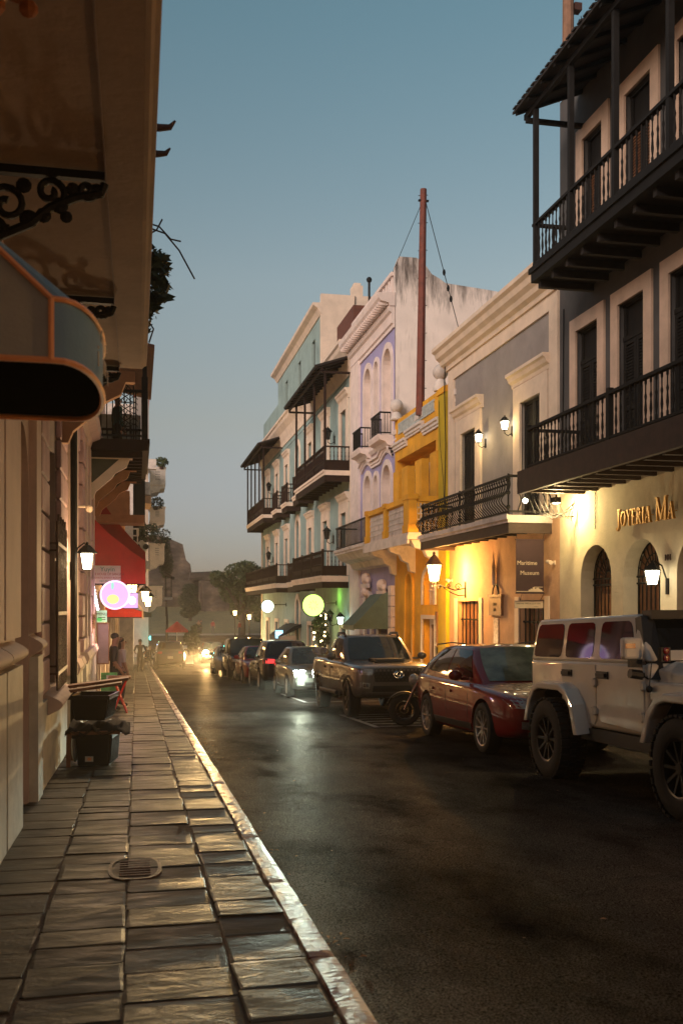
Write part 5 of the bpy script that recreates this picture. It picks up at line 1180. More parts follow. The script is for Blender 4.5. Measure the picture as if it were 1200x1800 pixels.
text(sg, "PRIVATE EVENT ROOMS", h*.16, (xm, 21.927, zb+h*.26), (1,0,0), MT['signred'], .001, sx=.95)
text(sg, "787-721-2122", h*.16, (xm, 21.927, zb+h*.07), (1,0,0), MT['signgreen'], .001, sx=1.0)
# glowing signs
MT['pinkglow'] = glow("pink_violet_light", (.86, .50, 1.0), 1.15)
def XZ(u, v, y): x = XU(u, y); return x, ZV(v, x, y)
x, z = XZ(202, 1046, 21.6)
ds = thing("round_sign", "glowing pink violet round sign with yellow fruit below the red awning", "sign", (x, 21.6, z)); r = 25.5*21.3/1740
M().lathe([(0, -.05), (r*.88, -.05), (r*.88, .05), (0, .05)], (x, 21.6, z), 40, 'y').build("light_box", MT['pinkglow'], ds)
M().lathe([(r*.882, -.065), (r, -.065), (r, .065), (r*.882, .065), (r*.882, -.065)], (x, 21.6, z), 40, 'y', False).build("rim", glow("white_violet_light", (1.0, .72, 1.0), 1.5), ds)
m = M(); m.ball((x-.04, 21.545, z-.09), .12, 14, 8, (1.05, .08, .85)); m.build("fruit", glow("yellow_light", (.95, 1.0, .35), 1.05), ds)
M().ball((x-.05, 21.545, z+.20), .06, 8, 5, (.5, .1, 1.5)).build("leaf", glow("mint_light", (.45, .95, .75), 1.0), ds)
M().tube([(x, 21.6, z+r), (x, 21.7, za(1027, 21.6))], .015).build("hanger", MT['iron'], ds)
lamp(ds, (x+.1, 21.40, z-r-.12), 10, (.9, .55, 1), .15); lamp(ds, (x, 21.9, z-r*.5), 6, (.9, .55, 1), .2)
x, z = XZ(231, 1056, 26); rs = thing("box_sign", "glowing violet rectangular sign behind the round violet sign", "sign", (x, 26, z))
M().box(x-.20, x+.16, 25.96, 26.04, z-.19, z+.19).build("light_box", MT['pinkglow'], rs); M().box(x-.215, x+.175, 25.962, 26.038, z+.191, z+.21).box(x-.215, x+.175, 25.962, 26.038, z-.21, z-.191).build("rim", MT['darkwood'], rs)
M().tube([(x, 26, z+.21), (x, 26, za(1003, 26))], .012).build("hanger", MT['iron'], rs)
M().ball((x+.02, 25.955, z), .09, 8, 5, (1, .05, 1.2)).build("emblem", glow("white_light", (1, .95, 1), 4), rs)
# strings of bulbs, lanterns under the far awnings
for i, (u, v, y, s, lab) in enumerate(((230, 1025, 30, 1.6, "orange lit lantern just above the violet box sign"), (232, 1039, 31, 1.8, "lower orange lit lantern beside the violet box sign"), (255, 1051, 46, 1.9, "orange lit lantern on the pale corner building"), (260, 1060, 50, 2.0, "yellow lit lantern farthest along the left pavement"))):
    x, z = XZ(u, v, y); wall_lantern(lab, XL, 1, y, z-.1*s, s, "orange lanterns along the left shop fronts", mtg=MT['glow_orange'], watts=120 if i < 2 else 90, col=(1, .52, .18), up=False, arm=(x-XL)/s)
bl = thing("bulb_string", "string of small bulbs hanging at the restaurant door", "string lights", (-.8, 22.3, 1)); m = M(); w_ = M()
for k in range(8): x, z = XZ(164+k*1.1, 1032+k*5.5, 21.8); m.ball((x, 21.8, z), .035, 6, 4); w_.tube([(x, 21.8, z+.03), (x, 21.8, z+.1)], .006, 4)
lamp(bl, (-.55, 21.3, .9), 26, (1, .62, .42), .15); bd = m.build("bulb", glow("bulb_violet_white", (1, .85, .95), 4), bl, kind='stuff'); w_.build("flex", MT['iron'], bl, kind='stuff')
for (u0, u1, v0, v1, y, col, lab, tx) in ((170, 188, 1073, 1094, 21.7, (.25, .55, .32), "pale green menu sheet hung by the restaurant door", "MENU"), (155, 167, 1080, 1105, 21.3, (.5, .33, .2), "small tan notice on the wall by the restaurant door", "OPEN")):
    xa, za_ = XZ(u0, v1, y); xb_, zb_ = XZ(u1, v0, y)
    t = thing("menu_board", lab, "sign", ((xa+xb_)/2, y, za_)); M().box(xa, xb_, y-.01, y+.01, za_, zb_).build("sheet", mat("paper_" + tx.lower(), col, .7, .15, 8), t)
    text(t, tx, .085, ((xa+xb_)/2, y-.012, zb_-.11), (1,0,0), MT['darkwood'], .001)
    for k in range(2): M().box(xa+.03, xb_-.03, y-.0125, y-.0115, zb_-.16-.045*k, zb_-.145-.045*k).build("print", MT['darkwood'], t)
    if tx == "MENU": M().ball((xa+.06, y-.011, za_+.06), .05, 8, 5, (1.2, .05, .9)).build("leaf", mat("leaf_green_print", (.03, .38, .08), .6, 0), t)
xa, za_ = XZ(171, 1168, 21.9); xb_, zb_ = XZ(189, 1098, 21.9)
bb = thing("chalkboard", "tall dark menu board hanging on the wall behind the man", "sign", ((xa+xb_)/2, 22.4, za_)); M().box(xa, xb_, 22.4, 22.44, za_, zb_).build("board", MT['taupeflat'], bb)
M().box(xa-.02, xa-.001, 22.39, 22.45, za_, zb_).box(xb_+.001, xb_+.02, 22.39, 22.45, za_, zb_).box(xa-.02, xb_+.02, 22.39, 22.45, zb_+.001, zb_+.025).box(xa-.02, xb_+.02, 22.39, 22.45, za_-.025, za_-.001).build("frame", MT['oldwood'], bb)

for (lab, y0, y1, h, m_) in (("cream house front behind the camera on the left", -26, -4.05, 11.0, 'beige'), ("rose house front far behind the camera on the left", -50, -26.05, 10.5, 'palepink_')):
    t = thing("building", lab, "building", (XL, y0, 0)); m = M(); hs = [(y0+2+k*4, y0+3.2+k*4, z, z+2.4) for k in range(5) for z in (.9, 5.4)]
    facade(m, XL, 1, y0, y1, -1, h, hs, .25); shell(m, XL, 1, 8, y0, y1, -1, h); m.build("wall", MT.get(m_, MT['beige']), t)
    for q in hs: shutter(t, XL, 1, q[0], q[1], q[2], q[3], MT['darkwood'], 0, 6)
# ------------------------------------------------------------------ left side farther along: pale corner building with lattice balconies
MT['palepink'] = mat("pale_pink_render", (.68, .55, .47), .8, .15, 1.5, .2, 20, stain=.25)
MT['foliage'] = mat("foliage", (.052, .075, .020), .7, .55, 1.2, rnd=.1)
MT['foliage_dark'] = mat("dark_foliage", (.026, .040, .014), .7, .55, 1.2, rnd=.1)
MT['bark'] = mat("bark", (.07, .048, .035), .9, .3, 6, .5, 20)
B = thing("building", "cream shop front row between the red awnings and the pale corner building", "building", (-1.0, 45, gz(45)))
m = M(); fd = [(34.2, 35.2, -2, 1.2), (38.0, 39.0, -2, 1.2), (42.0, 43.0, -2, 1.2), (46.5, 47.5, -2.4, .9), (51, 52, -2.6, .8)]
facade(m, XL, 1, 33.01, 58, -2.4, 7.2, fd, .2); shell(m, XL, 1, 8, 33.01, 58, -2.4, 7.2); m.build("wall", MT['palepink'], B)
for i, h in enumerate(fd):
    surround(B, XL, 1, h[0], h[1], h[2], h[3], .16, MT['ivory'], .07); M().box(XL-.16, XL-.12, h[0], h[1], h[2], h[3]).build("door", MT['ivory'] if i % 2 else MT['darkwood'], B)
for y in (36.6, 40.5, 44.8, 49.2, 54.5): M().box(XL+.001, XL+.10, y-.25, y+.25, -2.5, 4.2).build("pilaster", MT['ivory'], B)
cornice(B, XL, 1, 33.02, 58, 4.3, [(0, 0), (.1, 0), (.3, .2), (.35, .4), (0, .45)], MT['ivory'])
balcony(B, XL, 1, 1.1, 40, 44, 3.35, 3.6, 1.0, MT['whitewash'], MT['whitewash'], .2, 'square', rail_w=.05, label="white slab balcony with openings")
balcony(B, XL, 1, 1.15, 48, 52, 2.2, 2.4, .95, MT['palepink'], MT['iron'], .14, 'bar', label="small black railed balcony")
B = thing("building", "tall pale pink corner building with stacked lattice balconies", "building", (0.4, 86, gz(86)))
CX = .95
m = M(); facade(m, CX, 1, 82.0, 100, -3.4, 13.0, [(83, 84, -3.2, -.4), (86, 87, -3.2, -.4)] + [(84, 85, z, z+2.0) for z in (1.2, 4.4, 7.6, 10.8)], .3); shell(m, CX, 1, 9, 82.0, 100, -3.4, 13.0); m.build("wall", MT['palepink'], B)
M().box(-8, CX+.6, 81.3, 82, 12.6, 13.4).build("roof_slab", MT['whitewash'], B)
def lattice(bld, y0, y1, x0, x1, zf, h, mt):
    m = M(); m.box(x0, x1, y0, y1, zf, zf+.16); m.box(x0-.05, x1+.06, y0-.05, y1+.05, zf+h, zf+h+.10)
    for (a, c) in ((x0, x0+.42), (x1-.42, x1)): m.box(a, c, y0, y0+.12, zf+.161, zf+h-.001)
    m.box(x0+.421, x1-.421, y0, y0+.12, zf+.161, zf+.35); m.box(x0+.421, x1-.421, y0, y0+.12, zf+h-.2, zf+h-.001); m.box(x1-.12, x1, y0+.121, y1, zf+.161, zf+h-.001)
    m.box(x0+.421, x1-.421, y0+.02, y0+.10, zf+.351, zf+h-.201)
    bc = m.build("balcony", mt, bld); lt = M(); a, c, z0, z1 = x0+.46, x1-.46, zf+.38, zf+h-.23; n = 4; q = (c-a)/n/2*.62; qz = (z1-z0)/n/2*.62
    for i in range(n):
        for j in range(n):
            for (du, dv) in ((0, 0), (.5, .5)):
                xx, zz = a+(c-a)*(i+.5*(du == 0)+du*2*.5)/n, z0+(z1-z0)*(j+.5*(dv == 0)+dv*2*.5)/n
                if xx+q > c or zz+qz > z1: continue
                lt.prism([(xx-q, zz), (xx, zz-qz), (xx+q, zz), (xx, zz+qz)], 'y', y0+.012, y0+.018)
    lt.build("shade_diamond", MT['matt_black'], bc, kind='stuff')  # black plates on a solid panel stand in for shaded lattice holes
    pr = [(x0, zf-.001), (x1, zf-.001), (x1-.05, zf-.25), (x1-.45, zf-.32), (x1-.6, zf-.55), (x0+.3, zf-.65), (x0, zf-.8)]
    M().prism(pr, 'y', y0+.1, y1-.1).build("corbel", mt, bc); return bc
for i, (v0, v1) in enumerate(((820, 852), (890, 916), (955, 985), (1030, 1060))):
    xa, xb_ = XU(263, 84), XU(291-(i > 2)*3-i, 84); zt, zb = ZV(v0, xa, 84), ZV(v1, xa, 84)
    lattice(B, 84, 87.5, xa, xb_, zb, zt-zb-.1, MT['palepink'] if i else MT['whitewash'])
# slimmer pale rounded balconies on the cream corner nearer
B3 = thing("building", "narrow whitewashed house with rounded slabs before the corner building", "building", (-.6, 66, gz(66)))
m = M(); m.box(-9, -.2, 59, 74, -3.4, 13.3); m.build("wall", MT['whitewash'], B3)
for i, (v0, v1, u1) in enumerate(((846, 868, 264), (870, 884, 266), (950, 968, 258), (985, 1000, 262))):
    xa = -.2; xb_ = XU(u1, 62); zt, zb = ZV(v0, xa, 62), ZV(v1, xa, 62); mt = MT['whitewash'] if i != 1 else MT['peach_render']
    n = 8; poly = [(xa, 62)] + [(xa + (xb_-xa)*math.sin(math.pi*.5*k/n)**.7, 62 + 2.2*(1-math.cos(math.pi*.5*k/n))*.2) for k in range(1, n+1)] + [(xb_, 66), (xa, 66)]
    bc = M().prism(poly, 'z', zb, zt).build("balcony", mt, B3)
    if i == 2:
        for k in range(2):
            for j in range(2): M().lathe([(0, 61.97), (.18, 61.97), (.18, 61.999), (0, 61.999)], (xa+.25+.5*k, 0, zb+.25+.45*j), 10, 'y').build("shade_disc", MT['matt_black'], bc)  # black discs on the solid slab stand in for shaded holes
M().box(-.2, .5, 60.5, 61.2, 5.5, 12.4).build("tall_shutter", MT['matt_black'], B3)
M().prism([(-.2, 14.6), (.75, 13.9), (.75, 13.75), (-.2, 14.45)], 'y', 58.6, 74).build("red_roof", MT['redcanvas'], B3)
M().box(-.2, .70, 58.7, 73.9, 11.2, 13.7).build("top_gallery", MT['taupe'], B3)
# dark iron balcony on slim posts at the very end
dk = thing("balcony_porch", "slim dark iron porch balcony at the end of the left row", "porch", (2.6, 92, gz(92)))
xa, xb_ = XU(289, 92), XU(301, 92); zr = ZV(1015, 2, 92)
m = M(); m.prism([(xa, zr+.5), (xb_+.3, zr), (xb_+.3, zr-.12), (xa, zr+.38)], 'y', 91.5, 96); m.build("roof", MT['roof_dark'], dk)
for x in (xb_, xa+.1): M().box(x-.05, x+.05, 91.7, 91.8, ZV(1052, 2, 92), zr+.1).build("post", MT['iron'], dk)
m = M().box(xa, xb_+.1, 91.6, 96, ZV(1054, 2, 92), ZV(1050, 2, 92)); m.build("deck", MT['whitewash'], dk)
r_ = M().box(xa, xb_, 91.7, 91.75, ZV(1036, 2, 92), ZV(1035, 2, 92))
for k in range(7): x = xa+(xb_-xa)*k/6; r_.box(x-.015, x+.015, 91.7, 91.74, ZV(1050, 2, 92), ZV(1036, 2, 92))
r_.build("railing", MT['iron'], dk)
# teal canvas awning and coloured light on the last shop
red = red_awning("dark green awning over a far shop on the left pavement", 62.0, 66, ZV(1062, .3, 62), ZV(1078, .3, 62), ZV(1085, .3, 62), XU(266, 62), MT['awning_green'], MT['awning_green'])
tl = thing("wall_light", "turquoise light glowing at the foot of the corner building", "light", (1.05, 81, -1.5)); M().box(1.0, 1.12, 80.95, 81.05, -1.2, -.9).build("lamp_glass", glow("turquoise_light", (.1, .9, .8), 6), tl); lamp(tl, (1.5, 80.6, -1.0), 30, (.1, 1, .8), .1); lamp(tl, (.9, 79, -1.2), 14, (.35, .55, 1), .1)
# ------------------------------------------------------------------ plants
def leaf_mass(name, mt, parent, blobs, n, size, seed, kind=None, flat=.0):
    r = random.Random(seed); m = M(); tot = sum(b[3]*b[4]*b[5] for b in blobs)
    for (x, y, z, rx, ry, rz) in blobs:
        k = int(n*rx*ry*rz/tot)
        for _ in range(k):
            while True:
                p = Vector((r.uniform(-1,1), r.uniform(-1,1), r.uniform(-1,1))); L = p.length
                if L <= 1 and r.random() < .25 + .75*L*L: break
            c = Vector((x+p.x*rx, y+p.y*ry, z+p.z*rz)); s = size*r.uniform(.6, 1.4)
            a = Vector((r.gauss(0,1), r.gauss(0,1), r.gauss(0,.6))).normalized(); b = a.cross(Vector((r.gauss(0,1), r.gauss(0,1), r.gauss(0,1)))).normalized()
            m.add([c-a*s, c+b*s*.45, c+a*s, c-b*s*.45], [(0,1,2,3)])
    me = m.mesh(name, mt, ORG[parent.name], fix=False); return link(name, me, parent, kind=kind)
def tree(label, x, y, zb, h, blobs, n, size, seed, mt, trunk_r, cat="tree", name="tree", group=None):
    t = thing(name, label, cat, (x, y, zb), group); m = M(); r = random.Random(seed)
    m.tube([(x, y, zb-.3), (x+.1, y, zb+h*.3), (x-.05, y+.1, zb+h*.6), (x, y, zb+h*.85)], [trunk_r*1.3, trunk_r, trunk_r*.7, trunk_r*.3], 8)
    for b in blobs: m.tube([(x, y, zb+h*.35), ((x+b[0])/2, (y+b[1])/2, (zb+h*.45+b[2])/2), (b[0], b[1], b[2])], [trunk_r*.6, trunk_r*.4, trunk_r*.12], 5)
    m.build("trunk", MT['bark'], t, smooth=True); leaf_mass("crown", mt, t, blobs, n, size, seed); return t
def at(u, v, y): x = XU(u, y); return Vector((x, y, ZV(v, x, y)))
c = at(425, 1040, 118); s_ = 118/1740
bl = []
r5 = random.Random(5)
for (du, dv, ru, rv) in ((0, -28, 34, 24), (-32, -20, 22, 16), (28, -22, 30, 24), (-10, 0, 30, 22), (22, 6, 32, 28), (0, 30, 20, 20), (34, 34, 22, 22), (-46, -28, 12, 8), (10, -44, 22, 12)):
    bl.append((c.x+du*s_, c.y+r5.uniform(-2, 2), c.z-dv*s_, ru*s_, 2.4, rv*s_))
tree("broad dark green tree standing beyond the end of the teal house", c.x, 118, gz(118), 7.2, bl, 9000, .20, 11, MT['foliage'], .35)
c = at(334, 1056, 138); s_ = 138/1740; bl = [(c.x+a*s_, 138+b, c.z-dv*s_, ru*s_, 1.2, rv*s_) for a, b, dv, ru, rv in ((0, 0, -18, 14, 12), (-4, .3, 0, 17, 16), (5, -.3, 10, 14, 14), (-3, 0, 20, 14, 10))]
tree("dense dark bush tree in front of the old stone fort wall", c.x, 138, ZV(1092, c.x, 138), 5.0, bl, 4500, .2, 12, MT['foliage_dark'], .2)
c = at(292, 990, 100); tree("thin dark tree squeezed between the corner building and the fort", c.x, 100, gz(100), 9, [(c.x, 100, c.z, .7, .7, 1.6), (c.x-.2, 100, c.z+1.6, .6, .6, 1.0)], 1500, .16, 13, MT['foliage_dark'], .12)
c = at(337, 1122, 84); t = thing("potted_plant", "bright leafy potted plant beside the red umbrella", "plant", (c.x, 84, gz(84))); M().lathe([(.25, gz(84)), (.32, gz(84)+.5), (.28, gz(84)+.5)], (c.x, 84, 0), 10).build("pot", MT['darkwood'], t); leaf_mass("foliage", MT['foliage'], t, [(c.x, 84, gz(84)+1.3, .7, .6, .9), (c.x+.4, 84, gz(84)+2.2, .5, .4, .5)], 700, .14, 14)
for i, (u, v, y, w, lab) in enumerate(((284, 812, 84, .55, "small palm plant on the topmost lattice balcony"), (274, 884, 84, .7, "leafy plant on the second lattice balcony from the top"), (282, 943, 84, .95, "bushy green plant on the third lattice balcony"), (262, 935, 60, .7, "dark trailing plant on the whitewashed rounded balcony"))):
    c = at(u, v, y); t = thing("balcony_plant", lab, "plant", tuple(c), "plants on the pale balconies"); M().lathe([(.15, c.z-.6), (.2, c.z-.3)], (c.x, y, 0), 8).build("pot", MT['rust'], t); leaf_mass("foliage", MT['foliage_dark'] if i else MT['foliage'], t, [(c.x, y, c.z, w, .5, w*.8)], 260, .13, 20+i)
# plants leaning over the near slab edge
t = thing("creeper", "dark leafy plant hanging over the edge of the deep slab", "plant", (.1, 11, 4.5)); bl = []
for (u, v, y, w, h) in ((262, 452, 11.8, .14, .16), (270, 470, 11.8, .16, .13), (280, 490, 11.6, .12, .10), (265, 510, 11.8, .16, .2), (285, 520, 11.5, .10, .08), (262, 545, 11.8, .12, .12), (258, 570, 11.9, .08, .10), (283, 462, 11.6, .09, .10)):
    c = at(u, v, y); bl.append((c.x, y, c.z, w, .25, h))
leaf_mass("foliage", MT['foliage_dark'], t, bl, 420, .075, 31)
m = M()
for pts in (((258, 600), (262, 480), (266, 390), (264, 330)), ((262, 400), (290, 410), (315, 440), (342, 490)), ((262, 392), (280, 398), (300, 420), (318, 424)), ((264, 410), (275, 404), (285, 385)), ((258, 560), (270, 578), (262, 602))):
    m.tube([tuple(at(u, v, 11.7)) for u, v in pts], .010, 5)
m.build("stem", MT['bark'], t)
for i, (u0, v0, u1, v1, y, lab) in enumerate(((262, 222, 308, 216, 7.6, "upper dark curved spike jutting past the slab edge"), (262, 268, 299, 264, 8.4, "lower dark curved spike jutting past the slab edge"))):
    p = [(u0, v0), (u0+(u1-u0)*.4, v0+2), (u0+(u1-u0)*.8, v0+1), (u1, v1-4)]
    o = M().tube([tuple(at(u, v, y)) for u, v in p], [.030, .028, .022, .008], 8).build("iron_spike", MT['rust'], cat="spike", label=lab)
for (y, l) in ((7.6, 1), (8.4, 1)): pass
# ------------------------------------------------------------------ old fort
def stone_wall():
    m = bpy.data.materials.new("fort_stone"); m.use_nodes = True; n, l = m.node_tree.nodes, m.node_tree.links; b = n["Principled BSDF"]
    pos = n.new("ShaderNodeNewGeometry").outputs['Position']; mp = n.new("ShaderNodeMapping"); mp.inputs['Rotation'].default_value = (math.radians(90), 0, 0); l.new(pos, mp.inputs[0])
    v = n.new("ShaderNodeTexVoronoi"); v.inputs['Scale'].default_value = 1.5; q = n.new("ShaderNodeMapping"); q.inputs['Scale'].default_value = (.6, .6, 1.3); l.new(pos, q.inputs[0]); l.new(q.outputs[0], v.inputs['Vector'])
    t = n.new("ShaderNodeTexNoise"); t.inputs['Scale'].default_value = .35; t.inputs['Detail'].default_value = 8; t.inputs['Roughness'].default_value = .65; l.new(pos, t.inputs['Vector'])
    cr = n.new("ShaderNodeValToRGB"); e = cr.color_ramp.elements; e[0].position = .3; e[0].color = (.028, .021, .017, 1); e[1].position = .72; e[1].color = (.24, .17, .12, 1); x = e.new(.5); x.color = (.085, .060, .045, 1); l.new(t.outputs[0], cr.inputs[0])
    mx = n.new("ShaderNodeMix"); mx.data_type = 'RGBA'; mx.blend_type = 'MULTIPLY'; mx.inputs[0].default_value = .55; l.new(cr.outputs[0], mx.inputs[6]); bw_ = n.new('ShaderNodeRGBToBW'); l.new(v.outputs['Color'], bw_.inputs[0]); l.new(bw_.outputs[0], mx.inputs[7])
    l.new(mx.outputs[2], b.inputs['Base Color']); b.inputs['Roughness'].default_value = .95
    bp = n.new("ShaderNodeBump"); bp.inputs['Distance'].default_value = .25; bp.inputs['Strength'].default_value = .8; l.new(v.outputs['Distance'], bp.inputs['Height']); l.new(bp.outputs[0], b.inputs['Normal']); return m
MT['fort'] = stone_wall()
FY = 160
def fq(u, v, y=FY): return at(u, v, y)
F = thing("fort", "old battered stone fort with a high bastion above a sloping lawn", "fort", (20, 165, 0))
def slabpoly(name, pts, y, depth, batter=0, sub=1, lab=None):
    rim = [fq(u, v, y) for u, v in pts]; back = [p + Vector((0, depth, 0)) for p in rim]; n = len(rim); m = M()
    zt = max(p.z for p in rim)
    rim2 = [p - Vector((0, batter*(zt-p.z), 0)) for p in rim]
    m.add(rim2, [tuple(range(n))]); m.add(rim2 + back, [(i, (i+1) % n, n+(i+1) % n, n+i) for i in range(n)]); m.add(back, [tuple(range(n-1, -1, -1))])
    return m.build(name, MT['fort'], F, lab)
slabpoly("bastion", [(230, 1110), (230, 935), (283, 942), (300, 948), (321, 957), (324, 972), (327, 985), (334, 992), (336, 1006), (345, 1100)], 168, 25, .12)
slabpoly("lower_wall", [(225, 1110), (225, 1016), (283, 1017), (338, 1020), (346, 1105)], 163, 4, .12)
slabpoly("curtain_wall", [(330, 1105), (332, 1019), (383, 1019), (383, 1105)], 164, 10, .08)
slabpoly("parapet", [(333, 1018.6), (335, 1006), (383, 1004), (383, 1018.6)], 162.6, 3)
slabpoly("buttress", [(350, 1105), (352, 1020), (358, 1020), (363, 1105)], 159, 4, .18)
slabpoly("corner_bastion", [(359, 1108), (356, 1020), (382, 1022), (399, 1030), (404, 1050), (413, 1108)], 158, 14, .15)
tf = []
for i in range(26): pass
# ------------------------------------------------------------------ far street lamps, umbrella, plaza people
for i, (u, v, vb, y, lab, w) in enumerate(((413, 1077, 1119, 112, "lit post lamp standing before the fort lawn", 60), (438, 1084, 1124, 108, "lit post lamp glowing against the dark tree", 160))):
    p = at(u, v, y); zb = gz(y)-.1; t = thing("street_lamp", lab, "street lamp", (p.x, y, zb), "lamp posts at the end of the street")
    M().lathe([(.14, zb), (.12, zb+.3), (.06, zb+.5), (.05, p.z-.35), (.10, p.z-.32)], (p.x, y, 0), 8).build("post", MT['iron'], t)
    M().lathe([(.0, p.z-.31), (.14, p.z-.30), (.22, p.z+.18), (0, p.z+.181)], (p.x, y, 0), 8).build("lamp_glass", MT['glow_orange'], t)
    M().lathe([(.26, p.z+.19), (.1, p.z+.42), (0, p.z+.5)], (p.x, y, 0), 8).build("lamp_cap", MT['iron'], t); lamp(t, (p.x-.1, y-.45, p.z), w*4, (1, .52, .15), .15)
t = thing("parasol", "red canvas parasol open on the far plaza", "parasol", (2.9, 80, gz(80))); p = at(311, 1092, 80); q = at(290, 1108, 80); rad = (p-q).xy.length
m = M(); n = 8; top = [(p.x, 80, p.z)]; rim = [(p.x+rad*math.cos(2*math.pi*k/n+.3), 80+rad*math.sin(2*math.pi*k/n+.3), q.z) for k in range(n)]; low = [(a, b, c_-.16) for a, b, c_ in rim]
for k in range(n): m.add([top[0], rim[k], rim[(k+1) % n]], [(0,1,2)]); m.add([rim[k], rim[(k+1) % n], low[(k+1) % n], low[k]], [(0,1,2,3)])
m.build("canopy", mat("parasol_red", (.62, .03, .02), .6, .1, 3, trans=0), t); M().tube([(p.x, 80, gz(80)), (p.x, 80, p.z)], .04).build("pole", MT['ivory'], t)
MT['plastic_white'] = mat("white_plastic", (.6, .58, .55), .5, .1, 4)
for i, u in enumerate((305, 318, 324)):
    p = at(u, 1116, 82); z0 = gz(82); t = thing("cafe_chair", ("pale cafe chair under the red parasol, leftmost of three", "middle pale cafe chair under the red parasol", "pale cafe chair at the right edge of the red parasol")[i], "chair", (p.x, 82, z0), "cafe chairs under the parasol")
    M().box(p.x-.22, p.x+.22, 81.8, 82.2, z0+.42, z0+.46).build("seat", MT['plastic_white'], t); M().box(p.x-.22, p.x+.22, 82.2, 82.24, z0+.465, z0+.9).build("backrest", MT['plastic_white'], t)
    for dx in (-.19, .19):
        for dy in (-.17, .17): M().box(p.x+dx-.02, p.x+dx+.02, 82+dy-.02, 82+dy+.02, z0, z0+.419).build("leg", MT['plastic_white'], t)
# ------------------------------------------------------------------ vehicles (local axes: front towards -Y, ground at z = 0)
def paint(name, col, metal=.0, rough=.42):
    return mat(name, col, rough, .06, 3, metal=metal, coat=1.0, spec=.1)
MT['rubber'] = mat("tyre_rubber", (.012, .011, .011), .8, .2, 30, .2, 60)
MT['alloy'] = mat("alloy_wheel", (.55, .50, .46), .3, .1, 10, metal=.85)
MT['darkalloy'] = mat("dark_alloy_wheel", (.03, .028, .028), .35, .1, 10, metal=.6)
MT['trim'] = mat("black_plastic_trim", (.014, .013, .013), .55, .15, 20)
MT['chrome'] = mat("chrome", (.65, .62, .6), .15, 0, metal=1.0)
MT['autoglass'] = mat("car_window_glass", (.008, .010, .012), .04, 0, spec=.7)
MT['screen_glass'] = mat("windscreen_glass", (.030, .042, .042), .05, .3, 2, spec=.7)
MT['lens'] = mat("headlamp_lens", (.30, .28, .26), .08, .3, 20, spec=.8, coat=1)
MT['amber'] = mat("amber_lens", (.45, .12, .01), .2, 0, coat=1)
MT['redlens'] = glow("lit_red_lens", (1.0, .05, .05), 1.6)
MT['reddull'] = mat("red_lens", (.22, .008, .008), .15, 0, coat=1)
MT['beam_cool'] = glow("headlamp_beam_cool", (.88, 1.0, .92), 160)
MT['beam_warm'] = glow("headlamp_beam_warm", (1.0, .70, .32), 1500)
MT['plate'] = mat("licence_plate", (.5, .48, .42), .5, .1)
def evaluated(me, mods):
    o = bpy.data.objects.new("work", me); COL.objects.link(o)
    for f in mods: f(o)
    bpy.context.view_layer.update()
    dg = bpy.context.evaluated_depsgraph_get(); out = bpy.data.meshes.new_from_object(o.evaluated_get(dg)); bpy.data.objects.remove(o); return out
def subsurf(k):
    def f(o): s = o.modifiers.new("s", 'SUBSURF'); s.levels = k; s.render_levels = k
    return f
class Shell:      # closest-surface lookup for panels, lamps and shut lines
    def __init__(s, me): s.t = BVHTree.FromPolygons([v.co.copy() for v in me.vertices], [tuple(p.vertices) for p in me.polygons])
    def hit(s, p, d):
        h = s.t.ray_cast(Vector(p), Vector(d)); return h
    def patch(s, axis, c, nx=6, nz=4, off=.006, th=.02):
        """c = 4 corners (a,z) in the side ('L','R': a=y) or end ('F','B': a=x) view, ordered bl, br, tr, tl"""
        d = {'L': (1,0,0), 'R': (-1,0,0), 'F': (0,1,0), 'B': (0,-1,0)}[axis]; D = Vector(d); rows = []; rb = []; last = None
        for j in range(nz+1):
            row = []; row2 = []
            for i in range(nx+1):
                u, v = i/nx, j/nz
                a = (c[0][0]*(1-u)+c[1][0]*u)*(1-v) + (c[3][0]*(1-u)+c[2][0]*u)*v; z = (c[0][1]*(1-u)+c[1][1]*u)*(1-v) + (c[3][1]*(1-u)+c[2][1]*u)*v
                o = Vector((0, a, z)) if axis in 'LR' else Vector((a, 0, z)); h = s.t.ray_cast(o - D*5, D)
                p = h[0] if h[0] is not None else last
                if p is None: p = o
                last = p; row.append(tuple(p - D*off)); row2.append(tuple(p + D*th))
            rows.append(row); rb.append(row2)
        m = M(); m.grid(rows); ring = lambda R_: [R_[0][i] for i in range(nx+1)] + [R_[j][nx] for j in range(1, nz+1)] + [R_[nz][i] for i in range(nx-1, -1, -1)] + [R_[j][0] for j in range(nz-1, 0, -1)]
        a, b = ring(rows), ring(rb); k = len(a); m.add(a+b, [(i, (i+1) % k, k+(i+1) % k, k+i) for i in range(k)]); return m
WH = {}
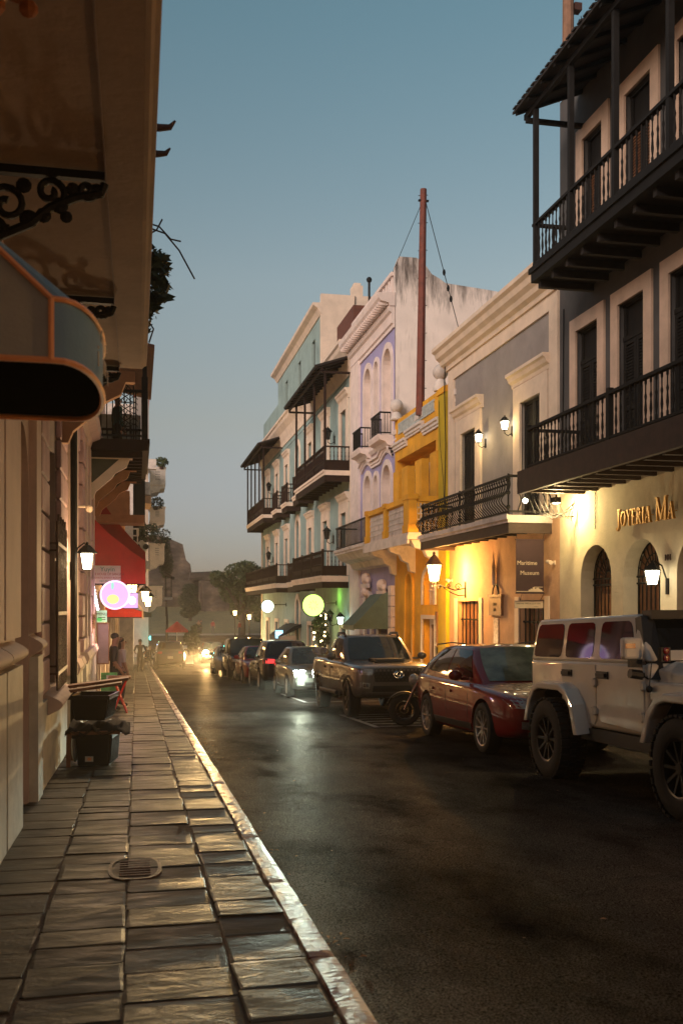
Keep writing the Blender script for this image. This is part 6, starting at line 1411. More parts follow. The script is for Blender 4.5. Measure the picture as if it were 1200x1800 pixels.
def wheel(t, x, y, r, w, rim_r, side, spokes=5, mt=None, knob=False):
    key = (r, w, rim_r, side, spokes, mt.name, knob)
    if key not in WH:
        m = M(); pr = [(rim_r, -w*.46), (rim_r+.02, -w*.5), (r*.90, -w*.5), (r*.97, -w*.44), (r, -w*.30), (r, w*.30), (r*.97, w*.44), (r*.90, w*.5), (rim_r+.02, w*.5), (rim_r, w*.46), (rim_r, -w*.46)]
        m.lathe(pr, (0,0,0), 32, 'x', False)
        if knob:
            for k in range(36):
                a = 2*math.pi*k/36
                for (xa, xb) in ((-w*.5, -w*.18), (-w*.12, w*.12), (w*.18, w*.5)):
                    aa = a + (.06 if xa < -.1*w and xa > -.15*w else 0); c = Vector(((xa+xb)/2, (r+.006)*math.cos(aa), (r+.006)*math.sin(aa))); m.obox(c, ((xb-xa)/2,0,0), (0, -.028*math.sin(aa), .028*math.cos(aa)), (0, .012*math.cos(aa), .012*math.sin(aa)))
        ty = m.mesh("wheel", MT['rubber'], smooth=True)
        q = M(); xo = side*w*.40; q.lathe([(rim_r*.99, side*w*.47), (rim_r*.93, side*w*.45), (rim_r*.90, side*w*.2), (rim_r*.90, -side*w*.3)], (0,0,0), 28, 'x', False)
        q.lathe([(0, xo+side*.012), (rim_r*.20, xo+side*.01), (rim_r*.22, xo-side*.05), (0, xo-side*.05)], (0,0,0), 14, 'x')
        for k in range(spokes):
            a = 2*math.pi*k/spokes; ca, sa = math.cos(a), math.sin(a); c = Vector((xo-side*.012, rim_r*.55*ca, rim_r*.55*sa))
            q.obox(c, (.016, 0, 0), (side*.008, rim_r*.38*ca, rim_r*.38*sa), (0, -rim_r*(.13 if spokes < 8 else .055)*sa, rim_r*(.13 if spokes < 8 else .055)*ca))
        q.lathe([(rim_r*.86, -side*w*.1), (0, -side*w*.1)], (0,0,0), 20, 'x', False)
        WH[key] = (ty, q.mesh("rim", mt, smooth=True))
    a, b = WH[key]; o = link("wheel", a, t); o.location = (x, y, r); o.rotation_euler = (R.uniform(0, 1), 0, 0) if False else (0, 0, 0); p = link("rim", b, o); return o
def car(label, x, Y, P, col, name="parked_car", cat="car", rotz=0.0, group=None, lights=None, glass=None):
    t = thing(name, label, cat, (x, Y, gz(Y)-.118), group, rot=(-.037 if rotz == 0 else .037, 0, rotz))
    L2, r, wb = P['L']/2, P['r'], P['wb']; st = P['st']; rows = []
    def sec(y, zb, zs, w):
        cr = P.get('crown', .03); h = [(0, zb), (.72*w, zb), (.93*w, zb+.03), (.985*w, zb+.2*(zs-zb)), (w, zb+.55*(zs-zb)), (.985*w, zs-.13), (.955*w, zs-.05), (.86*w, zs), (.45*w, zs+cr), (0, zs+cr)]
        return [(a, y, b) for a, b in h] + [(-a, y, b) for a, b in h[-2:0:-1]]
    m = M(); secs = [sec(*s) for s in st]; n = len(secs[0])
    m.grid([s + [s[0]] for s in secs]); m.add(secs[0], [tuple(range(n))]); m.add(secs[-1], [tuple(range(n-1, -1, -1))])
    me0 = m.mesh("body", col)
    me = evaluated(me0, [subsurf(2)])
    W = max(s[3] for s in st); yf = P.get('yf', -wb/2); yr = yf + wb
    cut = M()
    for y in (yf, yr):
        for s in (-1, 1):
            k_ = [(W-.30)*s, (W+.3)*s]; a = r*1.16; cut.prism([(y + a*math.cos(q*math.pi/14), r + a*math.sin(q*math.pi/14)) for q in range(28)], 'x', min(k_), max(k_))
    cme = cut.mesh("cutter", None); co = bpy.data.objects.new("cutter", cme); COL.objects.link(co)
    def boo(o): b_ = o.modifiers.new("b", 'BOOLEAN'); b_.object = co; b_.operation = 'DIFFERENCE'; b_.solver = 'EXACT'
    me = evaluated(me, [boo]); bpy.data.objects.remove(co)
    me.materials.clear(); me.materials.append(col)
    for p in me.polygons: p.use_smooth = True
    me.set_sharp_from_angle(angle=math.radians(38)); link("body", me, t); sh = Shell(me)
    # cabin
    ya, yb_, yc, yd = P['cab']; zb0, zb1, zr0, zr1 = P['cabz']; wbt, wt = P['cabw']
    def W_(side, s, v):
        bow = lambda q: q*q
        if side in 'LR':
            sg = -1 if side == 'L' else 1
            yb2 = ya+(yd-ya)*s; yt = yb_+(yc-yb_)*s; z0 = zb0+(zb1-zb0)*s; z1 = zr0+(zr1-zr0)*s + .035*math.sin(math.pi*s)
            x0 = wbt*(1-.10*abs(2*s-1)**3); x1 = wt*(1-.07*abs(2*s-1)**3); bl = .035*math.sin(math.pi*v)
            return Vector((sg*(x0+(x1-x0)*v+bl), yb2+(yt-yb2)*v, z0+(z1-z0)*v))
        e = 0 if side == 'F' else 1; q = 2*s-1; A = W_('R', e, v); bo = .16 if e == 0 else -.10
        return Vector((A.x*q, A.y - bo*(1-q*q)*(1-.4*v)*1.0, A.z + .03*(1-q*q)*v))
    def wall(side, s0, s1, v0, v1, off, nx=10, nv=4, corners=None):
        rows = []
        for j in range(nv+1):
            row = []
            for i in range(nx+1):
                u, w = i/nx, j/nv
                if corners: (a, b, c, d) = corners; s = (a[0]*(1-u)+b[0]*u)*(1-w)+(d[0]*(1-u)+c[0]*u)*w; v = (a[1]*(1-u)+b[1]*u)*(1-w)+(d[1]*(1-u)+c[1]*u)*w
                else: s, v = s0+(s1-s0)*u, v0+(v1-v0)*w
                p = W_(side, s, v); e = .004; du = W_(side, min(1, s+e), v)-W_(side, max(0, s-e), v); dv = W_(side, s, min(1, v+e))-W_(side, s, max(0, v-e)); nn = du.cross(dv).normalized()
                out = {'L': Vector((-1,0,.2)), 'R': Vector((1,0,.2)), 'F': Vector((0,-1,.3)), 'B': Vector((0,1,.3))}[side]
                if nn.dot(out) < 0: nn = -nn
                row.append(tuple(p + nn*off))
            rows.append(row)
        return rows
    m = M()
    for sd in 'LRFB': m.grid(wall(sd, 0, 1, -.12, 1, 0, 16, 8))
    n = 16; roof = []
    for i in range(n+1):
        a, b = W_('L', i/n, 1), W_('R', i/n, 1)
        row = []
        for j in range(n+1):
            q = 2*j/n-1; fr = W_('F', j/n, 1); ba = W_('B', j/n, 1); base = Vector((b.x*q, a.y, a.z + .03*(1-q*q))); k0 = (1-i/n)**3; k1 = (i/n)**3
            base.y += k0*(fr.y - W_('L', 0, 1).y) + k1*(ba.y - W_('L', 1, 1).y); row.append(tuple(base))
        roof.append(row)
    m.grid(roof); m.build("cabin", col, t, smooth='all')
    gl = glass or MT['autoglass']
    M().grid(wall('F', .05, .95, .04, .93, .008, 14, 6)).build("windscreen", P.get("ws", MT['screen_glass']), t, smooth='all')
    M().grid(wall('B', .09, .91, .18, .90, .008, 12, 5)).build("rear_window", MT['autoglass'], t, smooth='all')
    for sd in 'LR':
        for c in P['win']: M().grid(wall(sd, 0, 0, 0, 0, .007, 8, 5, c)).build("side_window", gl, t, smooth='all')
    # wheels
    for y in (yf, yr):
        for s in (-1, 1): wheel(t, s*(W-P.get('tw', .22)*.5-.015), y, r, P.get('tw', .22), r*P.get('rim', .66), s, P.get('spk', 5), P.get('rimmat', MT['alloy']))
    # shut lines, handles, mirrors, lamps, grille
    zlo, zbelt = P.get('door_lo', .34), P['cabz'][0]-.03
    for sd in 'LR':
        for yq in P['doors']: sh.patch(sd, [(yq-.006, zlo), (yq+.006, zlo), (yq+.006, zbelt), (yq-.006, zbelt)], 1, 8, .002, .01).build("door_gap", MT['trim'], t)
        for yq in P['handles']: sh.patch(sd, [(yq-.10, zbelt-.15), (yq+.10, zbelt-.14), (yq+.10, zbelt-.10), (yq-.10, zbelt-.11)], 3, 1, .03, .0).build("handle", P.get('hmat', col), t)
        sh.patch(sd, [(yf+r*1.25, zlo-.10), (yr-r*1.25, zlo-.10), (yr-r*1.25, zlo), (yf+r*1.25, zlo)], 10, 2, .012, .02).build("sill", P.get('sill', MT['trim']), t)
        sg = -1 if sd == 'L' else 1; p = W_(sd, .14, .06); mm = M().ball((sg*(wbt+.20), p.y-.02, p.z+.06), .11, 10, 8, (1.0, .65, .75)); mm.box(min(sg*(wbt-.02), sg*(wbt+.12)), max(sg*(wbt-.02), sg*(wbt+.12)), p.y-.03, p.y+.03, p.z-.02, p.z+.03); mm.build("wing_mirror", P.get('mirror', col), t, smooth=True)
    for sg in (-1, 1):
        f = lambda q: [(sg*a, z) for a, z in q]
        sh.patch('F', f(P['head']), 6, 3, .008, .02).build("headlight", (lights or {}).get('head', MT['lens']), t)
        sh.patch('B', f(P['tail']), 5, 3, .008, .02).build("tail_light", (lights or {}).get('tail', MT['reddull']), t)
        if 'fog' in P: sh.patch('F', f(P['fog']), 3, 2, .006, .02).build("fog_lamp", (lights or {}).get('fog', MT['lens']), t)
        if (lights or {}).get('drl'): sh.patch('F', f([(a, z+(.15 if True else 0)) for a, z in P['head']][:2] + [(P['head'][1][0], P['head'][1][1]+.18), (P['head'][0][0], P['head'][0][1]+.18)]), 4, 1, .012, .02).build("running_light", MT['beam_cool'], t)
    g = P['grille']; sh.patch('F', g, 8, 3, .006, .02).build("grille", P.get('gmat', MT['trim']), t)
    if P.get('bars'):
        (x0, z0), (x1, _), (x2, z1), _ = g
        for k in range(P['bars']): z = z0+(z1-z0)*(k+.5)/P['bars']; xx = x0+(g[3][0]-x0)*(k+.5)/P['bars']; sh.patch('F', [(xx*.96, z-.012), (-xx*.96, z-.012), (-xx*.96, z+.012), (xx*.96, z+.012)], 8, 1, .018, .01).build("grille_bar", MT['chrome'] if P.get('barm') else MT['trim'], t)
    if 'lower' in P: sh.patch('F', P['lower'], 8, 2, .005, .02).build("lower_intake", MT['trim'], t)
    if 'plate' in P: sh.patch('F', [(-.16, P['plate']), (.16, P['plate']), (.16, P['plate']+.15), (-.16, P['plate']+.15)], 2, 1, .014, .0).build("number_plate", MT['plate'], t)
    sh.patch('B', [(-.16, P.get('rplate', .75)), (.16, P.get('rplate', .75)), (.16, P.get('rplate', .75)+.15), (-.16, P.get('rplate', .75)+.15)], 2, 1, .014, .0).build("number_plate", MT['plate'], t)
    return t, sh
WIN4 = [[(.10, .10), (.455, .10), (.40, .90), (.045, .88)], [(.475, .10), (.80, .12), (.70, .90), (.42, .90)], [(.82, .14), (.93, .24), (.80, .80), (.73, .88)]]
SUV = dict(L=4.80, r=.365, wb=2.775, st=[(-2.40, .40, .68, .60), (-2.35, .30, .76, .74), (-2.15, .24, .86, .86), (-1.7, .22, .93, .93), (-1.0, .20, 1.0, .95), (0, .20, 1.03, .955), (1.0, .20, 1.06, .95), (1.8, .24, 1.09, .92), (2.2, .30, 1.09, .87), (2.36, .36, 1.03, .78), (2.40, .46, .9, .68)],
           cab=(-1.12, -.22, 1.40, 2.12), cabz=(1.0, 1.09, 1.53, 1.50), cabw=(.87, .64), win=WIN4, doors=(-.80, .25, 1.20), handles=(.05, 1.02), door_lo=.40, spk=10, rim=.72,
           head=[(.42, .68), (.80, .70), (.86, .86), (.44, .80)], tail=[(.55, .85), (.84, .85), (.84, 1.02), (.5, 1.0)], fog=[(.52, .40), (.70, .42), (.70, .52), (.52, .50)], grille=[(-.40, .62), (.40, .62), (.43, .80), (-.43, .80)], bars=3, barm=True, lower=[(-.45, .36), (.45, .36), (.50, .50), (-.50, .50)], plate=.52)
SUV['ws'] = mat('shaded_windscreen', (.17, .19, .13), .07, .8, 2.2, spec=.7)
t, sh = car("dark red crossover car parked behind the white off-roader", 5.80, 14.95, SUV, paint("dark_red_paint", (.17, .006, .008)), rotz=0)
M().box(-.55, .55, .5, .9, 1.0, 1.3).build("interior", MT['trim'], t) if False else None
for s in (-1, 1): M().tube([(s*.70, -.1, 1.575), (s*.70, .6, 1.60), (s*.70, 1.4, 1.57)], .012, 5).build("roof_strip", MT['trim'], t)
# grey pickup truck
PK = dict(L=5.30, r=.395, wb=3.30, yf=-1.68, st=[(-2.62, .62, .98, .64), (-2.58, .50, 1.06, .78), (-2.40, .42, 1.12, .88), (-1.9, .40, 1.16, .93), (-1.0, .40, 1.20, .94), (0, .38, 1.22, .945), (.8, .38, 1.22, .945), (.9, .38, 1.26, .945), (1.8, .40, 1.27, .94), (2.5, .46, 1.27, .92), (2.62, .52, 1.24, .90), (2.65, .60, 1.15, .86)], crown=.025,
          cab=(-1.05, -.32, .62, .92), cabz=(1.20, 1.23, 1.74, 1.73), cabw=(.86, .68), win=[[(.12, .12), (.52, .12), (.50, .90), (.06, .88)], [(.56, .12), (.92, .14), (.90, .88), (.54, .90)]], doors=(-.95, .05, .86), handles=(-.10, .72), door_lo=.52, tw=.26, spk=6, rim=.62, rimmat=MT['darkalloy'], sill=MT['trim'], hmat=MT['trim'],
          head=[(.56, .92), (.86, .94), (.88, 1.06), (.54, 1.05)], tail=[(.70, .9), (.88, .9), (.88, 1.2), (.70, 1.2)], fog=[(.62, .64), (.80, .66), (.80, .78), (.60, .76)], grille=[(-.50, .78), (.50, .78), (.54, 1.06), (-.54, 1.06)], lower=[(-.56, .56), (.56, .56), (.54, .70), (-.54, .70)])
t, sh = car("grey pickup truck with roof rails and honeycomb grille", 5.36, 22.62, PK, paint("warm_grey_paint", (.13, .115, .10), .4, .38), name="pickup_truck", cat="pickup truck")
for s in (-1, 1):
    M().tube([(s*.62, -.30, 1.745), (s*.64, -.12, 1.83), (s*.64, .45, 1.83), (s*.62, .62, 1.76)], .032, 6).build("roof_rail", MT['trim'], t)
    for y in (-1.68, 1.62):
        a = .395*1.17; M().add([(s*(.945+(.03 if q % 2 else .03)), y+rr_*math.cos(k*math.pi/12), .395+rr_*math.sin(k*math.pi/12)) for k in range(13) for q, rr_ in enumerate((a, a+.07))], [(2*k, 2*k+2, 2*k+3, 2*k+1) for k in range(12)]).build("wheel_arch_trim", MT['trim'], t)
    sh.patch('F', [(s*.64, .68), (s*.74, .68), (s*.74, .75), (s*.64, .75)], 2, 2, .016, .0).build("fog_bulb", MT['chrome'], t)
    M().tube([(s*.99, -1.0, .50), (s*.99, .95, .50)], .05, 8).build("side_step", MT['trim'], t)
M().prism([(-1.95, 1.19), (-1.25, 1.215), (-1.25, 1.26), (-1.90, 1.245)], 'x', -.32, .32).build("bonnet_scoop", MT['trim'], t)
hx = M()
for i in range(-6, 7):
    for j in range(4):
        cx = i*.085 + (.042 if j % 2 else 0); cz = .82+j*.067; h = sh.hit((cx, -5, cz), (0, 1, 0))
        if h[0] is None or abs(cx) > .5 or abs(cx) < .11 and .86 < cz < 1.0: continue
        for k in range(6): a, b = k*math.pi/3+.52, (k+1)*math.pi/3+.52; hx.tube([(cx+.042*math.cos(a), h[0].y-.015, cz+.036*math.sin(a)), (cx+.042*math.cos(b), h[0].y-.015, cz+.036*math.sin(b))], .006, 4)
hx.build("honeycomb", mat("gloss_black", (.03, .028, .028), .25, 0, coat=1), t, kind='stuff')
em = M()
yv = sh.hit((0, -5, .93), (0, 1, 0))[0].y - .03
for (rx, rz, cz) in ((.105, .072, .93), (.032, .066, .935), (.075, .030, .957)): em.tube([(rx*math.cos(k*math.pi/12), yv, cz+rz*math.sin(k*math.pi/12)) for k in range(25)], .010, 6)
em.build("emblem", MT['chrome'], t)
M().box(-.78, .78, .98, 2.50, 1.245, 1.298).build("bed_cover", MT['trim'], t)
sh.patch('F', [(-.80, .50), (.80, .50), (.78, .57), (-.78, .57)], 10, 2, .03, .02).build("bumper", mat("bumper_grey", (.10, .09, .08), .5, .1), t)
# row of smaller cars behind
HB = dict(L=4.30, r=.33, wb=2.60, st=[(-2.15, .38, .62, .56), (-2.10, .28, .72, .70), (-1.9, .22, .82, .80), (-1.5, .20, .88, .86), (-.9, .19, .95, .885), (0, .19, .97, .89), (.9, .19, .99, .885), (1.6, .22, 1.0, .86), (1.98, .28, .98, .80), (2.12, .36, .92, .72), (2.15, .45, .82, .62)],
          cab=(-1.05, -.25, 1.25, 2.0), cabz=(.95, 1.0, 1.46, 1.42), cabw=(.80, .58), win=WIN4, doors=(-.75, .22, 1.1), handles=(.02, .92), spk=5, rim=.68,
          head=[(.40, .62), (.74, .66), (.80, .80), (.46, .74)], tail=[(.52, .78), (.78, .78), (.78, .96), (.50, .94)], fog=[(.48, .36), (.66, .38), (.66, .48), (.48, .46)], grille=[(-.34, .58), (.34, .58), (.36, .70), (-.36, .70)], lower=[(-.42, .32), (.42, .32), (.46, .46), (-.46, .46)], plate=.50)
SU2 = dict(SUV); SU2.pop('ws'); SU2.update(L=4.55, cab=(-1.05, -.35, 1.55, 2.10), cabz=(1.04, 1.10, 1.66, 1.64), cabw=(.86, .66), head=[(.44, .76), (.80, .78), (.84, .92), (.46, .88)], rplate=.62, tail=[(.50, .92), (.85, .92), (.85, 1.08), (.48, 1.06)])
SU2['st'] = [(y*.95, zb, zs+.04, w) for y, zb, zs, w in SUV['st']]
lt = car("silver green hatchback with one bright headlight glaring behind the pickup", 5.22, 30.4, HB, paint("silver_green_paint", (.16, .17, .15), .5), lights=dict(fog=MT['lens']), group="cars parked along the right kerb")[0]
p = (-.60, -2.02, .66); M().lathe([(0, -.012), (.125, -.012), (.125, .03), (0, .03)], (p[0], p[1]-.01, p[2]), 16, 'y').build("lit_lamp", MT['beam_cool'], lt); M().box(-.74, -.42, -2.03, -1.98, .765, .80).build("running_light", MT['beam_cool'], lt)
car("dark blue estate with a lit red tail light facing away", 5.05, 35.4, SU2, paint("dark_blue_paint", (.012, .014, .022), .4), rotz=math.pi, lights=dict(tail=MT['redlens']), group="cars parked along the right kerb")
car("bright red hatchback parked in the middle of the row", 4.98, 40.9, HB, paint("bright_red_paint", (.26, .010, .008)), group="cars parked along the right kerb")
BX = dict(SU2); BX.update(cab=(-.95, -.62, 1.85, 2.15), cabz=(1.14, 1.16, 1.80, 1.80), cabw=(.90, .80), tw=.26, r=.40, rimmat=MT['darkalloy']); BX['st'] = [(y*.95, zb+.12, zs+.13, w) for y, zb, zs, w in SUV['st']]
car("tall boxy black off-roader parked beyond the red hatchback", 4.95, 46.2, BX, paint("black_paint", (.010, .009, .009), .3), group="cars parked along the right kerb")
car("silver saloon at the far end of the parked row", 4.75, 52.0, HB, paint("silver_paint", (.26, .25, .24), .6), group="cars parked along the right kerb")
oc = car("oncoming car with dazzling warm headlights at the far bend", 5.35, 72, HB, paint("dark_grey_paint", (.04, .038, .035), .4), name="moving_car")[0]
for s in (-1, 1): M().lathe([(0, -.012), (.22, -.012), (.22, .03), (0, .03)], (s*.58, -2.03, .66), 16, 'y').build("lit_lamp", MT['beam_warm'], oc)
car("dark brown car parked at the left kerb near the red parasol", 2.02, 63.5, SU2, paint("dark_brown_paint", (.025, .014, .010), .4), rotz=math.pi)
# beams, and added point lamps for the glow in the haze
def beam(src, tgt, watts, col, size, flat, blend=.35):
    o = lamp(None, src, watts, col, .07, 'SPOT', tgt, size, blend, "headlight_light"); o.scale = (1, flat, 1); return o
hb = Vector((5.22-.60, 28.35, gz(28.4)-.118+.66)); beam(hb + Vector((0, -.14, 0)), hb + Vector((-3.5, -10, -.26)), 4800, (.84, 1.0, .82), 44, .19, .9)
lamp(None, hb + Vector((0, -.30, 0)), 60, (.85, 1, .85), .1, name='headlight_light')  # added point lamp, makes a halo in the haze at this headlight
hw_ = Vector((5.35-.58, 69.9, gz(70)-.118+.66))
lamp(None, hw_ + Vector((.58, -.8, .1)), 900, (1, .62, .24), .3, name='headlight_light')  # added point lamp between the headlamps, brightens the haze around them
for dx in (0, 1.16): beam(hw_ + Vector((dx, -.2, 0)), hw_ + Vector((dx-.9, -10, .06)), 34000, (1, .62, .24), 50, .17, .6)
# ------------------------------------------------------------------ white off-roader in the foreground
wh = paint("cream_white_paint", (.74, .69, .62), .0, .35)
J = thing("off_road_car", "white lifted four door off-roader with huge black tyres", "car", (5.80, 9.55, gz(9.55)-.135), rot=(-.037, 0, 0))
bw, zr_, zbelt, zlo = .84, 1.90, 1.40, .66
m = M(); m.box(-bw, bw, -.62, 2.36, zlo, zbelt); o = m.build("body", wh, J, bevel=.045, seg=3)
for p in o.data.polygons: p.use_smooth = True
o.data.set_sharp_from_angle(angle=math.radians(50))
pr = [(-.28, zbelt-.01), (2.36, zbelt-.01), (2.26, 1.86), (2.18, zr_), (-.30, zr_), (-.34, 1.84), (-.60, zbelt+.02)]
m = M(); n = len(pr)
for s in (-1, 1): pass
vs = [((-bw+.002+ (z-zbelt)*.13), y, z) for y, z in pr] + [((bw-.002-(z-zbelt)*.13), y, z) for y, z in pr]
m.add(vs, [tuple(range(n)), tuple(range(2*n-1, n-1, -1))] + [(i, n+i, n+(i+1) % n, (i+1) % n) for i in range(n)])
o = m.build("hard_top", wh, J, bevel=.03, seg=3); o.data.set_sharp_from_angle(angle=math.radians(50))
def sx(z): return bw-.002-(z-zbelt)*.13
for s in (-1, 1):
    for k, (y0, y1, y0t, y1t) in enumerate(((1.45, 2.27, 1.43, 2.19), (.62, 1.34, .62, 1.32), (-.36, .46, -.20, .46))):
        q = [(y0, zbelt+.035), (y1, zbelt+.035), (y1t, 1.835), (y0t, 1.835)]; m = M()
        rim = []                                             # rounded window outline
        for i in range(4):
            a, b, c = Vector(q[i-1]), Vector(q[i]), Vector(q[(i+1) % 4]); rim += [tuple(b+(a-b).normalized()*.07), tuple(b+((a-b).normalized()+(c-b).normalized())*.020), tuple(b+(c-b).normalized()*.07)]
        vs = [(s*(sx(z)+.006), y, z) for y, z in rim]; vb = [(s*(sx(z)-.02), y, z) for y, z in rim]; k2 = len(rim)
        m.add(vs+vb, [tuple(range(k2))] + [(i, (i+1) % k2, k2+(i+1) % k2, k2+i) for i in range(k2)]); m.build("side_window", MT['autoglass'], J)
    for (y0, y1) in ((.52, 1.40), (-.54, .50)):              # doors with rolled lower corners
        q = [(y0+.0, zbelt-.03), (y1, zbelt-.03), (y1, .92), (y1-.06, .82), (y1-.2, .72), (y0+.05, .70), (y0, .76)] if y0 > 0 else [(y0, zbelt-.03), (y1, zbelt-.03), (y1, .86), (y1-.10, .74), (y0+.06, .70), (y0, .76)]
        m = M(); k2 = len(q); vs = [(s*(bw+.014), y, z) for y, z in q]; vb = [(s*(bw-.01), y, z) for y, z in q]; m.add(vs+vb, [tuple(range(k2))] + [(i, (i+1) % k2, k2+(i+1) % k2, k2+i) for i in range(k2)])
        d = m.build("door", wh, J, bevel=.008)
        M().box(s*(bw+.015), s*(bw+.055), y1-.26, y1-.06, 1.235, 1.275).box(s*(bw+.015), s*(bw+.03), y1-.29, y1-.03, 1.215, 1.295).build("handle", MT['trim'], d)
        for zz in (1.17, .86): M().box(s*(bw+.0145), s*(bw+.045), y0-.05, y0+.10, zz-.03, zz+.03).tube([(s*(bw+.03), y0+.0, zz-.05), (s*(bw+.03), y0+.0, zz+.05)], .02, 8).build("hinge", wh, d)
    # fender flares
    for (yc, r0, b0, e0) in ((1.47, .60, .0, 1), (-1.47, .60, .0, 0)):
        o_ = [(-.80, .60), (-.68, .92), (-.50, 1.09), (-.32, 1.15), (.30, 1.15), (.46, 1.10), (.62, .93), (.74, .66)]; i_ = [(-.70, .60), (-.60, .88), (-.45, 1.02), (-.30, 1.07), (.28, 1.07), (.41, 1.03), (.54, .89), (.64, .66)]
        m = M(); xo, xi = s*1.02, s*(bw-.02); k2 = len(o_)
        for i in range(k2-1):
            A = [(xi, yc+o_[i][0], o_[i][1]), (xo, yc+o_[i][0], o_[i][1]-.02), (xo, yc+i_[i][0], i_[i][1]-.02), (xi, yc+i_[i][0], i_[i][1])]; B_ = [(xi, yc+o_[i+1][0], o_[i+1][1]), (xo, yc+o_[i+1][0], o_[i+1][1]-.02), (xo, yc+i_[i+1][0], i_[i+1][1]-.02), (xi, yc+i_[i+1][0], i_[i+1][1])]
            m.add(A+B_, [(0,1,5,4), (1,2,6,5), (2,3,7,6)])
        o = m.build("fender_flare", wh, J, bevel=.02); 
        w_ = M(); a = i_; w_.add([(s*(bw+.003), yc+y, z-.005) for y, z in a], [tuple(range(len(a)))]); w_.build("wheel_well", MT['matt_black'], J)
        wheel(J, s*.90, yc, .47, .31, .27, s, 10, MT['darkalloy'], True)
    M().box(s*.62, s*(bw+.02), -.68, .90, .52, .655).build("rock_rail", MT['trim'], J)
    # mirror
    m = M().box(s*(bw+.02), s*(bw+.22), -.55, -.44, 1.44, 1.66); mo = m.build("wing_mirror", wh, J, bevel=.03); M().box(s*(bw+.01), s*(bw+.14), -.52, -.46, 1.36, 1.439).tube([(s*(bw), -.50, 1.28), (s*(bw+.14), -.50, 1.30)], .05, 8).build("mirror_arm", MT['trim'], mo); M().box(s*(bw+.10), s*(bw+.21), -.556, -.551, 1.55, 1.60).build("indicator", MT['amber'], mo)
    # windscreen pillar frame
    M().add([(s*(sx(zbelt)+.004), -.60, zbelt-.16), (s*(sx(zbelt)+.004), -.42, zbelt-.10), (s*(sx(1.86)+.004), -.26, 1.86), (s*(sx(1.86)+.004), -.38, 1.88), (s*.70, -.70, zbelt-.16), (s*.70, -.64, zbelt-.1), (s*.66, -.34, 1.86), (s*.66, -.42, 1.88)], [(0,1,2,3), (0,3,7,4), (4,7,6,5)]).build("pillar", MT['trim'], J)
    M().box(s*.70, s*.80, -.80, -.74, 1.42, 1.56).build("light_pod", MT['trim'], J); 
    for dz in (0, .1): M().ball((s*.75, -.81, 1.455+dz*.7), .035, 10, 6, (1, .3, 1)).build("pod_lamp", MT['reddull'], J)
    M().tube([(s*.86, -.72, 1.42), (s*.88, -.70, 1.18)], .006, 4).ball((s*.88, -.70, 1.15), .035, 8, 6).build("aerial", MT['trim'], J)
    # front: headlamp, wing, indicator
    M().box(s*.44, s*.845, -1.98, -.63, 1.02, 1.22).build("front_wing", wh, J, bevel=.03)
    M().lathe([(0, -2.09), (.115, -2.09), (.125, -2.04), (0, -2.04)], (s*.46, 0, 1.13), 18, 'y').build("headlight", MT['lens'], J)
    M().lathe([(0, -2.0), (.05, -2.0), (.05, -1.95)], (s*.78, 0, 1.06), 12, 'y').build("indicator", MT['amber'], J)
m = M(); m.add([(-.66, -2.0, 1.20), (.66, -2.0, 1.20), (.74, -.62, 1.34), (-.74, -.62, 1.34), (-.66, -2.0, 1.0), (.66, -2.0, 1.0), (.74, -.62, 1.0), (-.74, -.62, 1.0), (-.5, -2.0, 1.25), (.5, -2.0, 1.25), (.55, -.62, 1.42), (-.55, -.62, 1.42)], [(8,9,10,11), (0,8,11,3), (9,1,2,10), (0,3,7,4), (1,5,6,2), (3,11,10,2,6,7), (4,5,1,9,8,0)]); m.build("bonnet", wh, J, bevel=.02)
M().box(-.66, .66, -2.06, -2.002, .78, 1.24).build("grille_panel", wh, J, bevel=.02); 
for k in range(7): M().box(-.30+k*.10-.028, -.30+k*.10+.028, -2.075, -2.061, .88, 1.16).build("grille_slot", MT['trim'], J)
M().add([(-.70, -.60, zbelt+.0), (.70, -.60, zbelt), (.66, -.37, 1.84), (-.66, -.37, 1.84)], [(0,1,2,3)]).build("windscreen", MT['autoglass'], J)
M().box(-.72, .72, -.48, -.30, 1.845, 1.935).build("light_bar", MT['trim'], J)
M().box(-.85, .85, -2.34, -2.10, .66, .86).build("front_bumper", MT['trim'], J, bevel=.03); M().box(-.82, .82, 2.40, 2.60, .68, .84).build("rear_bumper", MT['trim'], J, bevel=.03)
M().box(-.70, .70, -1.95, 2.30, .50, .64).build("chassis", MT['trim'], J)
sp_ = wheel(J, -.05, 2.62, .47, .30, .27, 1, 10, MT['darkalloy'], True); sp_.rotation_euler = (0, 0, math.pi/2); sp_.location = (-.05, 2.62, 1.22); sp_.name = "spare_wheel"
text(J, "SPORT", .055, (-.856, -.78, 1.0), (0,-1,0), MT['trim'], .002); text(J, "UNLIMITED", .030, (-.856, -.78, .95), (0,-1,0), MT['trim'], .002)
for y in (-1.47, 1.47): M().tube([(-.8, y, .47), (.8, y, .47)], .06, 8).ball((.1, y, .47), .16, 10, 6).build("axle", MT['trim'], J)
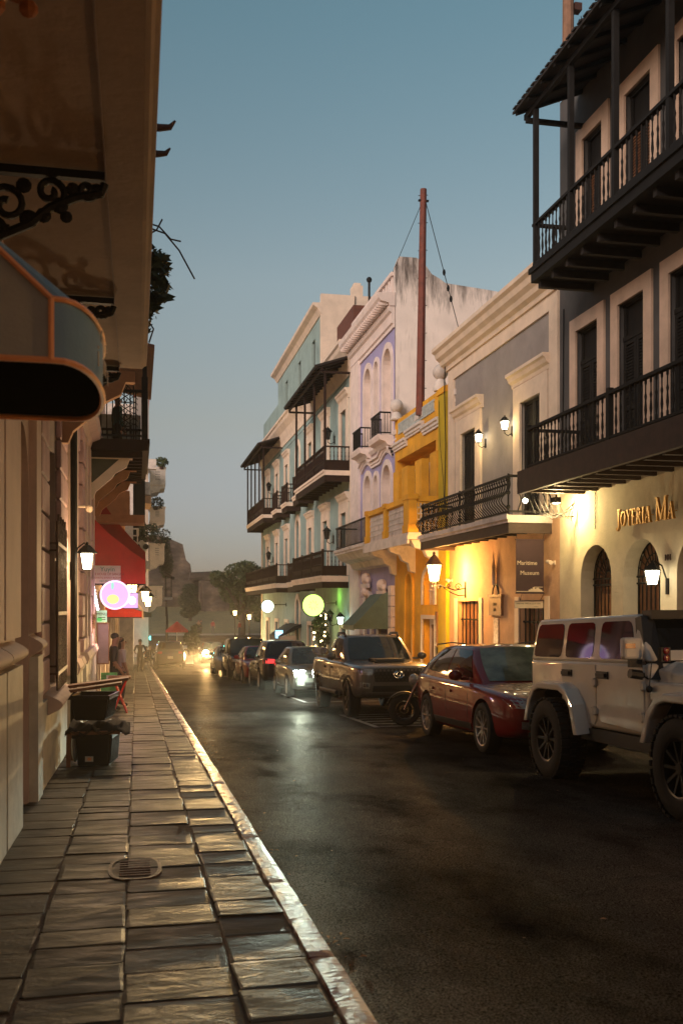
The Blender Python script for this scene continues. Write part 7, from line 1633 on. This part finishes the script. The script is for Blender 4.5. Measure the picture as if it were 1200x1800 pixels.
# ------------------------------------------------------------------ motorcycle parked crosswise between the pickup and the red car
K = thing("motorcycle", "black motorcycle parked crosswise between the pickup and the red car", "motorcycle", (5.75, 18.15, gz(18.15)-.118), rot=(0, 0, -math.pi/2 - .25))
def mwheel(y, r, w):
    m = M().lathe([(r-.11, -w*.4), (r-.03, -w*.5), (r, -w*.2), (r, w*.2), (r-.03, w*.5), (r-.11, w*.4), (r-.11, -w*.4)], (0,0,0), 26, 'x', False); o = link("wheel", m.mesh("wheel", MT['rubber'], smooth=True), K); o.location = (0, y, r)
    q = M().lathe([(r-.11, -w*.3), (r-.14, -w*.2), (r-.14, w*.2), (r-.11, w*.3)], (0,0,0), 24, 'x', False).lathe([(0, -.06), (.06, -.06), (.06, .06), (0, .06)], (0,0,0), 12, 'x').lathe([(.09, -.075), (.15, -.075), (.15, -.07), (.09, -.07), (.09, -.075)], (0,0,0), 20, 'x', False)
    for k in range(10): a = k*math.pi/5; q.tube([(0, .05*math.cos(a), .05*math.sin(a)), (0, (r-.13)*math.cos(a+.15), (r-.13)*math.sin(a+.15))], .008, 4)
    p = link("rim", q.mesh("rim", MT['darkalloy']), o)
mwheel(-.75, .31, .13); mwheel(.72, .31, .17)
for s in (-1, 1): M().tube([(s*.09, -.75, .31), (s*.09, -.42, 1.0)], .03, 8).build("fork", MT['chrome'], K)
M().tube([(-.36, -.28, 1.08), (-.2, -.38, 1.04), (.2, -.38, 1.04), (.36, -.28, 1.08)], .016, 6).build("handlebar", MT['iron'], K)
M().ball((0, -.56, .88), .12, 12, 8, (1, .9, 1)).build("headlight", MT['lens'], K, smooth=True)
M().ball((0, -.12, .85), .22, 12, 8, (.75, 1.4, .75)).build("fuel_tank", paint("black_tank_paint", (.012, .010, .010)), K, smooth=True)
M().ball((0, .42, .78), .2, 12, 8, (.8, 1.8, .42)).build("seat", MT['trim'], K, smooth=True)
M().box(-.16, .16, -.30, .28, .28, .66).ball((0, -.05, .55), .2, 10, 6).build("engine", MT['darkalloy'], K, bevel=.03)
m = M(); ar = [(math.cos(a), math.sin(a)) for a in [math.radians(q) for q in range(20, 165, 12)]]
m.grid([[(sx_, -.75-.35*c, .31+.35*s_) for c, s_ in ar] for sx_ in (-.075, .075)]); m.build("front_mudguard", MT['trim'], K)
M().tube([(.16, -.15, .35), (.18, .3, .3), (.18, .95, .42)], .045, 8).build("exhaust", MT['chrome'], K); M().tube([(-.1, .3, .35), (-.28, .35, .01)], .012, 5).build("stand", MT['iron'], K)
M().tube([(0, -.4, .95), (0, .1, .55), (0, .72, .31)], .03, 6).tube([(0, -.2, .8), (0, .75, .74)], .03, 6).build("frame", MT['iron'], K)
# ------------------------------------------------------------------ people (one skinned body each) and the things on the pavement
def person(label, x, Y, zg, h, rotz, pose, cols, hair=(.010, .008, .007), female=False, group=None):
    """pose: dict of joint -> (x, y, z) in units of standing height 1; person faces -Y locally"""
    t = thing("person", label, "person", (x, Y, zg), group, rot=rotz)
    J_ = dict(pel=(0, 0, .53), sp=(0, .005, .64), ch=(0, .0, .74), nk=(0, .0, .835), hd0=(0, -.008, .87), hd=(0, -.012, .93), top=(0, -.008, .975),
              shL=(-.105, 0, .805), shR=(.105, 0, .805), elL=(-.135, .01, .64), elR=(.135, .01, .64), wrL=(-.135, -.04, .505), wrR=(.135, -.04, .505), haL=(-.135, -.05, .45), haR=(.135, -.05, .45),
              hiL=(-.052, 0, .51), hiR=(.052, 0, .51), knL=(-.055, -.008, .285), knR=(.055, -.008, .285), anL=(-.055, .015, .045), anR=(.055, .015, .045), toL=(-.062, -.075, .018), toR=(.062, -.075, .018))
    J_.update(pose); rad = dict(pel=.078, sp=.068, ch=.082, nk=.032, hd0=.044, hd=.056, top=.034, shL=.044, shR=.044, elL=.029, elR=.029, wrL=.019, wrR=.019, haL=.017, haR=.017, hiL=.062, hiR=.062, knL=.040, knR=.040, anL=.024, anR=.024, toL=.020, toR=.020)
    ed = [('pel','sp'),('sp','ch'),('ch','nk'),('nk','hd0'),('hd0','hd'),('hd','top'),('ch','shL'),('shL','elL'),('elL','wrL'),('wrL','haL'),('ch','shR'),('shR','elR'),('elR','wrR'),('wrR','haR'),('pel','hiL'),('hiL','knL'),('knL','anL'),('anL','toL'),('pel','hiR'),('hiR','knR'),('knR','anR'),('anR','toR')]
    nm = list(J_); ix = {k: i for i, k in enumerate(nm)}; co = [Vector(J_[k])*h for k in nm]; E = [(ix[a], ix[b]) for a, b in ed]
    for sd in 'LR':             # five fingers per hand
        ha, wr = co[ix['ha'+sd]], co[ix['wr'+sd]]; d = (ha-wr).normalized(); sx_ = Vector((0, 1, 0)); 
        for k in range(5):
            o = sx_*((k-1.5)*.011*h if k < 4 else -.026*h); l = (.050, .058, .054, .042, .036)[k]*h; b = ha + o*.7 + d*.006*h; co.append(b); co.append(b + d*l + o*.25 + Vector((0, -.006*h, 0))); n = len(co); E += [(ix['ha'+sd], n-2), (n-2, n-1)]
    me = bpy.data.meshes.new("body"); me.from_pydata([tuple(c) for c in co], E, [])
    def skin(o):
        o.modifiers.new("k", 'SKIN'); 
        for i, v in enumerate(o.data.skin_vertices[0].data):
            r_ = rad[nm[i]]*h if i < len(nm) else .0062*h; v.radius = (r_, r_*(.72 if i < len(nm) and nm[i] in ('pel','sp','ch') else 1)); v.use_root = (i == 0)
    try:
        ob = bpy.data.objects.new("tmp", me); COL.objects.link(ob); md = ob.modifiers.new("k", 'SKIN')
        if not me.skin_vertices: me.skin_vertices
        bpy.context.view_layer.update()
        for i, v in enumerate(me.skin_vertices[0].data):
            r_ = rad[nm[i]]*h if i < len(nm) else .0062*h; v.radius = (r_, r_*(.72 if i < len(nm) and nm[i] in ('pel','sp','ch') else 1)); v.use_root = (i == 0)
        s = ob.modifiers.new("s", 'SUBSURF'); s.levels = 2; s.render_levels = 2; bpy.context.view_layer.update()
        out = bpy.data.meshes.new_from_object(ob.evaluated_get(bpy.context.evaluated_depsgraph_get())); bpy.data.objects.remove(ob)
    except Exception as ex:
        print("skin failed", ex); raise
    names = ('skin', 'top', 'legs', 'shoe'); out.materials.clear()
    for k in names: out.materials.append(cols[k])
    segs = [(co[a], co[b], nm[a] if a < len(nm) else 'fin', nm[b] if b < len(nm) else 'fin') for a, b in E]
    def kind(p):
        best, bk = 9, 0
        for a, b, na, nb in segs:
            ab = b-a; u = max(0, min(1, (p-a).dot(ab)/max(1e-9, ab.length_squared))); dd = (p-(a+ab*u)).length
            if dd < best:
                best = dd; key = na+nb
                if 'fin' in key or 'ha' in key or key in ('nkhd0', 'hd0hd', 'hdtop') or (key == 'chnk' and u > .85): bk = 0
                elif na[:2] in ('sh', 'el'): bk = 0 if (na[:2] == 'el' and cols.get('short')) else 1
                elif key in ('pelsp', 'spch') or na == 'ch': bk = 1
                elif na[:2] in ('an',): bk = 3
                else: bk = 2 if not (cols.get('skirt') and na[:2] == 'kn') else 0
        return bk
    for p in out.polygons: p.material_index = kind(p.center); p.use_smooth = True
    bd = link("body", out, t); H = co[ix['hd']]; Tt = co[ix['top']]
    hm = M(); hm.ball(tuple(H + Vector((0, .020*h, .026*h))), .055*h, 14, 9, (.94, 1.0, .82))
    if female: hm.ball(tuple(H + Vector((0, .045*h, -.05*h))), .05*h, 12, 8, (1.0, .6, 1.7))
    hr = hm.build("hair", mat("hair_" + str(len(bpy.data.materials)), hair, .6, .2, 30), t, smooth='all')
    f = M(); f.ball(tuple(H + Vector((0, -.060*h, -.010*h))), .013*h, 8, 6, (.7, 1.1, 1.2)); f.build("nose", cols['skin'], t, smooth='all')
    for s_ in (-1, 1):
        M().ball(tuple(H + Vector((s_*.022*h, -.050*h, .006*h))), .008*h, 8, 5).build("eye", MT['eye'], t, smooth='all'); M().ball(tuple(H + Vector((s_*.058*h, .004*h, -.006*h))), .016*h, 8, 6, (.4, .8, 1.2)).build("ear", cols['skin'], t, smooth='all')
    M().ball(tuple(H + Vector((0, -.050*h, -.034*h))), .016*h, 8, 5, (1, .4, .3)).build("mouth", MT['lip'], t, smooth='all'); return t
MT['eye'] = mat("eye", (.02, .015, .012), .2, 0); MT['lip'] = mat("lip", (.20, .07, .055), .5, 0)
sk = mat("brown_skin", (.23, .115, .070), .55, .1, 20); sk2 = mat("tan_skin", (.34, .19, .125), .55, .1, 20)
blk = mat("black_clothing", (.012, .011, .012), .85, .2, 14, .2, 60); wt = mat("white_clothing", (.52, .50, .48), .85, .1, 14); rdc = mat("red_clothing", (.25, .02, .02), .85, .1, 14); nv = mat("navy_clothing", (.02, .025, .045), .85, .1, 14); tn = mat("tan_clothing", (.30, .20, .12), .85, .1, 14)
person("man in black standing in profile by the restaurant door", -.50, 23.1, gz(23.1), 1.76, math.pi/2 + .15, dict(elL=(-.14, .02, .63), wrL=(-.13, -.06, .52), haL=(-.12, -.09, .475), elR=(.15, .03, .64), wrR=(.12, -.08, .55), haR=(.08, -.11, .52), hd=(0, -.03, .925), top=(0, -.03, .97)), dict(skin=sk, top=blk, legs=blk, shoe=blk, short=True))
person("woman in a pale top standing beside the man in black", -.36, 24.4, gz(24.3), 1.66, math.pi*.62, dict(elR=(.16, .0, .65), wrR=(.2, -.06, .52), haR=(.22, -.09, .47)), dict(skin=sk2, top=wt, legs=nv, shoe=blk, short=True), hair=(.03, .018, .010), female=True)
person("man in dark clothes walking away along the pavement", .18, 52.0, gz(52), 1.74, math.pi, dict(knL=(-.055, -.05, .29), anL=(-.06, -.02, .06), toL=(-.065, -.10, .04), knR=(.055, .0, .285), anR=(.055, .07, .06), toR=(.06, -.0, .02), elL=(-.17, .02, .65), wrL=(-.13, -.09, .57), haL=(-.09, -.12, .55), elR=(.17, .02, .65), wrR=(.13, -.09, .57), haR=(.09, -.12, .55)), dict(skin=sk, top=blk, legs=blk, shoe=blk, short=True))
for i, (u, y, c, lab) in enumerate(((349, 119, tn, "person in tan clothes standing on the path below the fort, left of a pair"), (353, 119.5, nv, "person in navy clothes standing on the path below the fort, right of a pair"), (374, 119, rdc, "person in red standing alone on the path below the fort"), (421, 116, rdc, "person in a red top by the lit post lamps"))):
    xx = XU(u, y); person(lab, xx, y, gz(y) if y < 118 else -1.8, 1.7, i*1.3, {}, dict(skin=sk2, top=c, legs=nv, shoe=blk), group="people below the old fort")
person("person in dark teal leaning at the iron balcony above the corbels", XU(206, 23.4), 23.4, 4.845, 1.52, 2.0, {}, dict(skin=sk2, top=mat("teal_clothing", (.02, .07, .065), .85, .1, 14), legs=blk, shoe=blk))
sit = dict(pel=(0, 0, .30), sp=(0, .02, .42), ch=(0, .02, .53), nk=(0, .01, .62), hd0=(0, 0, .66), hd=(0, -.01, .72), top=(0, -.01, .765), shL=(-.105, .02, .59), shR=(.105, .02, .59), elL=(-.14, -.03, .44), elR=(.14, -.03, .44), wrL=(-.11, -.15, .40), wrR=(.11, -.15, .40), haL=(-.09, -.19, .40), haR=(.09, -.19, .40), hiL=(-.055, -.02, .29), hiR=(.055, -.02, .29), knL=(-.07, -.25, .285), knR=(.07, -.25, .285), anL=(-.07, -.24, .045), anR=(.07, -.24, .045), toL=(-.07, -.33, .02), toR=(.07, -.33, .02))
for i, (u, y, c, lab) in enumerate(((257, 60.5, nv, "person in navy seated on a stool outside the far shop"), (263, 63.5, blk, "person in black seated at the edge of the far pavement"))):
    xx = XU(u, y); zz = gz(y); person(lab, xx, y, zz, 1.7, -.6+i, sit, dict(skin=sk2, top=c, legs=blk, shoe=blk), group="people seated outside the far shops")
    st = thing("stool", "small dark stool under the " + ("navy seated person" if i == 0 else "black clothed seated person"), "stool", (xx, y, zz), "stools outside the far shops"); M().lathe([(0, zz+.36), (.19, zz+.36), (.19, zz+.41), (0, zz+.41)], (xx, y, 0), 12).build("seat", MT['darkwood'], st)
    for k in range(4): a = k*math.pi/2+.7; M().tube([(xx+.14*math.cos(a), y+.14*math.sin(a), zz+.36), (xx+.17*math.cos(a), y+.17*math.sin(a), zz)], .016, 5).build("leg", MT['darkwood'], st)
person("person with short dark hair behind the boxy black off-roader", XU(424, 50), 50.2, gz(50)-.12, 1.85, .2, {}, dict(skin=sk2, top=tn, legs=nv, shoe=blk))
# black storage bins
MT['binplastic'] = mat("black_bin_plastic", (.010, .0095, .0095), .42, .15, 20, .1, 50, spec=.25)
def bin_(label, x0, x1, y0, y1, z0, z1, tp):
    t = thing("storage_bin", label, "bin", ((x0+x1)/2, (y0+y1)/2, z0), "stacked black storage bins"); m = M()
    lo = [(x0+tp, y0+tp, z0), (x1-tp, y0+tp, z0), (x1-tp, y1-tp, z0), (x0+tp, y1-tp, z0)]; hi = [(x0, y0, z1), (x1, y0, z1), (x1, y1, z1), (x0, y1, z1)]; m.add(lo+hi, [(0,1,5,4), (1,2,6,5), (2,3,7,6), (3,0,4,7), (3,2,1,0)]); m.build("tub", MT['binplastic'], t, bevel=.015)
    rb = M()
    for k in range(7):
        y = y0+.07+(y1-y0-.14)*k/6; f = lambda z: x1 - tp*(1-(z-z0)/(z1-z0))
        rb.add([(f(z0+.03)+.001, y-.014, z0+.03), (f(z0+.03)+.001, y+.014, z0+.03), (f(z1-.05)+.001, y+.014, z1-.05), (f(z1-.05)+.001, y-.014, z1-.05), (f(z0+.03)+.018, y-.010, z0+.03), (f(z0+.03)+.018, y+.010, z0+.03), (f(z1-.05)+.018, y+.010, z1-.05), (f(z1-.05)+.018, y-.010, z1-.05)], [(4,5,6,7), (0,4,7,3), (1,2,6,5), (0,1,5,4), (3,7,6,2)])
    rb.build("rib", MT['binplastic'], t, kind='stuff')
    M().box(x0-.025, x1+.025, y0-.025, y0-.001, z1-.05, z1).box(x0-.025, x1+.025, y1+.001, y1+.025, z1-.05, z1).box(x0-.025, x0-.001, y0, y1, z1-.05, z1).box(x1+.001, x1+.025, y0, y1, z1-.05, z1).build("rim", MT['binplastic'], t); t.rotation_euler = (0, 0, -.17); return t
g0 = gz(12.9)
t = bin_("lower black storage bin with a small paper label", -.70, -.26, 12.55, 13.15, g0+.005, g0+.40, .03)
M().box(-.575, -.475, 12.566, 12.571, g0+.06, g0+.125).build("paper_label", MT['plate'], t); M().box(-.545, -.50, 12.564, 12.5655, g0+.075, g0+.11).build("print", MT['piping'], t)
bin_("upper black storage bin with ribbed sides under the planks", -.755, -.29, 12.58, 13.2, g0+.56, g0+.875, .05)
bt = thing("serving_board", "brown wooden board lying on the lower black bin", "board", (-.5, 12.85, g0+.43)); M().box(-.80, -.20, 12.48, 13.3, g0+.402, g0+.445).build("board", MT['oldwood'], bt, bevel=.006)
cl = M(); r9 = random.Random(9); nx, ny = 14, 10; G_ = [[(-.86+.78*i/nx, 12.46+.9*j/ny, g0+.475+.035*math.sin(i*1.3+j*.7)+r9.uniform(-.012, .02) - (.07 if i == 0 else .035 if i == nx or j == 0 else 0)) for i in range(nx+1)] for j in range(ny+1)]
cl.grid(G_); cl.grid([[(p[0], p[1], p[2]-.022) for p in row] for row in G_]); cl.build("black_cloth", blk, cat="cloth", label="crumpled black cloth between the two stacked bins", smooth='all')
for i, (xa, za_, xb, zb_, y0, y1, lab) in enumerate(((-.90, .905, -.18, 1.005, 12.50, 12.72, "nearer tilted brown plank resting on the upper bin"), (-.84, .95, -.10, 1.04, 12.78, 13.06, "farther tilted plank with a pale edge on the upper bin"))):
    o = M().prism([(xa, g0+za_), (xb, g0+zb_), (xb, g0+zb_+.035), (xa, g0+za_+.035)], 'y', y0, y1).build("plank", MT['oldwood'], cat="plank", label=lab, group="planks on the bins")
lg_ = thing("trestle", "small brown wooden trestle leg standing left of the lower bin", "trestle", (-.82, 12.7, g0)); M().box(-.84, -.79, 12.5, 12.55, g0, g0+.42).build("leg", MT['oldwood'], lg_); M().box(-.84, -.79, 13.1, 13.15, g0, g0+.42).build("leg", MT['oldwood'], lg_); M().box(-.84, -.79, 12.551, 13.099, g0+.36, g0+.42).build("beam", MT['oldwood'], lg_)
M().ball((-.76, 12.95, g0+.20), .13, 10, 8, (.4, 1.2, 1.5)).build("plastic_bag", wt, cat="bag", label="crumpled white plastic bag behind the lower black bin", smooth='all')
# red folding stand beyond the bins
rs_ = thing("folding_stand", "red folding wooden stand beyond the black bins", "stand", (-.33, 22.2, gz(22.2))); z0 = gz(22.2)
for s in (0, 1):
    y = 22.0+s*.4; M().tube([(-.50, y, z0+.75), (-.20, y, z0)], .022, 5).build("leg", MT['redcanvas'], rs_); M().tube([(-.20, y+.03, z0+.75), (-.50, y+.03, z0)], .022, 5).build("leg", MT['redcanvas'], rs_)
M().box(-.60, -.12, 21.95, 22.45, z0+.75, z0+.79).build("tray", MT['oldwood'], rs_)
gs = thing("green_sign", "green and white printed sheet standing by the man in black", "sign", (-.55, 22.7, gz(22.7))); z0 = gz(22.7); M().box(-.78, -.42, 22.70, 22.72, z0+.30, z0+.86).build("sheet", mat("green_sheet", (.10, .40, .12), .6, .5, 9), gs); M().box(-.66, -.46, 22.695, 22.699, z0+.60, z0+.80).build("print", wt, gs)
for s in (-.74, -.46): M().tube([(s, 22.71, z0), (s, 22.71, z0+.30)], .012, 4).build("leg", MT['iron'], gs)
# string lights tree by the teal house door
c = at(561, 1112, 43.5); tr = thing("small_tree", "small leafy tree hung with warm string lights by the teal house", "tree", (c.x, 43.5, gz(43.5))); z0 = gz(43.5)
M().tube([(c.x, 43.5, z0), (c.x+.05, 43.5, z0+1.2), (c.x, 43.5, c.z+.4)], [.06, .05, .02], 6).build("trunk", MT['bark'], tr); leaf_mass("crown", MT['foliage_dark'], tr, [(c.x, 43.5, c.z+.3, .35, .3, .55), (c.x+.15, 43.4, c.z-.3, .32, .3, .4), (c.x+.1, 43.5, c.z+.8, .22, .2, .3)], 600, .10, 41)
sl2 = thing("string_lights", "warm string lights wound through the small tree", "string lights", (c.x, 43.3, z0)); m = M(); r3 = random.Random(4)
for k in range(16): m.ball((c.x-.25+r3.uniform(-.2, .55), 43.15+r3.uniform(-.05, .1), c.z+r3.uniform(-.65, 1.0)), .038, 6, 4)
m.build("bulb", MT['glow_warm'], sl2, kind='stuff'); M().tube([(c.x-.25+.5*abs((k % 4)/3-.5)*1.6, 43.22, c.z-.6+k*.11) for k in range(15)], .006, 4).build("flex", MT['iron'], sl2); lamp(sl2, (c.x-.3, 43.0, c.z+.1), 14, (1, .62, .25), .2)
# ------------------------------------------------------------------ evening haze
hz = bpy.data.materials.new("haze"); hz.use_nodes = True; hn, hl = hz.node_tree.nodes, hz.node_tree.links
hn.remove(hn["Principled BSDF"]); pv = hn.new("ShaderNodeVolumePrincipled"); pv.inputs['Color'].default_value = (.95, .88, .80, 1); pv.inputs['Density'].default_value = .0008; pv.inputs['Anisotropy'].default_value = .72
hl.new(pv.outputs[0], hn["Material Output"].inputs['Volume'])
M().box(-1600, 1600, -120, 2600, -4.6, 24).build("haze", hz, kind='stuff')
